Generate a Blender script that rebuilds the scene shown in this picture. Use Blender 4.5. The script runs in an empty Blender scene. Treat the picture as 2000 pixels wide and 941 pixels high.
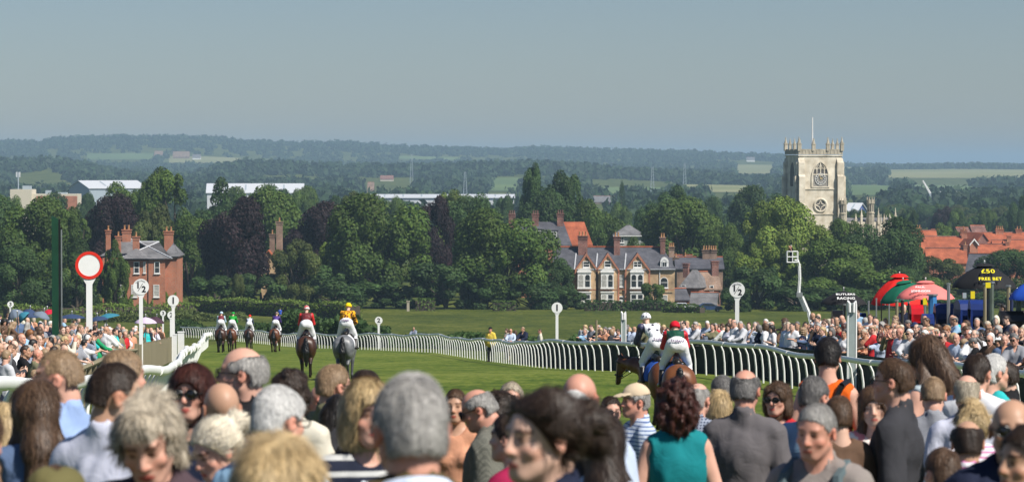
import bpy, bmesh, math, random
import numpy as np
from mathutils import Vector, Matrix, Euler

R = math.radians
SC = bpy.context.scene
COL = SC.collection
rnd = random.Random(7)

# ---------------------------------------------------------------- camera
FPX, HORIZON, EYE = 6000.0, 320.0, 40.0        # focal length in photo pixels, horizon row, height of the lens
PITCH = math.atan((470.5 - HORIZON) / FPX)
cam_data = bpy.data.cameras.new('camera')
cam = bpy.data.objects.new('camera', cam_data)
COL.objects.link(cam)
cam.location = (0, 0, EYE)
cam.rotation_euler = (math.pi / 2 - PITCH, 0, 0)
cam_data.sensor_width = 36.0
cam_data.lens = 36.0 * FPX / 2000.0
cam_data.clip_start = 0.5
cam_data.clip_end = 60000.0
cam_data.dof.use_dof = True
cam_data.dof.focus_distance = 95.0
cam_data.dof.aperture_fstop = 8.0
SC.camera = cam

# ---------------------------------------------------------------- sky and sun
SUN_DIR = Vector((0.74, -0.62, 1.08)).normalized()   # from the scene towards the sun
SUN_EL = math.asin(SUN_DIR.z)
SUN_AZ = math.atan2(SUN_DIR.x, SUN_DIR.y)
world = bpy.data.worlds.new('World')
SC.world = world
world.use_nodes = True
wn, wl = world.node_tree.nodes, world.node_tree.links
wn.clear()
w_out = wn.new('ShaderNodeOutputWorld')
w_bg = wn.new('ShaderNodeBackground')
w_sky = wn.new('ShaderNodeTexSky')
w_sky.sky_type = 'NISHITA'
w_sky.sun_disc = False
w_sky.sun_elevation = SUN_EL
w_sky.sun_rotation = SUN_AZ
w_sky.air_density = 1.0
w_sky.dust_density = 0.3
w_sky.ozone_density = 4.0
w_sky.altitude = 50
w_bg.inputs['Strength'].default_value = 0.056
w_tint = wn.new('ShaderNodeMix')
w_tint.data_type = 'RGBA'; w_tint.blend_type = 'MULTIPLY'; w_tint.inputs['Factor'].default_value = 1.0
w_tint.inputs['B'].default_value = (0.91, 0.94, 1.05, 1)      # summer murk: a greyer blue than clear air
wl.new(w_sky.outputs[0], w_tint.inputs['A'])
wl.new(w_tint.outputs['Result'], w_bg.inputs['Color'])
wl.new(w_bg.outputs[0], w_out.inputs['Surface'])

sun_data = bpy.data.lights.new('sun', 'SUN')
sun_data.energy = 5.0
sun_data.angle = R(0.5)
sun_data.color = (1.0, 0.95, 0.87)
sun = bpy.data.objects.new('sun', sun_data)
COL.objects.link(sun)
sun.rotation_euler = SUN_DIR.to_track_quat('Z', 'Y').to_euler()

SC.view_settings.view_transform = 'Standard'
SC.view_settings.look = 'None'
SC.view_settings.exposure = 0.28
SC.view_settings.gamma = 1.0
SC.view_settings.use_curve_mapping = False
SC.cycles.use_denoising = True
SC.cycles.max_bounces = 5
SC.cycles.diffuse_bounces = 2
SC.cycles.glossy_bounces = 2
SC.cycles.transparent_max_bounces = 6
SC.cycles.volume_bounces = 0
SC.cycles.sample_clamp_indirect = 6.0

# ---------------------------------------------------------------- helpers
def pix(px, py, d):
    """World point seen at photo pixel (px, py) at distance d along the view axis' ground direction."""
    u, v = (px - 1000.0) / FPX, -(py - 470.5) / FPX
    cp, sp = math.cos(PITCH), math.sin(PITCH)
    k = d / (cp + v * sp)
    return Vector((u * k, d, EYE + (v * cp - sp) * k))

_KD = np.array([-400, -40, 0, 6, 10, 15, 23, 33, 45, 58, 75, 105, 132, 160, 190, 230, 260, 330, 400, 480, 570, 700, 850, 1000, 1500, 2000, 2600, 3200, 3800, 4600, 5600, 7000, 8200, 12000, 30000], float)
_KZ = np.array([-1.7, -1.7, -1.72, -2.14, -2.36, -2.72, -3.25, -3.75, -4.35, -5.15, -5.95, -7.22, -8.8, -10.3, -11.7, -13.9, -15.5, -18.6, -21.2, -23.9, -26.5, -29, -30, -30.5, -30.5, -29.5, -28, -24, -20, -17, -12, -8, -14, -25, -40])
_LBY, _LBX = [40, 51, 58, 69, 88, 105, 124, 142, 168, 200], [-8.0, -8.5, -9.1, -10.1, -11.9, -13.4, -15.1, -16.6, -18.5, -21]
_RBY, _RBX = [50, 55, 60, 66, 71, 76, 80, 86, 94, 102, 108, 114, 125], [10, 10.1, 10.1, 9.9, 9.5, 8.9, 8.5, 8.0, 7.5, 6.8, 5.4, 3.7, 1.5]
def _ridge_px(px, tab):
    return np.interp(px, tab[0], tab[1])
FAR_TOP = ([-600, 0, 80, 110, 200, 280, 400, 470, 560, 680, 760, 860, 990, 1040, 1200, 1340, 1460, 1520, 1600, 1750, 1900, 2000, 2600],
           [268, 272, 274, 266, 264, 263, 263, 270, 276, 274, 281, 285, 290, 284, 290, 292, 298, 300, 315, 322, 318, 322, 326])
MID_TOP = ([-600, 0, 60, 130, 220, 300, 380, 420, 480, 560, 640, 740, 860, 960, 1060, 1160, 1230, 1350, 1450, 1560, 1700, 1800, 2000, 2600],
           [310, 306, 303, 306, 326, 340, 336, 318, 309, 310, 316, 318, 316, 312, 312, 318, 326, 332, 340, 344, 346, 350, 352, 352])
def gz(x, y):
    """Ground height, for arrays or numbers."""
    x = np.asarray(x, float); y = np.asarray(y, float)
    z = np.interp(y, _KD, _KZ)
    w = np.clip((y - 44) / 28, 0, 1) * np.clip((190 - y) / 70, 0, 1)
    z = z + 0.022 * np.clip(x, -11, 0) * w
    # the spectators' banks rise gently away from the rails
    z = z + 0.75 * np.clip((np.interp(y, _LBY, _LBX) - .4 - x) / 7.0, 0, 1) * np.clip((y - 46) / 6, 0, 1) * np.clip((190 - y) / 20, 0, 1)
    z = z + 0.6 * np.clip((x - np.interp(y, _RBY, _RBX) - 2.0) / 6.0, 0, 1) * np.clip((y - 50) / 6, 0, 1) * np.clip((122 - y) / 16, 0, 1)
    px = 1000 + x / np.maximum(y, 50) * FPX
    zf = (HORIZON - 9 - _ridge_px(px, FAR_TOP)) * 7000 / FPX
    wf = np.exp(-((y - 7000) / 900.0) ** 2)
    z = z * (1 - wf) + zf * wf
    zm = (HORIZON - 19 - _ridge_px(px, MID_TOP)) * 3800 / FPX
    wm = np.exp(-((y - 3800) / 380.0) ** 2)
    z = z * (1 - wm) + zm * wm
    return z + EYE
def gpt(px, d):
    """Point on the ground under photo column px at distance d."""
    x = (px - 1000.0) / FPX * d / math.cos(PITCH)
    return Vector((x, d, float(gz(x, d))))

def tag(o, label=None, cat=None, group=None, kind=None):
    if label: o['label'] = label
    if cat: o['category'] = cat
    if group: o['group'] = group
    if kind: o['kind'] = kind
    return o
def empty(name, loc, rz=0.0, label=None, cat=None, group=None):
    o = bpy.data.objects.new(name, None)
    o.empty_display_size = 0.3
    COL.objects.link(o)
    o.location = loc
    o.rotation_euler = (0, 0, rz)
    return tag(o, label, cat, group)
def link(name, me, parent=None, mats=None, loc=None, rz=None):
    o = bpy.data.objects.new(name, me)
    COL.objects.link(o)
    if parent: o.parent = parent
    if loc is not None: o.location = loc
    if rz is not None: o.rotation_euler = (0, 0, rz)
    if mats is not None:
        for i, m in enumerate(mats):
            while len(me.materials) <= i: me.materials.append(m)
            if me.materials[i] is not m:
                o.material_slots[i].link = 'OBJECT'
                o.material_slots[i].material = m
    return o
def copy_tree(o, parent=None):
    c = o.copy()
    COL.objects.link(c)
    if parent: c.parent = parent
    for ch in list(o.children): copy_tree(ch, c)
    return c
def np_mesh(name, V, quads=None, tris=None, smooth=False, mat_idx=None, attr=None):
    me = bpy.data.meshes.new(name)
    V = np.asarray(V, np.float32)
    loops, starts, n = [], [], 0
    if quads is not None and len(quads):
        q = np.asarray(quads, np.int32); loops.append(q.ravel()); starts.append(np.arange(len(q)) * 4); n = len(q) * 4
    if tris is not None and len(tris):
        t = np.asarray(tris, np.int32); loops.append(t.ravel()); starts.append(n + np.arange(len(t)) * 3)
    L = np.concatenate(loops); St = np.concatenate(starts).astype(np.int32)
    me.vertices.add(len(V)); me.vertices.foreach_set('co', V.ravel())
    me.loops.add(len(L)); me.loops.foreach_set('vertex_index', L)
    me.polygons.add(len(St)); me.polygons.foreach_set('loop_start', St)
    if smooth: me.polygons.foreach_set('use_smooth', np.ones(len(St), bool))
    if mat_idx is not None: me.polygons.foreach_set('material_index', np.asarray(mat_idx, np.int32))
    if attr is not None:
        a = me.attributes.new('tint', 'FLOAT_COLOR', 'POINT')
        a.data.foreach_set('color', np.asarray(attr, np.float32).ravel())
    me.update(calc_edges=True); me.validate()
    return me

class MB:
    """Collects boxes, bars, tubes and outlines into one mesh."""
    def __init__(s): s.v, s.f, s.m = [], [], []
    def add(s, vs, fs, m=0):
        b = len(s.v)
        s.v += [tuple(p) for p in vs]; s.f += [tuple(i + b for i in f) for f in fs]; s.m += [m] * len(fs)
        return s
    def box(s, x0, x1, y0, y1, z0, z1, m=0, M=None):
        vs = [Vector((x, y, z)) for z in (z0, z1) for y in (y0, y1) for x in (x0, x1)]
        if M is not None: vs = [M @ p for p in vs]
        return s.add(vs, [(0, 2, 3, 1), (4, 5, 7, 6), (0, 1, 5, 4), (2, 6, 7, 3), (0, 4, 6, 2), (1, 3, 7, 5)], m)
    def tube(s, pts, r, n=8, m=0, cap=True):
        pts = [Vector(p) for p in pts]; rs = r if isinstance(r, (list, tuple)) else [r] * len(pts)
        vs, prev = [], None
        for i, p in enumerate(pts):
            t = (pts[min(i + 1, len(pts) - 1)] - pts[max(i - 1, 0)]).normalized()
            if prev is None:
                a = Vector((0, 0, 1)) if abs(t.z) < 0.9 else Vector((1, 0, 0))
                u = t.cross(a).normalized()
            else: u = (prev - t * prev.dot(t)).normalized()
            w = t.cross(u); prev = u
            vs += [p + (u * math.cos(2 * math.pi * k / n) + w * math.sin(2 * math.pi * k / n)) * rs[i] for k in range(n)]
        fs = [(i * n + k, i * n + (k + 1) % n, (i + 1) * n + (k + 1) % n, (i + 1) * n + k) for i in range(len(pts) - 1) for k in range(n)]
        if cap: fs += [tuple(reversed(range(n))), tuple(range((len(pts) - 1) * n, len(pts) * n))]
        return s.add(vs, fs, m)
    def prism(s, poly, y0, y1, m=0, M=None):
        """poly in the x-z plane, extruded from y0 to y1."""
        n = len(poly)
        vs = [Vector((x, y0, z)) for x, z in poly] + [Vector((x, y1, z)) for x, z in poly]
        if M is not None: vs = [M @ p for p in vs]
        return s.add(vs, [tuple(range(n)), tuple(reversed(range(n, 2 * n)))] + [(i, i + n, (i + 1) % n + n, (i + 1) % n) for i in range(n)], m)
    def slab(s, quad, t, m=0):
        """A roof plane: polygon with thickness t added downwards."""
        q = [Vector(p) for p in quad]; n = len(q)
        lo = [p - Vector((0, 0, t)) for p in q]
        return s.add(q + lo, [tuple(range(n)), tuple(reversed(range(n, 2 * n)))] + [(i, i + n, (i + 1) % n + n, (i + 1) % n) for i in range(n)], m)
    def lathe(s, prof, n=16, m=0, c=(0, 0, 0)):
        vs = [(c[0] + r * math.cos(2 * math.pi * k / n), c[1] + r * math.sin(2 * math.pi * k / n), c[2] + z) for r, z in prof for k in range(n)]
        fs = [(i * n + k, i * n + (k + 1) % n, (i + 1) * n + (k + 1) % n, (i + 1) * n + k) for i in range(len(prof) - 1) for k in range(n)]
        return s.add(vs, fs, m)
    def mesh(s, name='part', smooth=False):
        me = bpy.data.meshes.new(name)
        me.from_pydata([tuple(p) for p in s.v], [], s.f)
        if any(s.m): me.polygons.foreach_set('material_index', s.m)
        bm = bmesh.new(); bm.from_mesh(me); bmesh.ops.recalc_face_normals(bm, faces=bm.faces); bm.to_mesh(me); bm.free()
        if smooth:
            me.polygons.foreach_set('use_smooth', [True] * len(me.polygons))
            me.set_sharp_from_angle(angle=R(40))
        me.update()
        return me
    def build(s, name, mats, parent=None, loc=None, rz=None, smooth=False):
        if not isinstance(mats, (list, tuple)): mats = [mats]
        return link(name, s.mesh(name, smooth), parent, mats, loc, rz)

# ---------------------------------------------------------------- materials
def new_mat(name):
    m = bpy.data.materials.new(name); m.use_nodes = True
    nt = m.node_tree
    return m, nt, nt.nodes['Principled BSDF']
def mat(name, c, rough=0.7, var=0.25, scale=3.0, c2=None, bump=0.0, spec=0.3, metal=0.0, coord='Object', stretch=None, detail=4, obj_var=0.0, tint=False):
    """Principled surface whose colour wanders between c and c2 with a noise; optional per-object value shift and point tint."""
    m, nt, b = new_mat(name)
    N, L = nt.nodes, nt.links
    b.inputs['Roughness'].default_value = rough
    b.inputs['Specular IOR Level'].default_value = spec
    b.inputs['Metallic'].default_value = metal
    tc = N.new('ShaderNodeTexCoord'); mp = N.new('ShaderNodeMapping')
    if stretch: mp.inputs['Scale'].default_value = stretch
    nz = N.new('ShaderNodeTexNoise'); nz.inputs['Scale'].default_value = scale; nz.inputs['Detail'].default_value = detail
    L.new(tc.outputs[coord], mp.inputs['Vector']); L.new(mp.outputs[0], nz.inputs['Vector'])
    rp = N.new('ShaderNodeValToRGB')
    if c2 is None: c2 = tuple(min(1, v * (1 + var)) for v in c); c = tuple(v * (1 - var) for v in c)
    rp.color_ramp.elements[0].color = (*c, 1); rp.color_ramp.elements[1].color = (*c2, 1)
    rp.color_ramp.elements[0].position = 0.3; rp.color_ramp.elements[1].position = 0.7
    L.new(nz.outputs['Fac'], rp.inputs['Fac'])
    out = rp.outputs['Color']
    if obj_var:
        oi = N.new('ShaderNodeObjectInfo'); hs = N.new('ShaderNodeHueSaturation'); mr = N.new('ShaderNodeMapRange')
        mr.inputs['To Min'].default_value = 1 - obj_var; mr.inputs['To Max'].default_value = 1 + obj_var
        L.new(oi.outputs['Random'], mr.inputs['Value']); L.new(mr.outputs[0], hs.inputs['Value']); L.new(out, hs.inputs['Color']); out = hs.outputs['Color']
    if tint:
        at = N.new('ShaderNodeAttribute'); at.attribute_name = 'tint'
        mx = N.new('ShaderNodeMix'); mx.data_type = 'RGBA'; mx.blend_type = 'MULTIPLY'; mx.inputs['Factor'].default_value = 1.0
        L.new(out, mx.inputs['A']); L.new(at.outputs['Color'], mx.inputs['B']); out = mx.outputs['Result']
    L.new(out, b.inputs['Base Color'])
    if bump:
        bp = N.new('ShaderNodeBump'); bp.inputs['Strength'].default_value = min(1.0, bump); bp.inputs['Distance'].default_value = 0.02 if bump <= 1 else 0.02 * bump
        L.new(nz.outputs['Fac'], bp.inputs['Height']); L.new(bp.outputs[0], b.inputs['Normal'])
    return m
_mc = {}
def plain(name, c, **k):
    if name not in _mc: _mc[name] = mat(name, c, **k)
    return _mc[name]
# ================================================================ ground, course, fields, haze
RAIL_RIGHT = [(2100, 55), (2010, 60), (1900, 66), (1800, 71), (1700, 76), (1640, 80), (1560, 86), (1480, 94), (1400, 102), (1300, 108), (1192, 114), (1110, 122), (1037, 133), (943, 160), (845, 188), (710, 222), (618, 240), (560, 258), (500, 278), (440, 300), (390, 318), (345, 330)]
RAIL_LEFT = [(-120, 40), (0, 45.5), (120, 54), (240, 65), (320, 74), (340, 79), (352, 90), (372, 115), (388, 145), (399, 185), (407, 225), (412, 262)]
def path_xy(tab, step=1.0):
    p = np.array([((px - 1000) / FPX * d, d) for px, d in tab], float)
    s = np.concatenate([[0], np.cumsum(np.hypot(*np.diff(p, axis=0).T))])
    t = np.arange(0, s[-1], step)
    x, y = np.interp(t, s, p[:, 0]), np.interp(t, s, p[:, 1])
    k = max(1, int(5 / step)); ker = np.ones(2 * k + 1) / (2 * k + 1)
    xs = np.convolve(np.pad(x, k, mode='edge'), ker, 'valid'); ys = np.convolve(np.pad(y, k, mode='edge'), ker, 'valid')
    return xs, ys
_rx, _ry = path_xy(RAIL_RIGHT); _lx, _ly = path_xy(RAIL_LEFT)
def right_x(d): return np.interp(d, _ry, _rx)
def left_x(d): return np.interp(d, _ly, _lx)

def grass_mat(name, dark, mid, light, scale, stripe=0.0, bump=0.4):
    m, nt, b = new_mat(name); N, L = nt.nodes, nt.links
    b.inputs['Roughness'].default_value = 0.85; b.inputs['Specular IOR Level'].default_value = 0.15
    tc = N.new('ShaderNodeTexCoord')
    def noise(sc, stretch=(1, 1, 1), det=5):
        mp = N.new('ShaderNodeMapping'); mp.inputs['Scale'].default_value = stretch
        n = N.new('ShaderNodeTexNoise'); n.inputs['Scale'].default_value = sc; n.inputs['Detail'].default_value = det
        L.new(tc.outputs['Object'], mp.inputs[0]); L.new(mp.outputs[0], n.inputs['Vector']); return n.outputs['Fac']
    big, fine, streak = noise(scale, (1, 0.5, 1)), noise(scale * 34, (1, 0.14, 1)), noise(scale * 6, (1, 0.55, 1))
    add = N.new('ShaderNodeMath'); add.operation = 'ADD'; add2 = N.new('ShaderNodeMath'); add2.operation = 'ADD'
    if stripe:
        wv = N.new('ShaderNodeTexWave'); wv.inputs['Scale'].default_value = .055; wv.inputs['Distortion'].default_value = 1.5; wv.inputs['Detail'].default_value = 2
        mp = N.new('ShaderNodeMapping'); mp.inputs['Rotation'].default_value = (0, 0, R(62)); L.new(tc.outputs['Object'], mp.inputs[0]); L.new(mp.outputs[0], wv.inputs['Vector'])
        ml = N.new('ShaderNodeMath'); ml.operation = 'MULTIPLY_ADD'; ml.inputs[1].default_value = stripe; L.new(wv.outputs['Fac'], ml.inputs[0]); L.new(big, ml.inputs[2]); big = ml.outputs[0]
        tp = N.new('ShaderNodeTexNoise'); tp.inputs['Scale'].default_value = 1.1; tp.inputs['Detail'].default_value = 2; m2 = N.new('ShaderNodeMapping'); m2.inputs['Scale'].default_value = (1, .3, 1); L.new(tc.outputs['Object'], m2.inputs[0]); L.new(m2.outputs[0], tp.inputs['Vector'])
        mr2 = N.new('ShaderNodeMapRange'); mr2.inputs['From Min'].default_value = .66; mr2.inputs['From Max'].default_value = .74; mr2.inputs['To Max'].default_value = -.16; L.new(tp.outputs['Fac'], mr2.inputs['Value'])
        ad = N.new('ShaderNodeMath'); ad.operation = 'ADD'; L.new(big, ad.inputs[0]); L.new(mr2.outputs[0], ad.inputs[1]); big = ad.outputs[0]
    L.new(big, add.inputs[0]); L.new(streak, add.inputs[1]); L.new(add.outputs[0], add2.inputs[0]); L.new(fine, add2.inputs[1])
    mr = N.new('ShaderNodeMapRange'); mr.inputs['From Min'].default_value = 1.18; mr.inputs['From Max'].default_value = 1.82
    L.new(add2.outputs[0], mr.inputs['Value'])
    rp = N.new('ShaderNodeValToRGB'); e = rp.color_ramp.elements
    e[0].color = (*dark, 1); e[1].color = (*light, 1); k = e.new(0.5); k.color = (*mid, 1)
    L.new(mr.outputs[0], rp.inputs['Fac']); L.new(rp.outputs[0], b.inputs['Base Color'])
    bp = N.new('ShaderNodeBump'); bp.inputs['Strength'].default_value = bump; bp.inputs['Distance'].default_value = 0.25
    L.new(fine, bp.inputs['Height']); L.new(bp.outputs[0], b.inputs['Normal'])
    return m
M_MEADOW = grass_mat('meadow_grass', (0.036, 0.055, 0.006), (0.072, 0.092, 0.010), (0.130, 0.140, 0.024), 0.06)
M_TURF = grass_mat('mown_turf', (0.050, 0.088, 0.008), (0.098, 0.137, 0.015), (0.158, 0.188, 0.032), 0.12, stripe=.13, bump=0.25)
M_FIELD = mat('pale_field', (0.17, 0.19, 0.06), c2=(0.30, 0.29, 0.13), scale=0.004, rough=0.9)
M_FIELDG = mat('green_field', (0.08, 0.13, 0.04), c2=(0.14, 0.2, 0.06), scale=0.005, rough=0.9)

def sheet(name, ds, xa, xb, n, m, lift=0.0):
    D = np.asarray(ds, float)
    A = np.array([xa(d) for d in D]); B = np.array([xb(d) for d in D])
    t = np.linspace(0, 1, n)
    X = A[:, None] * (1 - t) + B[:, None] * t; Y = np.repeat(D[:, None], n, 1)
    Z = gz(X, Y) + lift
    V = np.stack([X, Y, Z], -1).reshape(-1, 3)
    i = (np.arange(len(D) - 1)[:, None] * n + np.arange(n - 1)).ravel()
    me = np_mesh(name, V, np.stack([i, i + 1, i + n + 1, i + n], 1), smooth=True)
    return tag(link(name, me, None, [m]), kind='structure')

_ds = np.concatenate([[-400, -100, -40], np.arange(0, 60, 2), np.arange(60, 340, 4), np.arange(340, 1000, 15), np.arange(1000, 9000, 60), np.geomspace(9000, 32000, 30)])
sheet('ground', _ds, lambda d: -0.5 * max(d, 250), lambda d: 0.5 * max(d, 250), 181, M_MEADOW)
_dt = np.concatenate([np.arange(26, 335, 2.0)])
sheet('racecourse_turf', _dt, lambda d: float(left_x(d)) - 0.9 if d > 40 else -20.0, lambda d: float(right_x(d)) + 0.8 if d > 57 else 10.0, 24, M_TURF, 0.03)

def row_at(px, d):
    g = gpt(px, d); v = (g.z - EYE) / d
    return 470.5 - FPX * math.tan(math.atan(v) + PITCH)
def dist_for_row(px, row, far=6900, near=700):
    """The farthest distance at which open ground shows at that photo row."""
    d = far
    while d > near and row_at(px, d) < row: d -= 20
    return d
FIELD_RANGES = []
def field(pxa, pxb, ya, yb, m):
    pm = (pxa + min(pxb, 2000)) / 2
    db, da = dist_for_row(pm, ya), dist_for_row(pm, yb)
    FIELD_RANGES.append((pxa, pxb, da, db, m))
    sheet('field', np.linspace(da, db, 24), lambda d: (pxa - 1000) / FPX * d, lambda d: (pxb - 1000) / FPX * d, 40, m, .6)
for f in [(1735, 2250, 331, 348, M_FIELD), (1650, 1745, 362, 382, M_FIELDG), (330, 470, 306, 318, M_FIELD), (1440, 1510, 322, 340, M_FIELD), (1330, 1475, 362, 376, M_FIELD),
          (955, 1015, 348, 374, M_FIELDG), (1150, 1300, 366, 380, M_FIELDG), (1775, 1900, 362, 374, M_FIELDG), (170, 300, 300, 312, M_FIELDG), (780, 900, 306, 312, M_FIELDG), (1640, 1690, 322, 332, M_FIELD)]: field(*f)

# the summer haze over the vale: one closed box of even density
def haze_box():
    m = bpy.data.materials.new('haze_air'); m.use_nodes = True
    nt = m.node_tree; nt.nodes.clear()
    o = nt.nodes.new('ShaderNodeOutputMaterial'); v = nt.nodes.new('ShaderNodeVolumePrincipled')
    v.inputs['Color'].default_value = (0.51, 0.735, 0.91, 1)
    v.inputs['Density'].default_value = 0.000128
    v.inputs['Anisotropy'].default_value = 0.0
    nt.links.new(v.outputs[0], o.inputs['Volume'])
    b = MB().box(-20000, 20000, -600, 34000, EYE - 60, EYE + 75)
    h = b.build('haze', m)
    tag(h, kind='stuff')
    h.display_type = 'WIRE'
    return h
HAZE = haze_box()
# ================================================================ buildings
def brick_mat(name, c, c2, mortar=(0.35, 0.31, 0.27), bw=0.225, bh=0.075, blotch=0.5, soot=0.0):
    m, nt, b = new_mat(name); N, L = nt.nodes, nt.links
    b.inputs['Roughness'].default_value = 0.85; b.inputs['Specular IOR Level'].default_value = 0.2
    tc = N.new('ShaderNodeTexCoord')
    sep = N.new('ShaderNodeSeparateXYZ'); cmb = N.new('ShaderNodeCombineXYZ'); ad = N.new('ShaderNodeMath'); ad.operation = 'ADD'
    L.new(tc.outputs['Object'], sep.inputs[0]); L.new(sep.outputs['X'], ad.inputs[0]); L.new(sep.outputs['Y'], ad.inputs[1])
    L.new(ad.outputs[0], cmb.inputs['X']); L.new(sep.outputs['Z'], cmb.inputs['Y'])
    br = N.new('ShaderNodeTexBrick'); br.inputs['Scale'].default_value = 1.0
    br.inputs['Brick Width'].default_value = bw; br.inputs['Row Height'].default_value = bh; br.inputs['Mortar Size'].default_value = 0.008
    br.inputs['Color1'].default_value = (*c, 1); br.inputs['Color2'].default_value = (*c2, 1); br.inputs['Mortar'].default_value = (*mortar, 1)
    L.new(cmb.outputs[0], br.inputs['Vector'])
    nz = N.new('ShaderNodeTexNoise'); nz.inputs['Scale'].default_value = 0.55; nz.inputs['Detail'].default_value = 6; L.new(tc.outputs['Object'], nz.inputs['Vector'])
    hs = N.new('ShaderNodeHueSaturation'); mr = N.new('ShaderNodeMapRange'); mr.inputs['From Min'].default_value = 0.3; mr.inputs['From Max'].default_value = 0.7
    mr.inputs['To Min'].default_value = 1 - blotch; mr.inputs['To Max'].default_value = 1 + blotch * 0.6
    L.new(nz.outputs['Fac'], mr.inputs['Value']); L.new(mr.outputs[0], hs.inputs['Value']); L.new(br.outputs['Color'], hs.inputs['Color']); L.new(hs.outputs[0], b.inputs['Base Color'])
    return m
def roof_mat(name, c, c2, rows=0.3, w=0.35, rough=0.8):
    m = brick_mat(name, c, c2, tuple(v * 0.45 for v in c), w, rows, 0.35)
    m.node_tree.nodes['Principled BSDF'].inputs['Roughness'].default_value = rough
    return m
M_RED = brick_mat('red_brick', (0.50, 0.16, 0.065), (0.42, 0.125, 0.055), blotch=0.25)
M_DRED = brick_mat('dark_red_brick', (0.24, 0.07, 0.045), (0.18, 0.06, 0.045))
M_BUFF = brick_mat('buff_brick', (0.58, 0.375, 0.18), (0.49, 0.30, 0.14), (0.5, 0.45, 0.38))
M_BROWN = brick_mat('brown_brick', (0.30, 0.18, 0.11), (0.22, 0.13, 0.09))
M_SLATE = roof_mat('slate', (0.115, 0.115, 0.13), (0.085, 0.085, 0.10), 0.25, 0.4, 0.6)
M_LSLATE = roof_mat('pale_slate', (0.22, 0.215, 0.215), (0.17, 0.165, 0.17), 0.25, 0.4, 0.55)
M_TILE = roof_mat('red_pantile', (0.44, 0.13, 0.06), (0.36, 0.10, 0.05), 0.3, 0.25)
M_LEAD = plain('lead_flashing', (0.50, 0.51, 0.53), rough=0.5, var=0.15)
M_WHITE = plain('white_paint', (0.80, 0.79, 0.76), rough=0.45, var=0.06)
M_CREAM = plain('cream_render', (0.62, 0.56, 0.44), rough=0.8, var=0.12)
M_STONE = mat('limestone', (0.48, 0.41, 0.30), c2=(0.84, 0.765, 0.62), scale=0.45, rough=0.9, detail=8, bump=0.6)
M_DSTONE = mat('weathered_stone', (0.30, 0.26, 0.19), c2=(0.58, 0.52, 0.40), scale=0.6, rough=0.9, detail=8, bump=0.6)
M_LOUVRE = plain('dark_louvre', (0.10, 0.09, 0.08), rough=0.8)
M_GLASS = plain('window_glass', (0.03, 0.035, 0.04), rough=0.12, spec=0.6, var=0.4, scale=0.8)
M_CURTAIN = plain('net_curtain_glass', (0.42, 0.41, 0.38), rough=0.25, spec=0.6)
M_POT = plain('clay_pot', (0.45, 0.24, 0.11), rough=0.8)
M_DARK = plain('dark_timber', (0.035, 0.032, 0.03), rough=0.7)

def window(parent, x, z, w, h, y=0.0, arched=False, bars=(1, 1), pane=None, sill=True, name='window', fm=None, deep=0.10):
    """Framed sash standing in front of the wall face y (front is -y); returns the frame."""
    f = MB(); t = min(0.11, w * 0.14); fm = fm or M_WHITE
    hh = h - (w / 2 if arched else 0)
    f.box(x - w / 2, x - w / 2 + t, y - deep, y + 0.02, z, z + hh); f.box(x + w / 2 - t, x + w / 2, y - deep, y + 0.02, z, z + hh)
    if arched:
        n = 8
        for k in range(n):
            a0, a1 = math.pi * k / n, math.pi * (k + 1) / n
            o = [(x + math.cos(a) * r, z + hh + math.sin(a) * r) for a, r in ((a0, w / 2), (a1, w / 2), (a1, w / 2 - t), (a0, w / 2 - t))]
            f.prism(o, y - deep, y + 0.02)
    else: f.box(x - w / 2 + t, x + w / 2 - t, y - deep, y + 0.02, z + h - t, z + h)
    f.box(x - w / 2 + t, x + w / 2 - t, y - deep, y + 0.02, z, z + t)
    for k in range(1, bars[0]):
        xx = x - w / 2 + w * k / bars[0]; f.box(xx - t * 0.35, xx + t * 0.35, y - deep * 0.8, y - 0.045, z + t, z + hh)
    for k in range(1, bars[1] + 1):
        zz = z + h * k / (bars[1] + 1); f.box(x - w / 2 + t, x + w / 2 - t, y - deep * 0.85, y - 0.048, zz - t * 0.35, zz + t * 0.35)
    if sill: f.box(x - w / 2 - 0.08, x + w / 2 + 0.08, y - deep - 0.1, y + 0.015, z - 0.13, z - 0.003)
    fo = f.build(name, fm, parent)
    p = MB()
    if arched:
        poly = [(x - w / 2 + t, z + t), (x + w / 2 - t, z + t)] + [(x + math.cos(math.pi * k / 8) * (w / 2 - t), z + hh + math.sin(math.pi * k / 8) * (w / 2 - t)) for k in range(9)]
        p.prism(poly, y - 0.04, y - 0.012)
    else: p.box(x - w / 2 + t, x + w / 2 - t, y - 0.04, y - 0.012, z + t, z + h - t)
    p.build('pane', pane or M_GLASS, fo)
    return fo
def chimney(parent, x, y, z0, z1, w, dp, m=None, pots=2, potm=None):
    c = MB().box(x - w / 2, x + w / 2, y - dp / 2, y + dp / 2, z0, z1)
    c.box(x - w / 2 - 0.09, x + w / 2 + 0.09, y - dp / 2 - 0.09, y + dp / 2 + 0.09, z1 - 0.45, z1 - 0.2)
    c.box(x - w / 2 - 0.16, x + w / 2 + 0.16, y - dp / 2 - 0.16, y + dp / 2 + 0.16, z1 + 0.002, z1 + 0.16)
    co = c.build('chimney', m or M_DRED, parent)
    for k in range(pots):
        xx = x - w / 2 + w * (k + 0.5) / pots
        MB().lathe([(0.0, 0), (0.17, 0), (0.13, 0.55), (0.17, 0.62), (0.17, 0.75), (0.1, 0.75), (0.1, 0.5)], 8, 0, (xx, y, z1 + 0.165)).build('chimney_pot', potm or M_POT, co, smooth=True)
    return co
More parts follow.
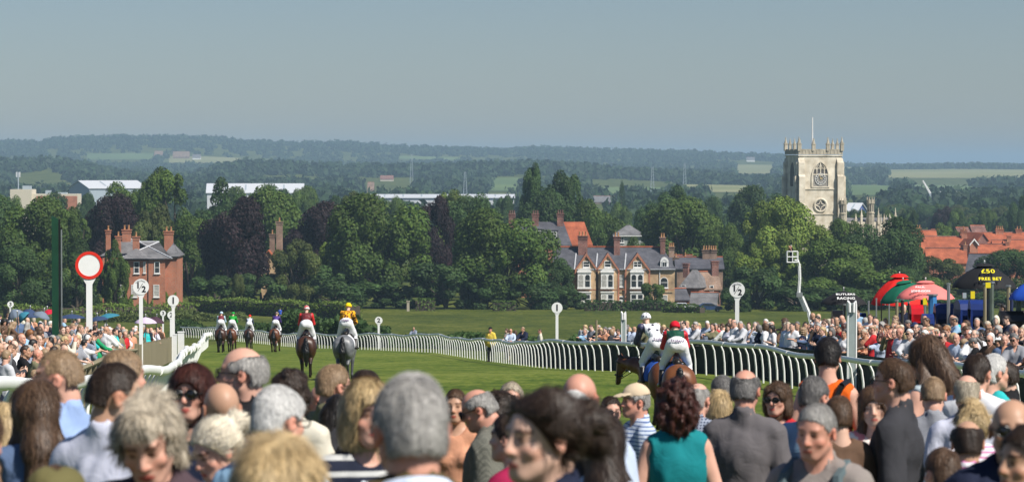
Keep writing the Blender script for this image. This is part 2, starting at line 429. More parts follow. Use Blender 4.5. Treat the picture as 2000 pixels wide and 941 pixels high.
def hip_roof(mb, x0, x1, y0, y1, z, rise, t=0.25, inset=None):
    i = inset if inset is not None else (y1 - y0) / 2
    ym = (y0 + y1) / 2
    A, B, C, D = (x0, y0, z), (x1, y0, z), (x1, y1, z), (x0, y1, z)
    E, G = (x0 + i, ym, z + rise), (x1 - i, ym, z + rise)
    mb.add([A, B, C, D, E, G], [(0, 1, 5, 4), (1, 2, 5), (2, 3, 4, 5), (3, 0, 4), (0, 3, 2, 1)])
    return [A, B, C, D, E, G]
def gable_roof(mb, x0, x1, y0, y1, z, rise, t=0.22, over=0.3):
    ym = (y0 + y1) / 2; sl = rise / (ym - y0)
    mb.slab([(x0 - over, y0 - over, z - sl * over), (x1 + over, y0 - over, z - sl * over), (x1 + over, ym, z + rise), (x0 - over, ym, z + rise)], t)
    mb.slab([(x1 + over, y1 + over, z - sl * over), (x0 - over, y1 + over, z - sl * over), (x0 - over, ym, z + rise), (x1 + over, ym, z + rise)], t)
def walls(x0, x1, y0, y1, z0, z1, rise=0):
    mb = MB().box(x0, x1, y0, y1, z0, z1)
    if rise:
        ym = (y0 + y1) / 2
        for x in (x0, x1 - 0.3):
            mb.add([(x, y0, z1 + .002), (x, y1, z1 + .002), (x, ym, z1 + rise), (x + 0.3, y0, z1 + .002), (x + 0.3, y1, z1 + .002), (x + 0.3, ym, z1 + rise)], [(0, 1, 2), (5, 4, 3), (0, 3, 4, 1), (1, 4, 5, 2), (2, 5, 3, 0)])
    return mb
def base_at(px, py, d):
    """A building's origin: on the ground under column px."""
    return gpt(px, d)

# ---- red brick villa on the left
def red_villa():
    d = 520.0; k = d / FPX
    o = empty('brick_villa', gpt(190, d), R(1), 'red brick villa with hipped slate roof and tall chimneys behind the left hedge', 'house')
    g = float(gz((190 - 1000) * k, d))
    zt = lambda py: pix(190, py, d).z - g
    X = lambda px: (px - 190) * k
    ze = zt(505)
    wl_ = MB().box(X(238), X(322), 0, 9, -1, ze).box(X(322) + .003, X(345), 0.8, 11, -1, zt(501)).box(X(196), X(238) - .003, 3.0, 10, -1, ze)
    wl_.build('wall', M_RED, o)
    rf = MB(); p = []
    p += hip_roof(rf, X(234), X(336), -0.45, 9.4, ze + .003, zt(474) - ze, inset=6.2)
    hip_roof(rf, X(316), X(349), 0.35, 11.4, zt(501) + .003, 2.2, inset=1.5)
    hip_roof(rf, X(190), X(300), 3.5, 13.5, ze + .35, zt(470) - ze - .35, inset=3.6)
    hip_roof(rf, X(236), X(292), -0.9, 4.0, ze + .02, 1.7, inset=2.3)
    ro = rf.build('roof', M_LSLATE, o)
    fl = MB()
    def hip_line(a, b): fl.tube([Vector(a) + Vector((0, 0, .05)), Vector(b) + Vector((0, 0, .05))], 0.13, 5)
    hip_line(p[4], p[5]); hip_line(p[1], p[5]); hip_line(p[0], p[4])
    z1 = zt(470)
    hip_line((X(190) + 3.6, 8.5, z1), (X(300) - 3.6, 8.5, z1)); hip_line((X(300) - 3.6, 8.5, z1), (X(300), 3.5, ze + .35))
    fl.build('hip_flashing', M_LEAD, ro)
    MB().box(X(236), X(320), -.35, -.2, ze - .25, ze - .02).box(X(322), X(347), .45, .6, zt(501) - .25, zt(501) - .02).build('gutter', M_DARK, o)
    MB().tube([(X(289), -.08, 0), (X(289), -.08, ze - .25)], 0.07, 6).build('drainpipe', M_DARK, o)
    for px in (266.5, 306.5): window(o, X(px), zt(534), 0.95, 2.0, 0, bars=(1, 1))
    window(o, X(282), zt(533), 0.4, 1.9, 0, bars=(1, 1), pane=M_CURTAIN)
    for px, pn in ((305, M_CURTAIN), (240, M_CURTAIN), (262, M_CURTAIN)): window(o, X(px), zt(580), 1.0, 2.1, 0, bars=(1, 1), pane=pn)
    for px, y, top, bot, w in ((213, 8, 453, 485, .75), (232, 4.5, 464, 480, .85), (249, 8.2, 452, 485, 1.45), (266, 1.9, 464, 492, 1.05), (331, 8.0, 455, 498, 1.5)):
        chimney(o, (px - 1000) * k * (d + y) / d + 810 * k, y, zt(bot + 14), zt(top), w, 0.9, M_RED, 1 if w < 1.2 else 2)
    return o
VILLA = red_villa()

# ---- terrace of gabled buff brick houses
def terrace():
    d = 560.0; k = d / FPX
    o = empty('gabled_terrace', gpt(1085, d), R(0), 'buff brick terrace with three gables, white bays and a long slate roof above the meadow', 'terrace')
    g = o.location.z
    zt = lambda py: pix(1085, py, d).z - g
    X = lambda px: (px - 1085) * k
    ze, zr = zt(524), zt(484)
    dep = 8.0
    w = MB().box(X(1085), X(1318), 0, dep, -2, ze)
    cs = [(1145, 21), (1187, 21), (1245, 23)]
    for c, hw in cs:
        w.prism([(X(c - hw), ze + .003), (X(c + hw), ze + .003), (X(c), zt(497))], 0.01, 0.3)
        w.box(X(c - hw), X(c + hw), -0.35, -0.003, -2, ze)
        w.prism([(X(c - hw), ze + .003), (X(c + hw), ze + .003), (X(c), zt(496))], -0.35, -0.003)
    w.build('wall', M_BUFF, o)
    r = MB(); ym = dep / 2
    r.slab([(X(1080), -.35, ze - .1), (X(1320), -.35, ze - .1), (X(1296), ym, zr), (X(1080), ym, zr)], .22)
    r.slab([(X(1320), -.35, ze - .1), (X(1320), dep + .3, ze - .1), (X(1296), ym, zr)], .22)
    r.slab([(X(1320), dep + .3, ze - .1), (X(1080), dep + .3, ze - .1), (X(1080), ym, zr), (X(1296), ym, zr)], .22)
    for c, hw in cs:
        a = zt(493)
        for s in (-1, 1):
            r.slab([(X(c), -.55, a), (X(c + s * (hw + 2)), -.55, ze - .15), (X(c + s * (hw + 2)), 1.2, ze - .15), (X(c), 4.0, a)][:: s], .16)
    ro = r.build('roof', M_SLATE, o)
    MB().tube([(X(1080), ym, zr + .08), (X(1296), ym, zr + .08)], .17, 6).build('ridge_tile', M_TILE, ro)
    tr = MB(); fl = MB()
    for c, hw in cs:
        for s in (-1, 1):
            a, b = Vector((X(c), -.62, zt(494.5))), Vector((X(c + s * (hw + 1)), -.62, ze - .3))
            tr.add([a + Vector((0, 0, .12)), b + Vector((0, 0, .12)), b - Vector((0, 0, .35)), a - Vector((0, 0, .5)), a + Vector((0, .25, .12)), b + Vector((0, .25, .12)), b + Vector((0, .25, -.35)), a + Vector((0, .25, -.5))],
                   [(0, 1, 2, 3), (4, 7, 6, 5), (0, 4, 5, 1), (1, 5, 6, 2), (2, 6, 7, 3), (3, 7, 4, 0)])
            tr.box(X(c + s * hw) - .16, X(c + s * hw) + .16, -.42, -.35, 0, ze - .3)
        e = Vector((X(c - hw - 2.5), -.6, ze - .2)); f = Vector((X(c - hw + 1.5), 2.6, zt(493.5) - .2))
        MB().tube([e, f], .13, 5).build('lead_flashing', M_LEAD, ro)
    tr.box(X(1120), X(1318), -.41, -.352, zt(566), zt(564.5)).box(X(1120), X(1318), -.05, -.004, zt(526.5), zt(524.5))
    tr.build('red_brick_trim', M_RED, o); pass
    MB().box(X(1085), X(1319), -.5, -.37, ze - .22, ze - .09).build('gutter', M_LEAD, o)
    for (px, pt, pb) in ((1145, 510, 522), (1187, 509, 522), (1245, 510, 522)):
        window(o, X(px), zt(pb), 1.25 if px < 1240 else 1.5, zt(pt) - zt(pb), -.35, bars=(2 if px > 1240 else 1, 1))
    for px, pw in ((1141, 27), (1186, 26), (1244, 27)):
        x0, x1 = X(px - pw / 2), X(px + pw / 2)
        for top, bot, arch in ((532, 561, True), (571, 594, False)):
            b = MB().box(x0 + .06, x1 - .06, -1.05, -.353, zt(bot), zt(top)).box(x0 - .05, x1 + .05, -1.2, -.36, zt(top) + .003, zt(top) + .22).box(x0 - .02, x1 + .02, -1.15, -.358, zt(bot) - .25, zt(bot) - .003)
            if arch: b.prism([(x0 - .1, zt(top) + .224), (x1 + .1, zt(top) + .224), (x1 - .5, zt(top) + .75), (x0 + .5, zt(top) + .75)], -1.15, -.362)
            bo = b.build('bay_window', M_WHITE, o)
            for s in (-1, 1):
                cx = X(px) + s * (x1 - x0) * .235
                hgt = zt(top) - zt(bot) - .35
                p = MB()
                wv = (x1 - x0) * .33
                if arch:
                    poly = [(cx - wv / 2, zt(bot) + .12), (cx + wv / 2, zt(bot) + .12)] + [(cx + math.cos(math.pi * q / 8) * wv / 2, zt(bot) + hgt - wv / 2 + math.sin(math.pi * q / 8) * wv / 2) for q in range(9)]
                    p.prism(poly, -1.075, -1.054)
                else: p.box(cx - wv / 2, cx + wv / 2, -1.075, -1.054, zt(bot) + .12, zt(bot) + hgt)
                p.box(cx - wv / 2 - .03, cx + wv / 2 + .03, -1.12, -1.08, zt(bot) + hgt * .52, zt(bot) + hgt * .52 + .09, m=1)
                p.build('pane', [M_GLASS if (s > 0 or px > 1200) else M_CURTAIN, M_WHITE], bo)
    window(o, X(1213), zt(560), .95, zt(537) - zt(560), 0, bars=(1, 2), pane=M_CURTAIN)
    dr = MB().box(X(1213) - .5, X(1213) + .5, -.09, -.004, 0, 2.15).build('door', M_WHITE, o)
    MB().prism([(X(1213) + math.cos(math.pi * q / 8) * .42, 1.55 + math.sin(math.pi * q / 8) * .42) for q in range(9)], -.115, -.093).build('fanlight', M_GLASS, dr)
    window(o, X(1297), zt(562), 1.5, zt(541) - zt(562), 0, arched=True, bars=(1, 1))
    window(o, X(1297), zt(594), 1.3, zt(576) - zt(594), 0, bars=(1, 1), pane=M_CURTAIN)
    dm = MB().box(X(1298) - .75, X(1298) + .75, .1, 2.6, zt(523), zt(512)).prism([(X(1298) + math.cos(math.pi * q / 8) * .78, zt(512) + .003 + math.sin(math.pi * q / 8) * .9) for q in range(9)], .05, 2.5).build('dormer', M_WHITE, o)
    window(dm, X(1298), zt(521.5), .9, 1.4, .1, arched=True, bars=(2, 0), sill=False, name='dormer_window', fm=M_LEAD)
    MB().tube([(X(1288.5), -.1, 0), (X(1288.5), -.1, ze)], .08, 6).build('drainpipe', M_WHITE, o)
    for px, top, w_, y in ((1139, 463, 1.7, 3.4), (1206, 464, 1.1, 3.4), (1296, 466, .9, 3.6)):
        chimney(o, X(px), y, zt(500), zt(top), w_, 2.0, M_DRED, 3 if w_ > 1.5 else 2, M_POT)
    return o
terrace()

# ---- slate and pantile house behind the terrace
def dormer_house():
    d = 640.0; k = d / FPX
    o = empty('dormer_house', gpt(1010, d), R(0), 'large house with half slate, half red pantile roof and white dormers behind the terrace', 'house')
    g = o.location.z; zt = lambda py: pix(1010, py, d).z - g; X = lambda px: (px - 1010) * k
    ze, zr = zt(476), zt(434)
    walls(X(1004), X(1155), 0, 9, -1, ze, 0).build('wall', M_RED, o)
    r = MB(); r.slab([(X(1000), -.4, ze - .2), (X(1117), -.4, ze - .2), (X(1101), 4.5, zr), (X(1012), 4.5, zr)], .25)
    r.slab([(X(1117), 9.4, ze - .2), (X(1000), 9.4, ze - .2), (X(1012), 4.5, zr), (X(1101), 4.5, zr)], .25)
    ro = r.build('roof', M_SLATE, o)
    r2 = MB(); r2.slab([(X(1117) + .02, -.4, ze - .2), (X(1158), -.4, ze - .2), (X(1142), 4.5, zr), (X(1101) + .02, 4.5, zr)], .25)
    r2.slab([(X(1158), 9.4, ze - .2), (X(1117) + .02, 9.4, ze - .2), (X(1101) + .02, 4.5, zr), (X(1142), 4.5, zr)], .25)
    r2.slab([(X(1158), -.4, ze - .2), (X(1158), 9.4, ze - .2), (X(1142), 4.5, zr)], .25)
    r2.build('pantile_roof', M_TILE, o)
    for px, py in ((1051, 462), (1082, 464)):
        dm = MB().box(X(px) - .75, X(px) + .75, .7, 3.5, zt(py + 1), zt(py - 13)).box(X(px) - .95, X(px) + .95, .5, 3.5, zt(py - 13) + .003, zt(py - 13) + .2).build('dormer', M_SLATE, o)
        window(dm, X(px), zt(py), 1.25, 1.25, .7, bars=(2, 1), name='dormer_window')
    for px, top in ((1046, 420), (1095, 419), (1000, 420)): chimney(o, X(px), 4.2, zt(450), zt(top), 1.35, 1.3, M_DRED, 3, M_DRED)
    MB().box(X(1004), X(1155), -.12, -.003, ze - .45, ze - .15).build('eaves_cornice', M_RED, o)
dormer_house()

# ---- cream hipped house
def cream_house():
    d = 690.0; k = d / FPX
    o = empty('cream_house', gpt(1228, d), 0, 'cream rendered house with grey pyramid roof and white eaves among trees', 'house')
    g = o.location.z; zt = lambda py: pix(1228, py, d).z - g; X = lambda px: (px - 1228) * k
    MB().box(X(1202), X(1256), 0, 7, -1, zt(461)).build('wall', plain('grey_render', (.34, .36, .33)), o)
    r = MB(); hip_roof(r, X(1197), X(1260), -.6, 7.6, zt(459), zt(440) - zt(459), inset=3.3)
    ro = r.build('roof', M_LSLATE, o)
    MB().box(X(1197.5), X(1259.5), -.55, 7.5, zt(461.5), zt(459) - .004).build('eaves_board', M_WHITE, ro)
    for px in (1214,): window(o, X(px), zt(474), 1.1, 1.3, 0, bars=(2, 1))
cream_house()

# ---- small houses to the right of the terrace
def cottage(name, label, x0, x1, yt_ridge, y_eaves, d, wm, rm, dep=7.0, rz=0.0, wins=(), chims=(), hip=False, cat='cottage', front_gable=False, door=None):
    k = d / FPX; px = (x0 + x1) / 2
    o = empty(name, gpt(px, d), R(rz), label, cat)
    g = o.location.z; zt = lambda py: pix(px, py, d).z - g; X = lambda p: (p - px) * k
    ze, zr = zt(y_eaves), zt(yt_ridge)
    r = MB()
    if front_gable:
        w = MB().box(X(x0), X(x1), 0, dep, -1.5, ze); w.prism([(X(x0), ze + .003), (X(x1), ze + .003), (X(px), zr - .1)], 0, .3)
        for s in (-1, 1):
            q = [(X(px), -.35, zr), (X(px) + s * (X(x1) - X(px) + .35), -.35, ze - .25), (X(px) + s * (X(x1) - X(px) + .35), dep + .2, ze - .25), (X(px), dep + .2, zr)]
            r.slab(q[::s], .2)
    elif hip:
        w = MB().box(X(x0), X(x1), 0, dep, -1.5, ze); hip_roof(r, X(x0) - .35, X(x1) + .35, -.4, dep + .4, ze + .003, zr - ze, inset=min(dep / 2, (X(x1) - X(x0)) / 2.2))
    else:
        w = walls(X(x0), X(x1), 0, dep, -1.5, ze, zr - ze - .15); gable_roof(r, X(x0), X(x1), 0, dep, ze + .05, zr - ze)
    w.build('wall', wm, o)
    ro = r.build('roof', rm, o)
    if not hip and not front_gable: MB().tube([(X(x0) - .3, dep / 2, zr + .1), (X(x1) + .3, dep / 2, zr + .1)], .13, 5).build('ridge_tile', M_TILE if rm is not M_TILE else M_DRED, ro)
    for wx, wy0, wy1, ww in wins: window(o, X(wx), zt(wy1), ww, zt(wy0) - zt(wy1), 0, bars=(1, 1))
    for cx, ct, cw, n in chims: chimney(o, X(cx), dep / 2 - .4, zr - 1.4 if not front_gable else ze, zt(ct), cw, .9, wm if wm in (M_RED, M_BROWN, M_DRED) else M_BROWN, n)
    if door: MB().box(X(door) - .5, X(door) + .5, -.08, -.004, 0, 2.1).build('door', M_WHITE, o)
    return o
cottage('slate_cottage', 'dark slate roofed brick house with two big chimneys just past the terrace end', 1322, 1412, 504, 523, 590, M_BROWN, M_SLATE, 9, 0, (), ((1322, 505, 1.1, 1), (1382, 490, 1.5, 3), (1396, 490, 1.3, 3)))
cottage('back_house', 'low brown brick house with tall chimney stack left of the big slate roofed one', 1305, 1352, 500, 516, 610, M_BROWN, M_SLATE, 7, 0, (), ((1313, 484, 1.1, 3), (1340, 503, .8, 1)))
cottage('hipped_cottage', 'small cottage with curved grey slate roof between the terrace and the garage', 1328, 1366, 528, 562, 572, M_DRED, M_LSLATE, 7, -20, ((1334, 556, 568, .8),), ((1330, 517, 1.0, 0),), hip=True)
cottage('gabled_cottage', 'dark brick cottage with steep brown tiled roof and two small windows', 1366, 1408, 532, 562, 575, M_DRED, M_BROWN, 6, 12, ((1371, 557, 569, .8), (1390, 557, 569, .8)), ((1404, 512, 1.3, 0),))
cottage('stone_garage', 'low stone outbuilding with pale slate roof beside the trees by the half furlong sign', 1350, 1398, 573, 593, 556, M_BROWN, M_LSLATE, 6, -8, (), ())
cottage('lean_to_shed', 'small red brick shed with dark slate roof against the terrace end', 1320, 1346, 565, 583, 562, M_RED, M_SLATE, 5, 15, (), ())
cottage('gable_lodge', 'orange brick house with white bargeboards glimpsed between two copper beeches', 510, 538, 488, 508, 585, M_BUFF, M_TILE, 8, 0, ((516, 512, 524, .8),), ((543, 435, 1.2, 1), (529, 459, 1.0, 1)), front_gable=True)
cottage('white_cottage', 'small white cottage showing through the bright green trees near the tower', 1474, 1492, 476, 484, 640, M_WHITE, M_SLATE, 6, 0, (), ())
cottage('slate_chapel', 'steep grey slate roofed building with dark gable just above the big black umbrella', 1888, 1938, 497, 528, 640, M_DRED, M_SLATE, 9, -18, (), ((1934, 505, .8, 1),))

# ---- red pantiled town roofs on the right
def town_roofs():
    spec = [  # x0, x1, ridge, eaves, d, chimneys, label
        (1768, 1830, 451, 470, 780, [(1797, 447, 1.2, 2)], 'red pantiled house at the left end of the roofs below the church pinnacles'),
        (1806, 1890, 463, 486, 765, [(1886, 452, 1.4, 1)], 'long red pantile roof with two tiny skylights below the church'),
        (1790, 1812, 468, 496, 745, [], 'narrow red roofed house half behind the dark tree under the pinnacles'),
        (1812, 1888, 486, 512, 730, [(1888, 480, .9, 1)], 'lowest long red pantile roof left of the grey slate chapel'),
        (1882, 1968, 455, 474, 800, [(1886, 449, 1.5, 1), (1957, 449, 2.0, 4)], 'red pantile roof carrying the broad four pot chimney'),
        (1888, 1972, 478, 498, 742, [(1972, 474, .9, 1)], 'red pantile roof directly above the grey slate chapel'),
        (1942, 1975, 470, 482, 760, [], 'small dull red roof right of the white bargeboarded gable'),
        (1966, 2060, 470, 490, 755, [(1976, 462, .9, 0)], 'red pantile house cut by the picture edge below the other'),
        (1964, 2070, 455, 468, 810, [(1993, 449, 1.6, 2)], 'red roofed house at the far end of the town roofs'),
    ]
    for x0, x1, yr, ye, d, ch, lb in spec:
        o = cottage('pantile_house', lb, x0, x1, yr, ye, d, M_RED, M_TILE, 9, rnd.uniform(-4, 4), (), ch, cat='house'); o['group'] = 'red pantiled town houses'
    o = cottage('white_gabled_house', 'small red house with bright white bargeboards on its gable among the pantile roofs', 1894, 1910, 467, 477, 741, M_RED, M_TILE, 8, 8, (), (), front_gable=True, cat='house')
    k = 741 / FPX; zt = lambda py: pix(1902, py, 741).z - o.location.z
    b = MB()
    for s in (-1, 1): b.add([(0, -.5, zt(465.6)), (s * 9.5 * k, -.5, zt(477)), (s * 9.5 * k, -.5, zt(480)), (0, -.5, zt(468.8)), (0, -.37, zt(465.6)), (s * 9.5 * k, -.37, zt(477)), (s * 9.5 * k, -.37, zt(480)), (0, -.37, zt(468.8))],
                            [(0, 1, 2, 3), (4, 7, 6, 5), (0, 4, 5, 1), (1, 5, 6, 2), (2, 6, 7, 3)])
    b.build('bargeboard', M_WHITE, o)
    cottage('dark_gabled_house', 'dark triangular gable with red roof behind the white bargeboarded one', 1909, 1930, 455, 468, 770, M_DRED, M_TILE, 8, 20, (), (), front_gable=True, cat='house')
    for x0, x1, yr, ye, lb in ((1824, 1846, 449, 455, 'low tiled roof half hidden behind the round bush above the red roofs'), (1872, 1893, 445, 452, 'distant grey brown roof above the tall dark chimney'), (1900, 1925, 441, 452, 'hazy brick house beyond the red roofs, left of the conifer')):
        cottage('distant_house', lb, x0, x1, yr, ye, 900, M_BROWN, M_DRED, 8, 0, (), (), cat='house')
town_roofs()

# ---- the church
def pinnacle(mb, x, y, z, h, w, m=0):
    mb.box(x - w / 2, x + w / 2, y - w / 2, y + w / 2, z, z + h * .48, m)
    mb.box(x - w * .62, x + w * .62, y - w * .62, y + w * .62, z + h * .48 + .003, z + h * .53, m)
    n = 6; r = w * .5
    for q in range(4):
        a = math.pi / 2 * q + math.pi / 4
        mb.tube([(x + math.cos(a) * w * .5, y + math.sin(a) * w * .5, z + h * .5), (x + math.cos(a) * w * .5, y + math.sin(a) * w * .5, z + h * .64)], [w * .13, w * .02], 4, m)
    mb.tube([(x, y, z + h * .5), (x, y, z + h * .95)], [r, w * .09], 6, m)
    for q in range(3): mb.tube([(x, y, z + h * (.58 + .1 * q)), (x, y, z + h * (.62 + .1 * q))], [r * (1.05 - .25 * q), r * (.8 - .25 * q)], 6, m)
    mb.tube([(x, y, z + h * .93), (x, y, z + h)], [w * .22, w * .05], 5, m)
def church():
    d = 850.0; k = d / FPX
    o = empty('church', gpt(1602, d), R(12), 'pale stone church with a square pinnacled tower, clock window and flagpole above the trees', 'church')
    g = o.location.z; zt = lambda py: pix(1602, py, d).z - g
    W = 6.2                                        # half width of the tower
    dep = 2 * W
    ztop, zpar, zstr, zbase = zt(290), zt(303), zt(369), -2
    c = lambda px: (px - 1602) * k
    t = MB().box(-W, W, 0, dep, zbase, zpar)
    # clasping stepped buttresses on the corners, string courses, parapet
    for sx in (-1, 1):
        for yy, ydir in ((0, -1), (dep, 1)):
            for (ex, z1) in ((1.5, zt(400)), (1.15, zt(345)), (.7, zt(318))):
                x0 = sx * (W - 1.5); x1 = sx * (W + .25)
                t.box(min(x0, x1), max(x0, x1), min(yy, yy + ydir * ex), max(yy, yy + ydir * ex), zbase, z1)
                t.add([(x0, yy + ydir * ex, z1 + .002), (x1, yy + ydir * ex, z1 + .002), (x1, yy, z1 + 1.3), (x0, yy, z1 + 1.3), (x0, yy, z1 + .002), (x1, yy, z1 + .002)], [(0, 1, 2, 3), (0, 3, 4), (1, 5, 2), (0, 4, 5, 1), (3, 2, 5, 4)])
                xa, xb = sx * W, sx * (W + ex); y0 = yy - ydir * .02; y1 = yy - ydir * 1.55
                t.box(min(xa, xb), max(xa, xb), min(y0, y1), max(y0, y1), zbase, z1 - .01)
                t.add([(xb, y0, z1 - .008), (xb, y1, z1 - .008), (xa, y1, z1 + 1.2), (xa, y0, z1 + 1.2), (xa, y0, z1 - .008), (xa, y1, z1 - .008)], [(0, 1, 2, 3), (0, 3, 4), (1, 5, 2), (0, 4, 5, 1), (3, 2, 5, 4)])
    for zz in (zt(304), zt(369), zt(418)): t.box(-W - .22, W + .22, -.22, dep + .22, zz - .18, zz + .18)
    tw = t.build('tower', M_STONE, o)
    p = MB()
    for (x0, x1, y0, y1) in ((-W, W, -.12, .28), (-W, W, dep - .28, dep + .12), (-W - .12, -W + .28, .285, dep - .285), (W - .28, W + .12, .285, dep - .285)):
        p.box(x0, x1, y0, y1, zpar + .19, ztop - .5); p.box(x0 - .02, x1 + .02, y0 - .06, y1 + .06, ztop - .497, ztop - .2)
    for q in range(13):
        xx = -W + dep * q / 12
        for yy in (-.22, dep + .05): p.box(xx - .16, xx + .16, yy, yy + .1, zpar + .2, ztop - .5)
        for sx in (-1, 1): p.box(min(sx * (W + .12), sx * (W + .22)), max(sx * (W + .12), sx * (W + .22)), xx + W - .16, xx + W + .16, zpar + .2, ztop - .5)
    p.build('parapet', M_DSTONE, tw)
    for q in (0, 1, 4, 7, 11, 12):
        pass
    hp = zt(265) - ztop + .2
    spots = [(-W, 0, 1.05), (W, 0, 1.05), (-W, dep, 1.05), (W, dep, 1.05), (-W / 3, 0, .9), (W / 3, 0, .9), (-W / 3, dep, .9), (W / 3, dep, .9), (-W, dep / 3, .9), (-W, 2 * dep / 3, .9), (W, dep / 3, .9), (W, 2 * dep / 3, .9)]
    for x, y, s in spots:
        q = MB(); pinnacle(q, x, y, ztop - .7, hp * (1.05 if s > 1 else .95), .85 * s)
        q.build('pinnacle', M_DSTONE, tw)
    # belfry window with tracery and the clock, front; plain ones on the sides
    def pointed(cx, z0, z1, w, n=7):
        zs = z1 - w * .95
        L_ = [(cx - w / 2 + w * (1 - math.cos(math.pi / 3 * q / n)) , zs + w * math.sin(math.pi / 3 * q / n)) for q in range(n + 1)]
        Rr = [(2 * cx - x, z) for x, z in reversed(L_[:-1])]
        return [(cx - w / 2, z0), *[(x, z) for x, z in L_], *Rr, (cx + w / 2, z0)]
    z0, z1 = zt(364), zt(314)
    wi = 4.3
    poly = pointed(0, z0, z1, wi)
    fr = MB()
    out = pointed(0, z0 - .3, z1 + .45, wi + 1.0)
    n = len(poly)
    for i in range(n - 1):
        a, b, c2, e = poly[i], poly[i + 1], out[i + 1], out[i]
        fr.prism([a, b, c2, e], -.28, .05)
    fr.box(-wi / 2 - .4, wi / 2 + .4, -.35, .05, z0 - .35, z0 + .003)
    fo = fr.build('belfry_window', M_STONE, tw)
    MB().prism(poly, -.04, .02).build('louvre', M_LOUVRE, fo)
    zt_mid = zt(341)
    tr = MB()
    for q in range(1, 4): 
        xx = -wi / 2 + wi * q / 4
        tr.box(xx - .13, xx + .13, -.2, -.045, zt_mid, z1 - abs(xx) * 1.1 - .3)
    tr.box(-wi / 2, wi / 2, -.21, -.046, zt_mid - .18, zt_mid + .18)
    for q in range(4):
        xx = -wi / 2 + wi * (q + .5) / 4
        tr.tube([(xx + .5 * math.cos(a) , -.12, zt(334) + .9 * abs(math.sin(a))) for a in np.linspace(0, math.pi, 7)], .1, 5)
        tr.tube([(xx, -.12, zt(331)), (xx * .35, -.12, zt(322))], .1, 5)
    tr.build('tracery', M_STONE, fo)
    MB().box(-wi / 2 + .02, wi / 2 - .02, -.07, -.047, z0 + .01, zt_mid - .19).build('boarding', plain('grey_boarding', (.26, .24, .21), rough=.8), fo)
    zc = zt(350)
    ck = MB()
    ck.tube([(math.cos(a) * 1.55, -.2, zc + math.sin(a) * 1.55) for a in np.linspace(0, 2 * math.pi, 25)], .1, 5)
    ck.tube([(math.cos(a) * 1.0, -.2, zc + math.sin(a) * 1.0) for a in np.linspace(0, 2 * math.pi, 25)], .07, 5)
    for q in range(12):
        a = math.pi / 6 * q; ck.tube([(math.cos(a) * 1.05, -.2, zc + math.sin(a) * 1.05), (math.cos(a) * 1.5, -.2, zc + math.sin(a) * 1.5)], .085, 4)
    co = ck.build('clock', plain('clock_white', (.72, .70, .66), rough=.5), fo)
    MB().tube([(0, -.26, zc), (.55, -.26, zc + .35)], .09, 4).tube([(0, -.24, zc), (-.35, -.24, zc + 1.2)], .07, 4).build('clock_hand', plain('gilt', (.75, .55, .2), rough=.4), co)
    # round window below
    zr = zt(401); rr = 1.75
    rw = MB()
    rw.tube([(math.cos(a) * rr, -.1, zr + math.sin(a) * rr) for a in np.linspace(0, 2 * math.pi, 29)], .33, 6)
    ro = rw.build('round_window', M_STONE, tw)
    MB().prism([(math.cos(a) * (rr - .15), zr + math.sin(a) * (rr - .15)) for a in np.linspace(0, 2 * math.pi, 24, endpoint=False)], -.05, .02).build('louvre', M_LOUVRE, ro)
    tq = MB()
    for q in range(4):
        a = math.pi / 2 * q
        pts = [(math.cos(a) * 1.45 + math.cos(a + s * 2.0) * .0, -.12, zr + math.sin(a) * 1.45) for s in (0,)]
        tq.tube([(math.cos(a) * 1.5, -.12, zr + math.sin(a) * 1.5), (math.cos(a + math.pi / 4) * .55, -.12, zr + math.sin(a + math.pi / 4) * .55), (math.cos(a + math.pi / 2) * 1.5, -.12, zr + math.sin(a + math.pi / 2) * 1.5)], .14, 5)
    tq.build('tracery', M_STONE, ro)
    # left and right belfry openings
    for sx in (-1, 1):
        q = MB(); M_ = Matrix.Translation((sx * W, dep / 2, 0)) @ Matrix.Rotation(R(90 * sx), 4, 'Z')
        q.prism(pointed(0, z0, z1, 3.6), -.05, .02, 0, M_); q.build('side_louvre', M_LOUVRE, tw)
    fp = MB().tube([(c(1591) * 1.0, 2.5, ztop - 1), (c(1591) * 1.0, 2.5, zt(229))], [.26, .15], 6)
    fp.build('flagpole', M_WHITE, o)
    # nave and west turrets running off to the right
    nz = zt(434)
    MB().box(W + 1.6, W + 19, 1.5, 9.5, zbase, nz).build('nave', M_STONE, o)
    nr = MB(); gable_roof(nr, W + 1.9, W + 19, 1.8, 9.2, nz + .02, 1.1, .2, 0); nr.build('nave_roof', M_LSLATE, o)
    for q in range(8):
        x = W + 4.6 + 1.65 * q; h = 4.6 if q % 3 == 1 else 3.0
        m_ = MB(); pinnacle(m_, x, 1.5, nz - .7, h, .55); m_.build('nave_pinnacle', M_STONE, o)
    def turret(x, y, top, w, nm):
        m_ = MB(); zz = zt(top)
        m_.lathe([(w * .5, zbase), (w * .5, zz - 3.9), (w * .58, zz - 3.85), (w * .58, zz - 3.6), (w * .46, zz - 3.55), (w * .46, zz - 1.2), (w * .56, zz - 1.15), (w * .56, zz - .8), (w * .5, zz - .75), (w * .5, zz), (0, zz)], 8, 0, (x, y, 0))
        for q in range(8): m_.tube([(x + math.cos(q * math.pi / 4) * w * .5, y + math.sin(q * math.pi / 4) * w * .5, zz - .8), (x + math.cos(q * math.pi / 4) * w * .5, y + math.sin(q * math.pi / 4) * w * .5, zz + .75)], [.16, .04], 4)
        to = m_.build('turret', M_DSTONE, o)
        sl = MB()
        for q in range(8):
            a = q * math.pi / 4 + math.pi / 8; sl.box(-.16, .16, -.03, .03, zz - 3.3, zz - 1.4, 0, Matrix.Translation((x + math.cos(a) * w * .44, y + math.sin(a) * w * .44, 0)) @ Matrix.Rotation(a + math.pi / 2, 4, 'Z'))
        sl.build('slit_opening', M_LOUVRE, to)
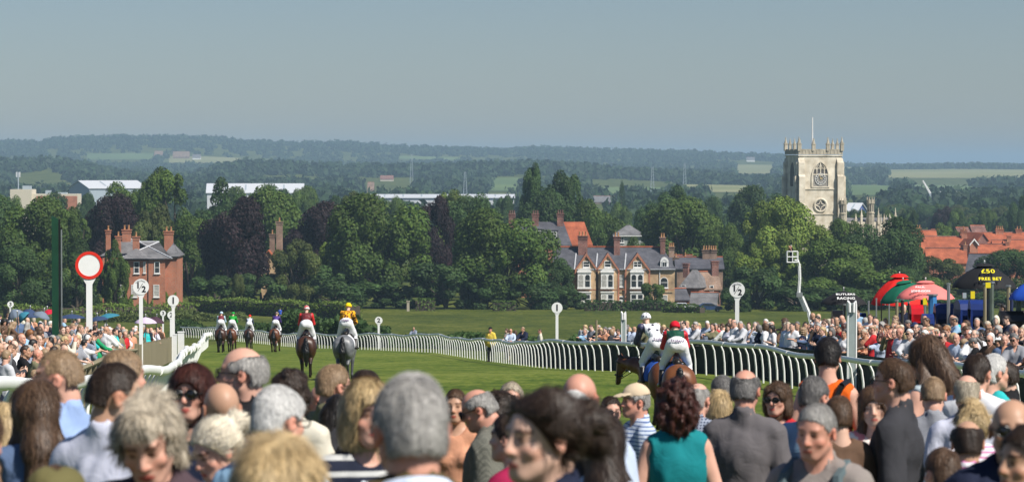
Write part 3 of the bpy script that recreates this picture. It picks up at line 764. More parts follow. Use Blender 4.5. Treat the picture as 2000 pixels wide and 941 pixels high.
    turret(W - .1, -1.4, 391, 1.9, 'a'); turret(c(1708), 1.2, 390, 2.1, 'b')
    for px, top, w in ((1748, 424, .9), (1765, 430, 1.1), (1738, 420, .6), (1727, 418, .6)):
        m_ = MB(); h = zt(top); m_.box(c(px) - w / 2, c(px) + w / 2, 0, w, zbase, h * .62)
        pinnacle(m_, c(px), w / 2, h * .6, h * .4, w); m_.build('west_pinnacle', M_STONE, o)
church()

# ---- far sheds and farm buildings
M_SHED = plain('white_sheeting', (.62, .64, .66), rough=.4, var=.04)
M_GSHED = plain('grey_sheeting', (.36, .42, .46), rough=.5, var=.06)
def shed(name, label, x0, x1, ytop, yeave, d, dep=40, rz=0, roofm=None, wallm=None, gable_left=True):
    k = d / FPX; px = (x0 + x1) / 2
    o = empty(name, gpt(px, d), R(rz), label, 'warehouse')
    g = o.location.z; zt = lambda py: pix(px, py, d).z - g; X = lambda p: (p - px) * k
    ze, zr = zt(yeave), zt(ytop)
    walls(X(x0), X(x1), 0, dep, -2, ze, zr - ze - .3).build('wall', wallm or M_SHED, o)
    r = MB(); gable_roof(r, X(x0), X(x1), 0, dep, ze + .1, zr - ze, .3, .6); ro = r.build('roof', roofm or M_SHED, o)
    n = max(2, int((X(x1) - X(x0)) / 9))
    for q in range(1, n):
        x = X(x0) + (X(x1) - X(x0)) * q / n
        MB().slab([(x - .35, dep * .12, ze + (zr - ze) * .24 + .25), (x + .35, dep * .12, ze + (zr - ze) * .24 + .25), (x + .35, dep * .42, ze + (zr - ze) * .84 + .25), (x - .35, dep * .42, ze + (zr - ze) * .84 + .25)], .1).build('skylight', M_GSHED, ro)
    return o
shed('warehouse', 'white warehouse with grey gable end and pale roof beyond the left trees', 172, 290, 353, 367, 1500, 30, 27, None, M_GSHED)
shed('warehouse', 'long low white warehouse roof right of the tall green tree', 405, 592, 359, 376, 1500, 30, 4)
shed('warehouse', 'long thin white industrial roof showing above the middle trees', 715, 1004, 380, 386, 1550, 26, 1)
shed('warehouse', 'blue and white shed roof peeping out right of the church turret', 1648, 1672, 397, 414, 1300, 20, -20, None, plain('blue_sheeting', (.06, .10, .30), rough=.5))
shed('warehouse', 'flat white greenhouse strip far beyond the church, near the tilted white mast', 1838, 1882, 374, 378, 2300, 20, 0)
def works():
    d = 1250; k = d / FPX
    o = empty('factory', gpt(80, d), 0, 'cream flat roofed factory with rooftop boxes above the far left trees', 'factory')
    zt = lambda py: pix(80, py, d).z - o.location.z; X = lambda p: (p - 80) * k
    MB().box(X(20), X(62), 0, 12, -2, zt(370)).box(X(48), X(150), 2, 14, -2, zt(379)).build('wall', M_CREAM, o)
    for a, b, y0, y1, q0, q1 in ((42, 58, 3, 6, 370, 363), (86, 96, 4, 7, 379, 372), (108, 128, 4, 7, 379, 376)): MB().box(X(a), X(b), y0, y1, zt(q0) + .01, zt(q1)).build('roof_plant', M_GSHED, o)
    MB().box(X(70), X(150), 1.9, 1.99, -2, zt(383)).build('brick_band', M_RED, o)
    m = empty('phone_mast', gpt(36, d + 30), 0, 'slender grey phone mast standing behind the cream factory', 'mast')
    zt2 = lambda py: pix(36, py, d + 30).z - m.location.z
    MB().tube([(0, 0, 0), (0, 0, zt2(337))], [.5, .3], 6).build('mast_pole', M_GSHED, m)
    MB().box(-.9, -.3, -.3, .3, zt2(346), zt2(336)).box(.3, .9, -.3, .3, zt2(346), zt2(336)).build('antenna', M_SHED, m)
works()
for x0, x1, yr, ye, d, lb, wm, rm in ((302, 318, 295, 304, 4450, 'far farmhouse with pale wall at the left of three on the hill', M_CREAM, M_BROWN), (338, 370, 296, 306, 4450, 'long brown roofed far barn between two farm buildings', M_BROWN, M_BROWN), (376, 392, 302, 308, 4450, 'small white far farm building right of the long barn', M_WHITE, M_LSLATE),
                                       (743, 768, 343, 350, 2700, 'far brown roofed house among hazy woods in the middle', M_CREAM, M_DRED), (1458, 1474, 307, 312, 5200, 'tiny white far farmhouse on the ridge left of the tower', M_WHITE, M_LSLATE),
                                       (688, 698, 356, 362, 2200, 'tiny pale gable among woods left of the tall cream far house', M_CREAM, M_BROWN), (718, 730, 356, 378, 2000, 'tall cream far house among woods above the long white roof', M_CREAM, M_BROWN), (1160, 1200, 383, 394, 1300, 'grey brown roof between the dark conifer and the round tree', M_BROWN, M_LSLATE)):
    cottage('far_farmhouse', lb, x0, x1, yr, ye, dist_for_row((x0 + x1) / 2, ye + 4), wm, rm, 12, 0, (), (), cat='farmhouse')
for px, top, d, lb in ((692.5 + 216, 335, 2500, 'faint lattice mast standing in hazy woods right of the brown far roof'), (804, 300, 3300, 'faint thin mast against the far ridge, leftmost of the hazy masts'), (1274, 326, 2300, 'short pale chimney stack far beyond the round dark tree'), (1337, 318, 2600, 'grey twin pylon far away left of the tower')):
    m = empty('lattice_mast', gpt(px, d), 0, lb, 'mast')
    h = pix(px, top, d).z - m.location.z
    b = MB()
    for s in (-1, 1): b.tube([(s * 1.6, 0, 0), (s * .5, 0, h)], [.3, .16], 5)
    for q in range(10): b.tube([(-1.5 + .1 * q, 0, h * q / 10), (1.5 - .1 * q, 0, h * (q + 1) / 10)], .12, 4)
    b.build('lattice', M_GSHED, m)
c_ = empty('tilted_crane', gpt(1808, 1900), 0, 'white tilted crane jib far beyond the red roofs', 'crane')
h_ = pix(1808, 378, 1900).z - c_.location.z
MB().tube([(2.6, 0, 0), (2.6, 0, h_)], .8, 5).build('crane_mast', M_GSHED, c_)
MB().tube([(2.6, 0, h_), (-2.0, 0, h_ + 8)], [.9, .5], 5).build('jib', M_WHITE, c_)
# ================================================================ trees, hedges and woods
def leaf_mat(name, c, c2, trans=0.25, scale=0.5):
    m = mat(name, c, c2=c2, scale=scale, rough=0.65, spec=0.25, obj_var=0.12, tint=True, detail=3)
    nt = m.node_tree; N, L = nt.nodes, nt.links
    b = N['Principled BSDF']; col = b.inputs['Base Color'].links[0].from_socket
    t = N.new('ShaderNodeBsdfTranslucent'); mx = N.new('ShaderNodeMixShader'); mx.inputs[0].default_value = trans
    L.new(col, t.inputs['Color']); L.new(b.outputs[0], mx.inputs[1]); L.new(t.outputs[0], mx.inputs[2])
    L.new(mx.outputs[0], N['Material Output'].inputs['Surface'])
    return m
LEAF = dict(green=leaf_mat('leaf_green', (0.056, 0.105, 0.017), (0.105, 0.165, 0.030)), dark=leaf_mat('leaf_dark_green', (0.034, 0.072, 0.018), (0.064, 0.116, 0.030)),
            bright=leaf_mat('leaf_bright_green', (0.11, 0.175, 0.022), (0.185, 0.25, 0.045)), purple=leaf_mat('leaf_copper', (0.014, 0.008, 0.010), (0.032, 0.014, 0.016), 0.15),
            olive=leaf_mat('leaf_olive', (0.062, 0.088, 0.020), (0.105, 0.13, 0.035)), hedge=leaf_mat('leaf_hedge', (0.12, 0.19, 0.028), (0.18, 0.25, 0.045)))
M_BARK = mat('bark', (0.05, 0.04, 0.03), c2=(0.10, 0.08, 0.06), scale=4, stretch=(3, 3, 0.5), rough=0.9)

def leaf_quads(C, Nn, size, g, aspect=0.7):
    """Leaf-spray quads at centres C with normals Nn."""
    n = len(C)
    Nn = Nn / np.maximum(np.linalg.norm(Nn, axis=1, keepdims=True), 1e-6)
    a = g.normal(size=(n, 3)); U = np.cross(Nn, a); U /= np.maximum(np.linalg.norm(U, axis=1, keepdims=True), 1e-6)
    Wv = np.cross(Nn, U)
    s = (size * g.uniform(0.6, 1.4, n))[:, None]
    V = np.stack([C - U * s, C - Wv * s * aspect * g.uniform(.6, 1.2, (n, 1)), C + U * s, C + Wv * s * aspect], 1).reshape(-1, 3)
    return V, np.arange(n * 4).reshape(-1, 4)
def make_crown(seed, kind):
    """Unit crown: radius about 1 in x and y, from z=0 (lowest leaves) to z=2."""
    g = np.random.default_rng(seed)
    if kind == 'conifer':
        nl = 46; h = g.uniform(0, 1, nl) ** 0.8
        ang = g.uniform(0, 2 * np.pi, nl); rad = (1 - h) * 0.62
        Lc = np.stack([np.cos(ang) * rad, np.sin(ang) * rad, h * 1.85], 1); Lr = 0.16 + 0.26 * (1 - h); n = 9000
    elif kind == 'poplar':
        nl = 40; h = g.uniform(0, 1, nl); ang = g.uniform(0, 2 * np.pi, nl); rad = 0.5 * np.sin(np.clip(h * 0.85 + .15, 0, 1) * np.pi) ** .6
        Lc = np.stack([np.cos(ang) * rad, np.sin(ang) * rad, h * 1.8 + .1], 1); Lr = g.uniform(.22, .36, nl); n = 5200
    else:
        nl = dict(round=52, loose=44, bush=26)[kind]
        zz = g.uniform(.16, 1.72, nl) if kind != 'bush' else g.uniform(.1, 1.5, nl)
        prof = np.where(zz > .75, np.sqrt(np.clip(1 - ((zz - .75) / 1.12) ** 2, .02, 1)), .86 + .14 * zz / .75)
        an = g.uniform(0, 2 * np.pi, nl) + np.arange(nl) * 2.4
        rr = g.uniform(.55, .82, nl) if kind != 'loose' else g.uniform(.35, .95, nl)
        rr = np.where(zz > 1.5, rr * .85, rr)
        Lc = np.stack([np.cos(an) * prof * rr, np.sin(an) * prof * rr, zz], 1)
        Lc[:, :2] *= 1 + .16 * np.sin(an * 2 + seed)[:, None]
        if kind != 'bush':
            lean = g.uniform(-.12, .12, 2); Lc[:, :2] += Lc[:, 2:3] * lean
        Lr = g.choice([.14, .20, .27, .36], nl) * g.uniform(.85, 1.15, nl) * (1.0 if kind != 'loose' else .85); n = dict(round=26000, loose=20000, bush=7500)[kind]
    w = Lr ** 2; w /= w.sum()
    idx = g.choice(len(Lr), n, p=w)
    d = g.normal(size=(n, 3)); d /= np.linalg.norm(d, axis=1, keepdims=True)
    out = Lc[idx] - np.array([0, 0, .8]); out /= np.maximum(np.linalg.norm(out, axis=1, keepdims=True), .05)
    d = d + out * 0.35 + np.array([0, 0, .18]); d /= np.linalg.norm(d, axis=1, keepdims=True)
    C = Lc[idx] + d * (Lr[idx] * g.uniform(0.72, 1.08, n))[:, None]
    C[:, 2] = np.maximum(C[:, 2], g.uniform(0, .12, n))
    V, Q = leaf_quads(C, d + g.normal(size=(n, 3)) * .42 + np.array([0, 0, .25]), 0.031 if kind != 'bush' else .055, g)
    zr, rr_ = np.percentile(V[:, 2], 99.7), np.percentile(np.hypot(V[:, 0], V[:, 1]), 98.5)
    V = V / np.array([rr_, rr_, zr / 2.0])
    lobe_t = g.uniform(.70, 1.32, len(Lr))[idx] * g.uniform(.85, 1.15, n)
    T = np.ones((n, 4)); T[:, :3] = lobe_t[:, None] * np.array([1.0, 1.0, 1.0]); T[:, 0] *= g.uniform(.9, 1.15, n)
    return np_mesh('crown', V, Q, attr=np.repeat(T, 4, 0)), Lc
def make_trunk(seed, Lc, tall=0.5):
    g = random.Random(seed)
    m = MB()
    m.tube([(0, 0, -tall - .1), (0.01, 0.0, -tall * .5), (0.0, 0.01, .3), (.02, 0, .95)], [.11, .075, .06, .03], 8)
    for q in range(9):
        c = Lc[g.randrange(len(Lc))]
        z0 = g.uniform(-.05, .5)
        m.tube([(0, 0, z0), (c[0] * .45, c[1] * .45, z0 + (c[2] - z0) * .55), (c[0], c[1], c[2])], [.04, .026, .008], 6)
    return m.mesh('trunk', True)
CROWNS = {}
for kd, n in (('round', 5), ('loose', 4), ('bush', 3), ('conifer', 1), ('poplar', 1)):
    CROWNS[kd] = []
    for q in range(n):
        cm, lc = make_crown(100 + q * 7 + len(kd), kd)
        CROWNS[kd].append((cm, make_trunk(q + 3, lc, 1.2)))
_tc = [0]
def tree(px, top, wpx, d, col, kind='round', label='', group=None, name='tree', base=None, cat='tree', low=0.05):
    """A tree whose crown spans wpx photo pixels, top at row top, standing on the ground at distance d."""
    g = gpt(px, d); k = d / FPX
    H = pix(px, top, d).z - g.z
    bush = kind == 'bush'
    zc = 0.0 if bush else H * low
    rad = wpx * k / 2
    v = CROWNS[kind]; _tc[0] += 1
    cm, tm = v[_tc[0] % len(v)]
    o = empty(name, g, 0, label, cat, group)
    sx = rad; sz = (H - zc) / 2.0
    c = link('crown', cm, o, [LEAF[col]])
    t = link('trunk', tm, o, [M_BARK])
    a = rnd.uniform(0, 6.28)
    for q in (c, t):
        q.location = (0, 0, zc); q.rotation_euler = (0, 0, a); q.scale = (sx, sx, sz)
    return o

T = tree
BIG = 'big trees lining the far side of the meadow'
T(-20, 372, 130, 620, 'dark', 'round', 'dark tree cut by the left picture edge, behind the lighter big one', BIG)
T(62, 388, 190, 545, 'green', 'round', 'broad leafy tree left of the tall dark green winning post pillar', BIG)
T(150, 408, 120, 575, 'green', 'loose', 'leafy tree between the green pillar and the left copper beech', BIG)
T(228, 382, 120, 600, 'purple', 'round', 'copper beech with dark purple crown behind the red brick villa chimneys', BIG)
T(296, 402, 110, 590, 'olive', 'loose', 'olive green tree standing right behind the villa roof', BIG)
T(252, 361, 130, 680, 'green', 'round', 'green tree top in front of the white warehouse', BIG)
T(342, 331, 140, 640, 'green', 'loose', 'tallest green tree on the left, between the two white warehouses', BIG, low=.25)
T(440, 352, 150, 700, 'dark', 'loose', 'thin open tree top in front of the long white warehouse', BIG)
T(372, 425, 120, 575, 'green', 'round', 'mid green tree tucked between the villa chimney and the large copper beech', BIG)
T(456, 387, 152, 560, 'purple', 'round', 'large dark copper beech right of the villa, its crown reaching the ground', BIG, low=.05)
T(520, 366, 160, 660, 'green', 'round', 'green tree behind the gap between the two left copper beeches', BIG)
T(622, 397, 150, 600, 'purple', 'round', 'reddish copper beech behind the pale bushy tree', BIG)
T(575, 470, 122, 548, 'olive', 'loose', 'pale yellow green bushy tree in front of the reddish copper beech', BIG, low=.05)
T(700, 378, 130, 700, 'olive', 'loose', 'light green tree top peeping over the reddish copper beech', BIG)
T(745, 381, 212, 556, 'green', 'round', 'largest broad green tree in the middle, just right of the yellow capped jockey', BIG, low=.06)
T(680, 425, 110, 566, 'bright', 'loose', 'bright yellow green tree merging with the left side of the largest tree', BIG)
T(846, 386, 100, 600, 'purple', 'round', 'narrow dark purple beech between two broad green trees', BIG, low=.05)
T(930, 384, 130, 640, 'dark', 'round', 'dark green tree top above the right hand broad green tree', BIG)
T(868, 374, 100, 760, 'bright', 'loose', 'small yellowish tree top before the long white roof', BIG)
T(988, 410, 205, 548, 'green', 'round', 'broad green tree overlapping the left end of the gabled terrace', BIG, low=.04)
T(1078, 506, 92, 552, 'dark', 'round', 'dark lower tree against the left gable of the terrace', BIG, low=.03)
T(1046, 324, 80, 720, 'dark', 'loose', 'tall narrow dark tree above the dormered house', BIG)
T(1112, 338, 110, 735, 'dark', 'loose', 'dark open crowned tree right of the tall narrow one', BIG)
T(1074, 372, 140, 715, 'dark', 'round', 'dark dense tree under the tall narrow one behind the dormered house', BIG)
T(1168, 392, 120, 700, 'green', 'round', 'dull green tree between the pantile roof and the cream house', BIG)
T(1215, 354, 18, 1100, 'dark', 'poplar', 'slim distant poplar standing alone above the cream house', BIG)
T(1312, 366, 110, 770, 'dark', 'round', 'dark domed tree behind the cream house', BIG)
T(1262, 398, 90, 730, 'dark', 'round', 'dark tree filling the gap right of the cream house', BIG)
T(1338, 387, 160, 660, 'green', 'round', 'round mid green tree above the terrace end', BIG)
T(1482, 364, 120, 840, 'dark', 'round', 'dark tree left of the church tower', BIG)
T(1475, 396, 140, 640, 'bright', 'loose', 'sunlit bright green tree left of the church tower', BIG)
T(1548, 388, 165, 620, 'bright', 'round', 'sunlit bright green tree hiding the foot of the church tower', BIG)
T(1420, 440, 90, 655, 'green', 'round', 'green tree behind the chimneys of the slate cottages', BIG)
T(1646, 430, 96, 630, 'green', 'round', 'green tree hiding the right foot of the church tower', BIG)
T(1722, 426, 160, 610, 'dark', 'round', 'dark dense tree below the church nave', BIG)
T(1520, 460, 170, 580, 'bright', 'loose', 'green tree behind the raised camera platform', BIG, low=.05)
T(1640, 468, 190, 570, 'green', 'round', 'broad green tree right of the raised camera platform', BIG, low=.05)
T(1480, 522, 130, 545, 'dark', 'bush', 'dark shrubby tree behind the right half furlong sign', BIG, cat='bush')
T(1590, 540, 150, 540, 'green', 'bush', 'leafy bush mass left of the smaller black umbrella', BIG, cat='bush')
T(1700, 520, 150, 555, 'green', 'bush', 'leafy bush mass behind the red umbrella', BIG, cat='bush')
T(1838, 502, 130, 630, 'olive', 'loose', 'olive tree below the red pantile roofs', BIG, low=.03)
T(1790, 540, 120, 585, 'green', 'bush', 'green bush behind the pink umbrella', BIG, cat='bush')
T(1900, 540, 160, 590, 'olive', 'bush', 'olive bush mass behind the big black umbrella', BIG, cat='bush')
T(1974, 488, 130, 610, 'dark', 'round', 'dark green tree right of the grey slate chapel', BIG, low=.03)
T(1992, 384, 50, 1000, 'dark', 'round', 'dark tree at the right picture edge above the red roofs', BIG)
T(1848, 437, 62, 850, 'green', 'round', 'round green tree standing among the red pantile roofs', BIG)
T(1768, 520, 70, 600, 'dark', 'round', 'small dark tree at the left end of the red roofs', BIG)
T(224, 470, 74, 505, 'green', 'loose', 'green tree hiding the left wing of the red brick villa', BIG, low=.03)
T(150, 470, 110, 500, 'dark', 'loose', 'dark tree behind the red ringed winning post', BIG, low=.03)
T(40, 480, 150, 515, 'dark', 'loose', 'shadowy tree behind the far left crowd', BIG, low=.03)
T(459, 535, 44, 512, 'olive', 'loose', 'small pale sapling in front of the large copper beech', BIG, low=.05)
T(1278, 553, 56, 550, 'green', 'bush', 'rounded climbing bush against the terrace wall', BIG, cat='bush', name='bush')
T(1436, 560, 70, 520, 'dark', 'bush', 'dark bush at the right end of the meadow', BIG, cat='bush', name='bush')
T(1330, 590, 70, 540, 'green', 'bush', 'low bush before the lean to shed', BIG, cat='bush', name='bush')
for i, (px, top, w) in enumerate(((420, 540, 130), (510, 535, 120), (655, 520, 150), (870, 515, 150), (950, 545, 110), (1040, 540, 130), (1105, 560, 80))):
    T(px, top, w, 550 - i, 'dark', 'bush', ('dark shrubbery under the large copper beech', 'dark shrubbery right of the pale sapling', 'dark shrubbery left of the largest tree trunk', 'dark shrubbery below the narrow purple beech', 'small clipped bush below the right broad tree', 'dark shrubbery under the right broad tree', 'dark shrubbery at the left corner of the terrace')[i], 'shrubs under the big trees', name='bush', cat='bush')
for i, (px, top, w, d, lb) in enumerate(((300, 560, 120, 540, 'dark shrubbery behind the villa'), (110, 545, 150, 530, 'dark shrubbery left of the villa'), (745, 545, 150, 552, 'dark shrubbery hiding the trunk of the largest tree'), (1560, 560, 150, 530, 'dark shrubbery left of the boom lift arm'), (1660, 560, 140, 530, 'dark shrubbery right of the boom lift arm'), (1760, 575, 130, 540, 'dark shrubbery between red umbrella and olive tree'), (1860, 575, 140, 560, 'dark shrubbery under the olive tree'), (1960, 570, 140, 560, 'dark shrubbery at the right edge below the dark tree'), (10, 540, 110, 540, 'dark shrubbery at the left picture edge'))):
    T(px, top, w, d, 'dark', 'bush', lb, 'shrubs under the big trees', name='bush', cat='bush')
# trees of the town beyond, right of the tower and in the gaps
g_ = random.Random(5)
WHERE = ['left of the church tower', 'just right of the church tower', 'above the church nave', 'above the dark tree under the nave', 'above the left red roofs', 'above the middle red roofs', 'above the right red roofs', 'near the right picture edge']
LOOK = [('dark', 'round', 'small dark'), ('green', 'round', 'small round green'), ('green', 'loose', 'small ragged green'), ('dark', 'loose', 'small open dark'), ('olive', 'round', 'small pale'), ('purple', 'round', 'small purple')]
for z in range(8):
    for q, (cl, kd, wd) in enumerate(LOOK):
        if cl == 'purple' and z != 5: continue
        px = (1500, 1672, 1700, 1745, 1795, 1862, 1925, 1985)[z] + g_.uniform(-32, 32)
        d = (940 if q % 2 else 1250) + g_.uniform(-50, 200)
        T(px, g_.uniform(398, 420) if d > 1050 else g_.uniform(412, 436), g_.uniform(38, 70), d, cl, kd, f'{wd} town tree {WHERE[z]}', 'smaller trees of the town beyond')
for px, top, w, d, cl, lb in ((110, 378, 90, 900, 'dark', 'small dark tree right below the cream factory'), (20, 386, 70, 860, 'green', 'small green tree left below the cream factory'), (170, 378, 50, 1000, 'dark', 'small dark tree at the grey warehouse gable'), (640, 384, 80, 880, 'dark', 'small dark tree right of the long warehouse end'), (590, 372, 60, 950, 'green', 'small green tree before the long warehouse end'),
                            (690, 386, 60, 1000, 'olive', 'small olive tree before the left end of the thin white roof'), (780, 386, 60, 900, 'green', 'small green tree above the largest broad tree'), (985, 384, 60, 900, 'dark', 'small dark tree at the right end of the thin white roof'), (470, 366, 90, 1000, 'green', 'small round tree hiding the left of the long warehouse wall'), (545, 363, 100, 1050, 'dark', 'small dark tree hiding the middle of the long warehouse wall'), (590, 366, 90, 1000, 'green', 'small round tree hiding the right of the long warehouse wall'), (740, 382, 90, 1000, 'dark', 'small dark tree before the middle of the thin white roof'), (900, 383, 110, 1000, 'green', 'small wide tree before the thin white roof'), (1240, 464, 50, 610, 'green', 'small tree in front of the cream house'), (1215, 398, 60, 980, 'green', 'small green tree below the slim poplar'), (1390, 386, 70, 960, 'dark', 'small dark tree right above the round mid green tree'), (1440, 384, 60, 1000, 'green', 'small green tree left of the dark one by the tower')):
    T(px, top, w, d, cl, 'round', lb, 'smaller trees of the town beyond')

# ---- hedges
def hedge(pts, h, w, label, col='hedge', name='hedge', n_per=70, rough=.25):
    """Clipped hedge following pts = (px, d); a solid of leaf sprays round a dark twiggy core."""
    g = np.random.default_rng(len(label) * 13)
    P = [gpt(px, d) for px, d in pts]
    o = empty(name, P[0], 0, label, 'hedge')
    C, Nn = [], []
    core = MB()
    for a, b in zip(P[:-1], P[1:]):
        a = a - P[0]; b = b - P[0]; L_ = (b - a).length; n = int(L_ * n_per)
        t = g.uniform(0, 1, n); side = g.integers(0, 3, n)
        ax = (b - a) / L_; nx = Vector((-ax.y, ax.x, 0)).normalized()
        off = np.where(side == 0, -w / 2, np.where(side == 1, w / 2, 0.0)) + np.where(side == 2, g.uniform(-w / 2, w / 2, n), 0) + g.normal(size=n) * rough * .3
        hv = h * (1 + .12 * np.sin(t * L_ * .35 + 1) * rough * 4)
        zz = np.where(side == 2, hv, g.uniform(0, 1, n) * hv) + g.normal(size=n) * rough * .25
        pos = np.array(a)[None] + t[:, None] * np.array(b - a)[None] + off[:, None] * np.array(nx)[None]; pos[:, 2] += zz
        nn = np.where(side[:, None] == 2, np.array([0, 0, 1.0]), np.where(side[:, None] == 0, -np.array(nx), np.array(nx)))
        C.append(pos); Nn.append(nn + g.normal(size=(n, 3)) * .5)
        q = [a - nx * w * .38, b - nx * w * .38, b + nx * w * .38, a + nx * w * .38]
        core.add(q + [p + Vector((0, 0, h * .88)) for p in q], [(0, 3, 2, 1), (4, 5, 6, 7), (0, 1, 5, 4), (1, 2, 6, 5), (2, 3, 7, 6), (3, 0, 4, 7)])
    C = np.concatenate(C); V, Q = leaf_quads(C, np.concatenate(Nn), .2, g)
    tt = np.ones((len(C), 4)); tt[:, :3] = g.uniform(.75, 1.25, (len(C), 1))
    link('foliage', np_mesh('foliage', V, Q, attr=np.repeat(tt, 4, 0)), o, [LEAF[col]])
    core.build('branches', M_BARK, o)
hedge([(380, 520), (470, 500), (560, 480), (692, 455)], 2.3, 2.4, 'long clipped hedge before the large copper beech, ending behind the yellow capped jockey')
hedge([(10, 470), (200, 480), (378, 500)], 1.6, 2.0, 'rough hedge in front of the red brick villa', rough=.5)
hedge([(1142, 530), (1240, 530), (1312, 528)], 1.6, 2.0, 'dark clipped hedge in front of the gabled terrace', 'dark')
hedge([(1300, 516), (1372, 512)], 1.0, 2.2, 'low ragged hedge between terrace hedge and parked cars', 'green', rough=.5)
hedge([(962, 530), (1008, 530)], 1.5, 2.0, 'short clipped hedge under the right broad tree', 'green')
hedge([(812, 530), (850, 530)], 1.9, 2.0, 'short clipped hedge by the pale gatepost under the largest tree', 'green')
def ivy(parent, x0, x1, zmax, y, n):
    g = np.random.default_rng(n)
    x = g.uniform(x0, x1, n); z = g.uniform(0, 1, n) * zmax * (.55 + .45 * np.sin(x * 1.7 + 1) ** 2)
    V, Q = leaf_quads(np.stack([x, np.full(n, y) - g.uniform(.02, .18, n), z], 1), g.normal(size=(n, 3)) * .5 + np.array([0, -1, .2]), .16, g)
    t = np.ones((n, 4)); t[:, :3] = g.uniform(.7, 1.3, (n, 1))
    link('ivy', np_mesh('ivy', V, Q, attr=np.repeat(t, 4, 0)), parent, [LEAF['hedge']])
ivy(VILLA, 4.3, 6.0, 3.0, 0, 900); ivy(VILLA, 10.2, 13.2, 3.4, .75, 1500); ivy(VILLA, 6.6, 9.4, 2.2, 0, 700)
# rank growth just behind the far rail
def rank_growth(name, label, x0, x1, da, db, h, n, col, size=.3, dens=1.0):
    g = np.random.default_rng(n)
    px = g.uniform(x0, x1, n); d = g.uniform(0, 1, n)
    dd = np.interp(px, [x0, x1], [da, db]) + d * 14
    X = (px - 1000) / FPX * dd
    clump = .55 + .45 * np.clip(np.sin(px * .055 + 1.3) * .5 + np.sin(px * .023) * .5 + .45, 0, 1)
    Z = gz(X, dd) + g.uniform(0, 1, n) ** 1.3 * h * clump
    C = np.stack([X, dd, Z], 1)
    V, Q = leaf_quads(C, g.normal(size=(n, 3)) + np.array([0, -.3, .6]), size, g, .45)
    tt = np.ones((n, 4)); tt[:, :3] = g.uniform(.7, 1.3, (n, 1))
    o = link(name, np_mesh(name, V, Q, attr=np.repeat(tt, 4, 0)), None, [LEAF[col]])
    return tag(o, label, 'undergrowth', kind='stuff')
rank_growth('undergrowth', 'dark rank growth behind the far running rail', 490, 760, 305, 250, 2.9, 15000, 'dark')
rank_growth('undergrowth', 'low weeds along the middle of the far running rail', 745, 1130, 262, 165, 1.25, 11000, 'dark', .2)
rank_growth('undergrowth', 'dark weeds at the left of the far rail', 340, 500, 350, 310, 1.5, 4000, 'dark')
rank_growth('undergrowth', 'sunlit tall weeds below the left hedge', 120, 480, 430, 440, 1.6, 7000, 'olive')

# ---- hazy woods of the vale
def vale_woods():
    g = np.random.default_rng(11)
    tmpl = []
    for q in range(6):
        n = 46
        v = g.normal(size=(n, 3)); v /= np.linalg.norm(v, axis=1, keepdims=True); v[:, 2] = np.abs(v[:, 2]) * 1.2 - .25
        r = g.uniform(.75, 1.1, (n, 1)) * (1 + .25 * np.sin(v[:, :1] * 5 + q) * np.cos(v[:, 1:2] * 4))
        V, _ = leaf_quads(v * r * np.array([1, 1, .95]), v + g.normal(size=(n, 3)) * .35, .33, g, .8)
        tmpl.append(V.reshape(n, 4, 3))
    pts = []
    def fill(n, d0, d1, pmin=-150, pmax=2150, thr=-.35):
        n = int(n * 1.39); pmin -= 450; pmax += 450
        u = g.uniform(0, 1, n); d = d0 * (d1 / d0) ** u
        px = g.uniform(pmin, pmax, n)
        nz = np.sin(px * .011 + d * .0031) + np.sin(px * .027 - d * .0017 + 1.7) * .7 + np.sin(d * .006 + px * .004) * .6
        k = nz > thr
        return np.stack([px[k], d[k]], 1)
    for a in ((1600, 1350, 2100), (2000, 2100, 3000), (1700, 3000, 3700), (2300, 3500, 4050, -150, 2150, -9), (1700, 4000, 5200, -150, 2150, -.9), (2300, 5200, 6500, -150, 2150, -.9), (2600, 6400, 7500, -150, 2150, -9)):
        pts.append(fill(*a))
    P = np.concatenate(pts)
    X = (P[:, 0] - 1000) / FPX * P[:, 1]; Zg = gz(X, P[:, 1])
    keep = np.ones(len(P), bool)
    for (a, b, da, db, _) in FIELD_RANGES:
        keep &= ~((P[:, 0] > a - 3) & (P[:, 0] < b + 3) & (P[:, 1] > da - (db - da) * .35 - 120) & (P[:, 1] < db))
    P, X, Zg = P[keep], X[keep], Zg[keep]
    s = g.uniform(4.5, 8.5, len(P)) * np.where(P[:, 1] > 3000, 1.2, 1); h = g.uniform(7, 13, len(P))
    VV, TT = [], []
    ti = g.integers(0, 6, len(P)); an = g.uniform(0, 6.28, len(P)); tn = g.uniform(.7, 1.3, len(P))
    for i in range(len(P)):
        V = tmpl[ti[i]]; c, si = math.cos(an[i]), math.sin(an[i])
        W = np.empty_like(V); W[..., 0] = (V[..., 0] * c - V[..., 1] * si) * s[i] + X[i]; W[..., 1] = (V[..., 0] * si + V[..., 1] * c) * s[i] + P[i, 1]; W[..., 2] = (V[..., 2] + .2) * h[i] * .85 + Zg[i]
        VV.append(W.reshape(-1, 3)); TT.append(np.full(W.shape[0] * 4, tn[i]))
    V = np.concatenate(VV); t = np.concatenate(TT); A = np.ones((len(V), 4)); A[:, :3] = t[:, None]
    o = link('woods', np_mesh('woods', V, np.arange(len(V)).reshape(-1, 4), attr=A), None, [leaf_mat('leaf_far_wood', (.020, .045, .016), (.038, .070, .022))])
    tag(o, 'hazy woods and hedgerows filling the vale to the far ridge', 'woods', kind='stuff')
vale_woods()
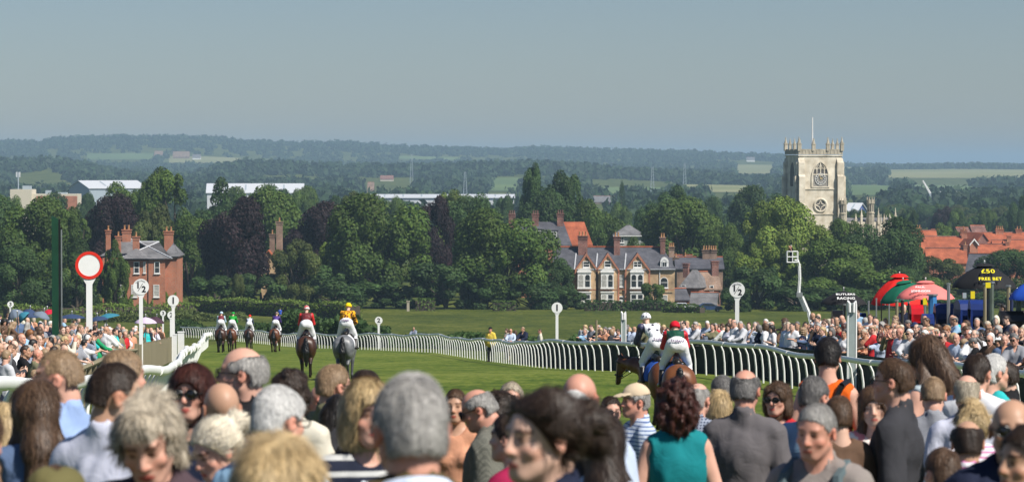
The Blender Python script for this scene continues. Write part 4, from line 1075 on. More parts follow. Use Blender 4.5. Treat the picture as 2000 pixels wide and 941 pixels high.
# ================================================================ running rails, fences, signs, umbrellas, stands
M_RAILW = mat('white_plastic_rail', (0.78, 0.79, 0.76), c2=(0.86, 0.86, 0.83), scale=2.0, rough=0.38, spec=0.45)
M_RAILG = mat('weathered_rail', (0.60, 0.63, 0.57), c2=(0.78, 0.79, 0.75), scale=1.5, rough=0.5)
M_BARR = mat('dark_green_screen', (0.010, 0.020, 0.014), c2=(0.022, 0.036, 0.024), scale=3, stretch=(6, 6, .4), rough=0.85)
M_WOOD = mat('weathered_boards', (0.17, 0.145, 0.085), c2=(0.36, 0.31, 0.20), scale=2.2, stretch=(9, 9, .6), rough=0.85, detail=6)
M_SIGN = plain('sign_white', (.84, .84, .82), rough=.4, var=.03)
M_SIGNRED = plain('sign_red', (.72, .035, .02), rough=.4, var=.06)
M_INK = plain('sign_ink', (.02, .02, .025), rough=.5)
M_PALEINK = plain('faded_ink', (.30, .30, .31), rough=.5)
M_GPAINT = plain('bottle_green_paint', (.012, .055, .030), rough=.4, var=.15)
M_BLACKP = plain('black_paint', (.012, .013, .014), rough=.4)
M_METAL = plain('galvanised_metal', (.42, .43, .44), rough=.35, metal=.7, var=.1)

def smooth_path(tab, step):
    xs, ys = path_xy(tab, step); return xs, ys, gz(xs, ys)
def running_rail(name, label, tab, out_sign, spacing, tops, r_rail=.065, r_post=.034, dmax=1e9, height=1.12):
    x, y, z = smooth_path(tab, 1.0)
    k = y < dmax; x, y, z = x[k], y[k], z[k]
    o = empty(name, (x[0], y[0], z[0]), 0, label, 'running rail')
    O = Vector((x[0], y[0], z[0]))
    tx, ty = np.gradient(x), np.gradient(y); nrm = np.hypot(tx, ty); nx, ny = ty / nrm * out_sign, -tx / nrm * out_sign
    wob = .05 * np.sin(y * .21) + .035 * np.sin(y * .55 + 1)
    H = height + wob
    pts = [Vector((x[i], y[i], z[i] + H[i])) - O for i in range(len(x))]
    m = MB()
    # flattened tube: oval section
    n = 10; vs = []; 
    for i, p in enumerate(pts):
        for q in range(n):
            a = 2 * math.pi * q / n
            vs.append(p + Vector((nx[i] * math.cos(a) * r_rail * .8, ny[i] * math.cos(a) * r_rail * .8, math.sin(a) * r_rail * 1.15)))
    m.add(vs, [(i * n + q, i * n + (q + 1) % n, (i + 1) * n + (q + 1) % n, (i + 1) * n + q) for i in range(len(pts) - 1) for q in range(n)] + [tuple(range(n)), tuple(range((len(pts) - 1) * n, len(pts) * n))])
    for i in range(3, len(pts) - 1, 6): m.tube([pts[i], pts[i] + (pts[i + 1] - pts[i]) * .16], r_rail * 1.22, 10)
    m.build('top_rail', M_RAILW, o, smooth=True)
    s = np.concatenate([[0], np.cumsum(np.hypot(np.diff(x), np.diff(y)))])
    ts = np.arange(.4, s[-1], spacing)
    far = MB(); nfar = 0; near = []
    for j, t in enumerate(ts):
        px_, py_, pz_ = np.interp(t, s, x), np.interp(t, s, y), np.interp(t, s, z)
        ax, ay, h = np.interp(t, s, nx), np.interp(t, s, ny), np.interp(t, s, H)
        P = lambda off, zz: Vector((px_ + ax * off, py_ + ay * off, pz_ + zz)) - O
        path = [P(.30, -.15), P(.28, .5), P(.235, h * .76), P(.15, h * .93), P(.02, h - .03)]
        near.append((py_, path))
    near.sort(key=lambda q: q[0])
    for j, (_, path) in enumerate(near):
        if j < 100:
            MB().tube(path, r_post, 6).build('post', M_RAILW, o, smooth=True)
        else: far.tube(path, r_post, 5)
    if far.v:
        f = far.build('far_posts', M_RAILW, o, smooth=True); f['kind'] = 'stuff'
    return o
running_rail('running_rail', 'white plastic running rail along the crowd on the right, sweeping left behind the riders', RAIL_RIGHT, 1, 1.35, None)
running_rail('running_rail', 'white plastic running rail on the left, running away beside the board fence', RAIL_LEFT, -1, 1.25, None, r_rail=.10, r_post=.052)

# dark screen before the right hand crowd
def barrier(name, label, offs, d0, d1, h, m, sgn=1, post=True, cat='barrier'):
    ds = np.arange(d0, d1, 2.0)
    xs = np.array([float(right_x(d)) + offs for d in ds]); zs = gz(xs, ds)
    O = Vector((xs[0], ds[0], zs[0])); o = empty(name, O, 0, label, cat)
    m_ = MB(); n = len(ds)
    vs = []
    for off in (0, .06):
        for i in range(n): vs += [(xs[i] + off - O.x, ds[i] - O.y, zs[i] - O.z - .1), (xs[i] + off - O.x, ds[i] - O.y, zs[i] - O.z + h)]
    f = []
    for i in range(n - 1):
        a, b = 2 * i, 2 * n + 2 * i
        f += [(a, a + 2, a + 3, a + 1), (b, b + 1, b + 3, b + 2), (a + 1, a + 3, b + 3, b + 1)]
    m_.add(vs, f); m_.build('screen_panel', m, o)
    t = MB().tube([(xs[i] - O.x - .04, ds[i] - O.y, zs[i] - O.z + h + .045) for i in range(n)], .045, 6); t.build('hand_rail', M_BARR, o, smooth=True)
    for i in range(0, n, 2): MB().box(xs[i] - O.x - .16, xs[i] - O.x - .05, ds[i] - O.y - .05, ds[i] - O.y + .05, zs[i] - O.z - .1, zs[i] - O.z + h).build('post', M_BARR, o)
    return o
barrier('crowd_barrier', 'dark green screened barrier the right hand crowd leans on', 1.5, 57, 158, 1.0, M_BARR)

def fence_line(name, label, pts, h, boards, m):
    P = [gpt(px, d) for px, d in pts]; O = P[0]; o = empty(name, O, 0, label, 'fence')
    bm_ = MB(); rl = MB(); pc = 0
    for a, b in zip(P[:-1], P[1:]):
        a = a - O; b = b - O; L_ = (b - a).length; ax = (b - a) / L_; nx = Vector((-ax.y, ax.x, 0)).normalized()
        if boards:
            w = .15; n = int(L_ / (w + .012))
            for i in range(n):
                c = a + ax * (i + .5) * (w + .012); hh = h + rnd.uniform(-.02, .02)
                q = [c - ax * w / 2, c + ax * w / 2]
                vs = [q[0] - nx * .012, q[1] - nx * .012, q[1] + nx * .012, q[0] + nx * .012]
                bm_.add(vs + [p + Vector((0, 0, hh)) for p in vs], [(0, 3, 2, 1), (4, 5, 6, 7), (0, 1, 5, 4), (1, 2, 6, 5), (2, 3, 7, 6), (3, 0, 4, 7)])
        for zz in ((.3, h - .15) if boards else (.5, h)):
            rl.tube([a + nx * .05 + Vector((0, 0, zz)), b + nx * .05 + Vector((0, 0, zz))], .05 if boards else .07, 6)
        n = max(1, int(L_ / 3))
        for i in range(n + 1):
            c = a + (b - a) * i / n + nx * .1
            MB().box(c.x - .06, c.x + .06, c.y - .06, c.y + .06, c.z - .2, c.z + h + .05).build('post', m, o)
    if boards: bm_.build('boards', m, o)
    rl.build('rail', m, o)
    return o
FENCE_LEFT = [(2, 51), (60, 58), (120, 69), (190, 88), (235, 105), (268, 124)]
fence_line('rail_fence', 'weathered wooden rail the left hand crowd leans over', FENCE_LEFT, 1.05, False, M_WOOD)
fence_line('board_fence', 'weathered close boarded fence at the end of the left hand crowd', [(270, 125), (300, 142), (338, 168)], 1.25, True, M_WOOD)
for px, d, h, w, lb in ((353, 166, 1.55, .32, 'thick white post beside the end of the board fence'), (341, 158, 1.5, .2, 'thin white post at the corner of the board fence')):
    o = empty('white_post', gpt(px, d), 0, lb, 'post')
    MB().box(-w / 2, w / 2, -w / 2, w / 2, -.2, h).build('shaft', M_SIGN, o); MB().box(-w * .56, w * .56, -w * .56, w * .56, h + .003, h + .06).build('cap', M_SIGN, o)

def lettering(text, size, parent, loc, rot=(math.pi / 2, 0, 0), m=None, name='lettering', bold=0.0, shear=0.0, spacing=1.0):
    cu = bpy.data.curves.new(name, 'FONT'); cu.body = text; cu.size = size; cu.align_x = 'CENTER'; cu.align_y = 'CENTER'
    cu.extrude = .004; cu.offset = bold; cu.shear = shear; cu.space_character = spacing
    t = bpy.data.objects.new('tmp_text', cu); COL.objects.link(t)
    me = bpy.data.meshes.new_from_object(t.evaluated_get(bpy.context.evaluated_depsgraph_get()))
    bpy.data.objects.remove(t); bpy.data.curves.remove(cu)
    me.name = name; me.materials.clear()
    o = link(name, me, parent, [m or M_INK], loc); o.rotation_euler = rot
    return o
def course_sign(px, cy, r_px, d, pole_px, text, label, ring=False, arc=None):
    k = d / FPX; g = gpt(px, d); H = pix(px, cy, d).z - g.z; r = r_px * k
    o = empty('course_sign', g, R(-(px - 1000) / FPX * 57.3), label, 'sign')
    pw = pole_px * k / 2
    pl = MB().box(-pw, pw, -.04, .04, -.2, H - r * .9)
    pl.prism([(-pw, H - r * 1.38), (pw, H - r * 1.38), (r * .55, H - r * .8), (-r * .55, H - r * .8)], -.035, .035)
    pl.build('pole', M_SIGN, o)
    n = 40; ro = r * (.78 if ring else 1)
    MB().prism([(math.cos(2 * math.pi * q / n) * ro, H + math.sin(2 * math.pi * q / n) * ro) for q in range(n)], -.055, .045).build('disc', M_SIGN, o)
    if ring:
        f = MB()
        for q in range(n):
            a0, a1 = 2 * math.pi * q / n, 2 * math.pi * (q + 1) / n
            f.prism([(math.cos(a) * rr, H + math.sin(a) * rr) for a, rr in ((a0, ro + .001), (a1, ro + .001), (a1, r), (a0, r))], -.07, .06)
        f.build('red_ring', M_SIGNRED, o)
    if text == '1/2':
        lettering('1', r * 1.05, o, (-r * .36, -.06, H + r * .16), bold=.012); lettering('2', r * 1.05, o, (r * .36, -.06, H - r * .32), bold=.012)
        MB().tube([(-r * .36, -.06, H - r * .52), (r * .22, -.06, H + r * .42)], r * .035, 5).build('fraction_bar', M_INK, o)
        for i, ch in enumerate('FURLONGS'):
            a = R(138 - i * 12.2)
            lettering(ch, r * .26, o, (math.cos(a) * r * .78, -.06, H + math.sin(a) * r * .78), (math.pi / 2, 0, 0), M_PALEINK).rotation_euler = Euler((math.pi / 2, 0, 0)).to_matrix().to_4x4().to_euler() if False else (math.pi / 2, -(a - math.pi / 2), 0)
    elif text: lettering(text, r * 1.6, o, (0, -.06, H - r * .02), bold=.016)
    return o
course_sign(174, 518, 27, 112, 12, '', 'tall white winning post with a blank white disc ringed in red', ring=True)
course_sign(275, 560, 15.5, 128, 7.5, '1/2', 'white half furlong sign in front of the red brick villa')
course_sign(338, 587, 11, 165, 6, '1', 'white round sign numbered 1 above the board fence on the left')
course_sign(334, 615, 7.5, 250, 5, '2', 'small white sign numbered 2 half hidden behind the left number 1 sign')
course_sign(318, 611.5, 5.6, 320, 3, '3', 'smallest white sign numbered 3, left of the half hidden 2')
course_sign(20, 594, 6.2, 300, 3.5, '3', 'small white numbered sign above the far left umbrellas')
course_sign(739.5, 625.5, 7.4, 236, 4, '2', 'white round sign numbered 2 standing in the meadow right of the grey horse')
course_sign(1088, 601, 10.7, 160, 5.5, '1', 'white round sign numbered 1 behind the rail left of the near riders')
course_sign(1440, 566, 15, 118, 8, '1/2', 'white half furlong sign among the right hand crowd before dark trees')

def pillar():
    d = 104; k = d / FPX
    o = empty('sighting_board', gpt(109, d), R(8), 'tall dark green upright board towering over the left hand crowd', 'board')
    H = pix(108, 421, d).z - o.location.z
    MB().prism([(-8 * k, -.2), (5 * k, -.2), (5 * k, H - .12), (-8 * k, H)], -.10, .10).build('board_panel', M_GPAINT, o)
    MB().box(5 * k + .003, 9 * k, -.08, .10, -.2, H - .12).build('black_edge', M_BLACKP, o)
    p = empty('thin_pole', gpt(120, d + 1), 0, 'thin pale pole just right of the dark green board', 'pole')
    h2 = pix(119, 448, d + 1).z - p.location.z
    MB().tube([(0, 0, -.2), (0, 0, h2)], .025, 6).build('shaft', M_METAL, p)
    MB().tube([(0, 0, h2), (0, 0, h2 + .06)], .035, 6).build('cap', M_BLACKP, p)
pillar()
def wing(px, top, wpx, d, label):
    k = d / FPX; w = wpx * k
    o = empty('marker_wing', gpt(px, d), R(-6), label, 'marker')
    H = pix(px, top, d).z - o.location.z
    MB().box(-w / 2 + .03, w / 2 - .03, -.02, .02, -.1, H - .05).build('back_panel', plain('grey_green_plastic', (.36, .42, .41), rough=.5, var=.12), o)
    for s in (-1, 1):
        MB().tube([(s * w / 2 * .9, .0, -.1), (s * w / 2 * .9, 0, H - .1), (s * w / 2 * .78, -.03, H), (s * w / 2 * .5, -.06, H - .06), (s * w * .22, -.06, H - .3)], .035, 6).build('upright', M_SIGN, o, smooth=True)
wing(1218, 609, 9, 120, 'slim upright white marker behind the rail just left of the starry jockey')
wing(1664, 588, 18, 84, 'broad upright grey and white marker in the crowd under the smaller black umbrella')
o_ = empty('marker_cane', gpt(1165, 125), 0, 'thin wooden stake behind the crowd left of the slim white marker', 'stake')
MB().tube([(0, 0, -.2), (0, 0, pix(1165, 625, 125).z - o_.location.z)], .05, 6).build('shaft', M_WOOD, o_)

# ---- umbrellas
def cloth(name, c): return plain(name, c, rough=.75, var=.10, scale=1.5, spec=.25)
U_BLACK, U_RED, U_GREEN, U_PINK, U_BLUE = cloth('black_canvas', (.018, .018, .02)), cloth('red_canvas', (.72, .02, .015)), cloth('green_canvas', (.01, .13, .075)), cloth('pink_canvas', (.80, .21, .19)), cloth('blue_canvas', (.02, .09, .50))
U_NAVY, U_TEAL, U_LILAC, U_PLUM, U_GREY = cloth('navy_nylon', (.035, .06, .13)), cloth('teal_nylon', (.04, .20, .28)), cloth('lilac_nylon', (.58, .48, .62)), cloth('plum_nylon', (.06, .03, .045)), cloth('slate_nylon', (.16, .20, .26))
def umbrella(px, apex, rim, hw, d, m, label, lines=(), lm=None, tilt=(0, 0), ribs=8, vent=True, name='umbrella', turn=0.0, panels=None, ground=True):
    k = d / FPX; g = gpt(px, d); H = pix(px, apex, d).z - g.z; rise = (rim - apex) * k; rad = hw * k
    o = empty(name, g, 0, label, 'umbrella')
    hz = empty('tmp', (0, 0, 0)) if False else None
    V, Fs = [], []
    prof = [(.04, 0), (.28, .12), (.52, .31), (.74, .54), (.90, .78), (1.0, 1.0)]
    n = ribs * 4
    Mx = Matrix.Translation((0, 0, H)) @ Euler((R(tilt[0]), R(tilt[1]), turn)).to_matrix().to_4x4()
    def surf(a, i, lift=0):
        rr, dz = prof[i]
        s = abs(((a / (2 * math.pi) * ribs) % 1) - .5) * 2           # 1 on a rib, 0 between
        return Mx @ Vector((math.cos(a) * rad * rr * (1 - .045 * (1 - s ** 2) * rr), math.sin(a) * rad * rr * (1 - .045 * (1 - s ** 2) * rr), -rise * dz - .05 * rise * (1 - s ** 2) * rr + lift))
    m_ = MB()
    vs = [surf(2 * math.pi * q / n, i) for i in range(len(prof)) for q in range(n)] + [surf(2 * math.pi * q / n, i, -.015) for i in range(len(prof)) for q in range(n)]
    N_ = len(prof) * n
    fs = [(i * n + q, i * n + (q + 1) % n, (i + 1) * n + (q + 1) % n, (i + 1) * n + q) for i in range(len(prof) - 1) for q in range(n)]
    fs += [tuple(N_ + v for v in reversed(f)) for f in fs]
    e = (len(prof) - 1) * n
    fs += [(e + q, e + (q + 1) % n, N_ + e + (q + 1) % n, N_ + e + q) for q in range(n)] + [tuple(range(n)), tuple(range(N_, N_ + n))]
    m_.add(vs, fs)
    co = m_.build('canopy', m, o, smooth=True)
    if vent:
        vm = MB(); vv = []
        for (rr, z) in ((.02, .075), (.2, .045), (.32, -.055)):
            for q in range(16): vv.append(Mx @ Vector((math.cos(q * math.pi / 8) * rad * rr, math.sin(q * math.pi / 8) * rad * rr, rise * z)))
        vm.add(vv, [(i * 16 + q, i * 16 + (q + 1) % 16, (i + 1) * 16 + (q + 1) % 16, (i + 1) * 16 + q) for i in range(2) for q in range(16)] + [tuple(range(16))])
        vm.build('vent_cap', m, co, smooth=True)
    MB().tube([Mx @ Vector((0, 0, -rise)) if not ground else (0, 0, -.1), Mx @ Vector((0, 0, .10))], .022, 8).build('pole', M_METAL, o)
    MB().tube([Mx @ Vector((0, 0, .10)), Mx @ Vector((0, 0, .14))], [.022, .018], 8).build('finial', M_SIGN, o)
    rb = MB()
    for q in range(ribs):
        a = 2 * math.pi * q / ribs; rb.tube([surf(a, 1, -.03), surf(a, 3, -.03), surf(a, 5, -.02)], .008, 4)
    rb.build('ribs', M_METAL, o)
    # lettering on the panel facing the course
    if lines:
        sl = math.atan2(rise * (.76 - .45), rad * (.88 - .7))
        M0 = Matrix.Translation((0, 0, H)) @ Euler((R(tilt[0]), R(tilt[1]), 0)).to_matrix().to_4x4()
        for t, size, f, dx in lines:
            a = -math.pi / 2
            rr = np.interp(f, [p[0] for p in prof], [p[0] for p in prof]); dz = np.interp(f, [p[0] for p in prof], [p[1] for p in prof])
            p = M0 @ Vector((dx * k, -rad * f - .06, -rise * dz + .085))
            lettering(t, size * k, co, p, (math.atan2(rise * (np.interp(f + .06, [q[0] for q in prof], [q[1] for q in prof]) - np.interp(f - .06, [q[0] for q in prof], [q[1] for q in prof])), rad * (min(1, f + .06) - f + .06)), 0, 0), lm or M_SIGN, bold=.003, spacing=1.08)
    return o
M_YEL = plain('yellow_print', (.85, .72, .02), rough=.5, var=.04)
umbrella(1648, 568, 592, 47, 108, U_BLACK, 'smaller black umbrella with white racing lettering over the right crowd', (('BUTLERS', 9, .62, 0), ('RACING', 9, .86, 0)), M_SIGN, vent=False, turn=R(22.5))
umbrella(1757, 538, 592, 58, 107, U_RED, 'big domed bright red umbrella behind the green and pink ones', vent=True, turn=R(10))
umbrella(1765, 550, 582, 54, 101, U_GREEN, 'dark green umbrella squeezed between the red and the pink one', turn=R(15), tilt=(0, -10))
umbrella(1808, 550, 581, 58, 97, U_PINK, 'faded pink umbrella with small white lettering', (('PAUL', 7.5, .66, -16), ('JOHNSON', 7.5, .84, -16)), M_SIGN, turn=R(22.5))
umbrella(1923, 517, 560, 65, 92, U_BLACK, 'largest black umbrella with yellow free bet lettering', (('£50', 17, .60, 0), ('FREE BET', 10.5, .86, 2)), M_YEL, turn=R(22.5))
umbrella(2020, 546, 583, 50, 88, U_BLUE, 'bright blue umbrella cut by the right picture edge', turn=R(22.5))
LU = dict(vent=False)
umbrella(24, 604, 618, 17, 112, U_GREY, 'slate blue umbrella at the far left edge above the crowd', tilt=(10, -25), **LU)
umbrella(58, 603, 616, 20, 116, U_NAVY, 'navy umbrella left of the red one above the left crowd', tilt=(5, 8), **LU)
umbrella(38, 612, 624, 14, 100, U_TEAL, 'steeply tilted teal umbrella at the far left', tilt=(0, -48), **LU)
umbrella(84, 608, 618, 17, 108, U_SLATE if False else U_GREY, 'slate umbrella half behind the dark green board', tilt=(5, 20), **LU)
umbrella(93, 604, 613, 16, 120, cloth('crimson_nylon', (.50, .015, .04)), 'crimson umbrella just left of the dark green board', tilt=(0, -14), **LU)
umbrella(140, 613, 620, 26, 126, U_NAVY, 'flat navy umbrella between green board and winning post', **LU)
umbrella(190, 617, 625, 20, 122, U_NAVY, 'navy umbrella right of the winning post', tilt=(0, -8), **LU)
umbrella(208, 612, 620, 24, 134, U_TEAL, 'teal umbrella held slanting left of the half furlong sign', tilt=(0, -12), **LU)
umbrella(284, 619, 630, 22, 138, U_LILAC, 'pale lilac umbrella under the left half furlong sign', **LU)
umbrella(305, 618, 628, 18, 146, U_PLUM, 'dark plum umbrella behind the lilac one', tilt=(0, 10), **LU)

# ---- bookmakers' pitches
M_BLUEC = plain('blue_hood_vinyl', (.014, .032, .15), rough=.3, var=.15)
M_REDV = plain('red_vinyl', (.55, .012, .02), rough=.3, var=.15)
M_SCREEN = plain('dark_board_face', (.008, .008, .010), rough=.3)
def pitch(px, top, w, h, d, m, label, face=True, lean=0, nm='bookmaker_board', cat='board'):
    k = d / FPX; g = gpt(px, d); zt = pix(px, top, d).z - g.z; W = w * k; Hh = h * k
    o = empty(nm, g, R(lean), label, cat)
    f = MB().box(-W / 2, -W / 2 + .06, -.35, .25, zt - Hh, zt - .05).box(W / 2 - .06, W / 2, -.35, .25, zt - Hh, zt - .05).box(-W / 2, W / 2, .253, .30, zt - Hh, zt - .05).box(-W / 2 + .061, W / 2 - .061, -.34, .25, zt - Hh, zt - Hh + .05)
    f.tube([(-W / 2, -.05, zt - .06), (W / 2, -.05, zt - .06)], .30, 10)
    f.build('hood', m, o, smooth=False)
    MB().box(-W / 2 + .065, W / 2 - .065, -.12, -.06, zt - Hh + .06, zt - .38).build('board_face', M_SCREEN if face else plain('grey_mesh', (.18, .22, .30), rough=.6), o)
    for s in (-1, 1): MB().tube([(s * (W / 2 - .08), .1, -.1), (s * (W / 2 - .08), .1, zt - Hh + .05)], .03, 6).build('leg', M_METAL, o)
    return o
pitch(1843, 607, 36, 40, 93, M_BLUEC, 'blue hooded bookmaker board half hidden by heads, left of the pale mesh one')
pitch(1879, 600, 22, 40, 91, M_BLUEC, 'blue bookmaker board with a pale mesh face under the black umbrella', face=False, lean=12)
pitch(1913, 600, 40, 42, 90, M_BLUEC, 'open blue hooded bookmaker board with a black face under the black umbrella')
pitch(1790, 609, 24, 20, 96, M_REDV, 'red hooded bookmaker board under the pink umbrella')
pitch(1812, 627, 22, 22, 92, M_BLUEC, 'low blue bookmaker board right of the red hooded one')
pitch(1637, 618, 24, 30, 110, M_SCREEN, 'black bookmaker board under the smaller black umbrella')
pitch(1682, 623, 18, 20, 108, M_BLUEC, 'small blue bookmaker board right of the broad upright marker')
pitch(1975, 622, 46, 36, 88, M_SCREEN, 'black bookmaker counter at the right picture edge', face=True)
def pole(px, top, d, r, m, label, head=None):
    o = empty('stand_pole', gpt(px, d), 0, label, 'pole')
    H = pix(px, top, d).z - o.location.z
    MB().tube([(0, 0, -.2), (0, 0, H)], r, 8).build('shaft', m, o)
    if head:
        hm, w, h = head; k = d / FPX
        MB().box(-w * k / 2, w * k / 2, -.045, .045, H - h * k, H + .02).build('head_panel', hm, o)
    else: MB().tube([(0, 0, H), (0, 0, H + .05)], r * 1.3, 8).build('cap', M_METAL, o)
M_YPANEL = plain('yellow_panel', (.82, .66, .02), rough=.5, var=.05)
for a in ((1712, 585, 104, .025, M_METAL, 'thin pale pole at the left rim of the red umbrella'), (1722, 588, 103, .022, M_BLACKP, 'thin black pole under the left of the red umbrella'), (1737, 590, 104, .022, M_METAL, 'thin grey pole under the red umbrella, left of the twin brown posts'),
          (1752, 588, 100, .05, M_WOOD, 'brown post under the green umbrella'), (1763, 586, 100, .05, M_DARK, 'dark post under the green umbrella, right of the brown one'), (1775, 592, 99, .03, M_BLACKP, 'black post left of the red hooded board'),
          (1801, 580, 98, .05, M_BLACKP, 'black post under the middle of the pink umbrella'), (1822, 577, 95, .13, plain('sky_blue_board', (.06, .25, .55), rough=.5), 'leaning light blue plank under the right of the pink umbrella'),
          (1807, 583, 95, .03, M_METAL, 'grey pole carrying a yellow panel under the pink umbrella', (M_YPANEL, 8, 12)), (1853, 556, 91, .05, M_METAL, 'tall grey tube post at the left rim of the big black umbrella'),
          (1900, 570, 91, .02, M_METAL, 'thin pole carrying a bright yellow panel under the big black umbrella', (M_YPANEL, 8, 13)), (1924, 556, 89, .05, M_WOOD, 'brown timber post under the middle of the big black umbrella'),
          (1930, 553, 88, .03, M_BLACKP, 'black pole with a yellow clipboard below the yellow lettering', (M_YPANEL, 10, 9)), (1937, 553, 88.5, .07, plain('grey_green_post', (.12, .15, .12), rough=.5), 'thick grey green post right of the brown timber one'),
          (1884, 573, 95, .03, M_METAL, 'grey floodlight pole left of the yellow panel pole', (M_GSHED, 7, 9)), (1970, 560, 90, .06, M_WOOD, 'sandy timber post between black and blue umbrellas'), (1976, 575, 89, .05, plain('navy_sleeve', (.02, .03, .09), rough=.6), 'navy sleeved post right of the sandy timber one'),
          (1990, 583, 88, .08, plain('grey_green_post', (.12, .15, .12)), 'thick grey green post under the blue umbrella'), (1678, 598, 108, .03, M_BLACKP, 'black pole under the right of the smaller black umbrella'), (1650, 596, 107, .04, M_BLACKP, 'thick black pole in the centre of the smaller black umbrella'), (1697, 590, 106, .03, M_METAL, 'grey pole between the smaller black umbrella and the red one')):
    pole(*a)

# ---- raised camera platform
def lift():
    d = 300; k = d / FPX
    o = empty('boom_lift', gpt(1586, d), 0, 'white jointed boom lift raising a cameraman before the green trees', 'boom lift')
    O = o.location
    P = lambda px, py, dy=0: pix(px, py, d + dy) - O
    def arm(pts, w, name):
        m_ = MB()
        for a, b in zip(pts[:-1], pts[1:]): m_.tube([a, b], w, 4)
        for s in (-1, 1):
            for a, b in zip(pts[:-1], pts[1:]):
                m_.tube([a + Vector((s * w * 1.4, 0, 0)), b + Vector((s * w * 1.4, 0, 0))], w * .35, 4)
        return m_.build(name, M_SIGN, o)
    arm([P(1586, 642), P(1579, 608), P(1566, 578)], .10, 'lower_boom'); arm([P(1573, 608, .2), P(1558, 573, .2)], .08, 'link_arm')
    arm([P(1560, 575), P(1562, 545), P(1561, 515)], .085, 'upper_boom')
    MB().box(P(1557, 0).x, P(1569, 0).x, -.12, .12, P(0, 580).z, P(0, 571).z).build('knuckle', M_METAL, o)
    MB().tube([P(1561, 517), P(1559, 508), P(1551, 508)], .09, 6).build('basket_arm', M_SIGN, o)
    b = MB(); x0, x1, z0, z1 = P(1538, 0).x, P(1559, 0).x, P(0, 512).z, P(0, 491).z
    for yy in (-.35, .35):
        for zz in (z0, (z0 + z1) / 2, z1): b.tube([(x0, yy, zz), (x1, yy, zz)], .05, 5)
        for xx in (x0, (x0 + x1) / 2, x1): b.tube([(xx, yy, z0), (xx, yy, z1)], .05, 5)
    for xx in (x0, x1):
        for zz in (z0, z1): b.tube([(xx, -.35, zz), (xx, .35, zz)], .035, 5)
    b.box(x0, x1, -.35, .35, z0 - .06, z0 - .03)
    b.build('basket', M_SIGN, o)
    MB().box(-.9, .9, -1.6, 1.6, .45, 1.1).build('chassis', M_SIGN, o)
    for sx in (-1, 1):
        for sy in (-1, 1):
            MB().tube([(sx * .82, sy * 1.15, .38), (sx * 1.06, sy * 1.15, .38)], .38, 14).build('wheel', M_BLACKP, o)
    MB().tube([(0, 0, 1.1), P(1586, 642)], .3, 8).build('turret', M_METAL, o)
    return (x0 + x1) / 2 + O.x, O.y, z0 - .03 + O.z
BASKET = lift()

# ---- parked cars and small bits at the far side of the meadow
def car(px, d, rz, m, label):
    o = empty('parked_car', gpt(px, d), R(rz), label, 'car')
    b = MB(); prof = [(-2.1, .35), (2.05, .35), (2.1, .75), (1.9, .9), (1.0, 1.0), (.35, 1.42), (-1.1, 1.45), (-1.75, 1.05), (-2.1, .95)]
    b.prism(prof, -.82, .82); b.build('body', m, o)
    for y0, y1 in ((-.85, -.823), (.823, .85)): MB().prism([(.95, 1.02), (.33, 1.36), (-1.05, 1.38), (-1.6, 1.05)], y0, y1).build('window', M_GLASS, o)
    MB().prism([(1.0, 1.05), (.42, 1.41), (.46, 1.41), (1.04, 1.05)], -.7, .7).build('windscreen', M_GLASS, o)
    for x in (-1.3, 1.3):
        for y in (-.8, .62): 
            w = MB().tube([(x, y, .32), (x, y + .18, .32)], .32, 14).build('wheel', M_BLACKP, o)
            MB().tube([(x, y - .01, .32), (x, y + .19, .32)], .18, 10).build('rim', M_METAL, w)
    for y in (-.6, .6): MB().box(2.06, 2.12, y - .18, y + .18, .68, .82).build('headlight', M_SIGN, o)
car(1386, 523, 4, plain('blue_car_paint', (.03, .06, .14), rough=.25, spec=.6), 'dark blue car parked at the far edge of the meadow')
car(1336, 526, -6, plain('white_car_paint', (.75, .76, .78), rough=.25, spec=.6), 'white car parked behind the low hedge past the terrace')
o_ = empty('gatepost', gpt(797, 527), 0, 'pale stone gatepost under the right side of the largest tree', 'gatepost')
MB().box(-.22, .22, -.22, .22, -.2, 1.6).build('shaft', M_DSTONE, o_); MB().box(-.3, .3, -.3, .3, 1.603, 1.75).build('cap', M_DSTONE, o_)
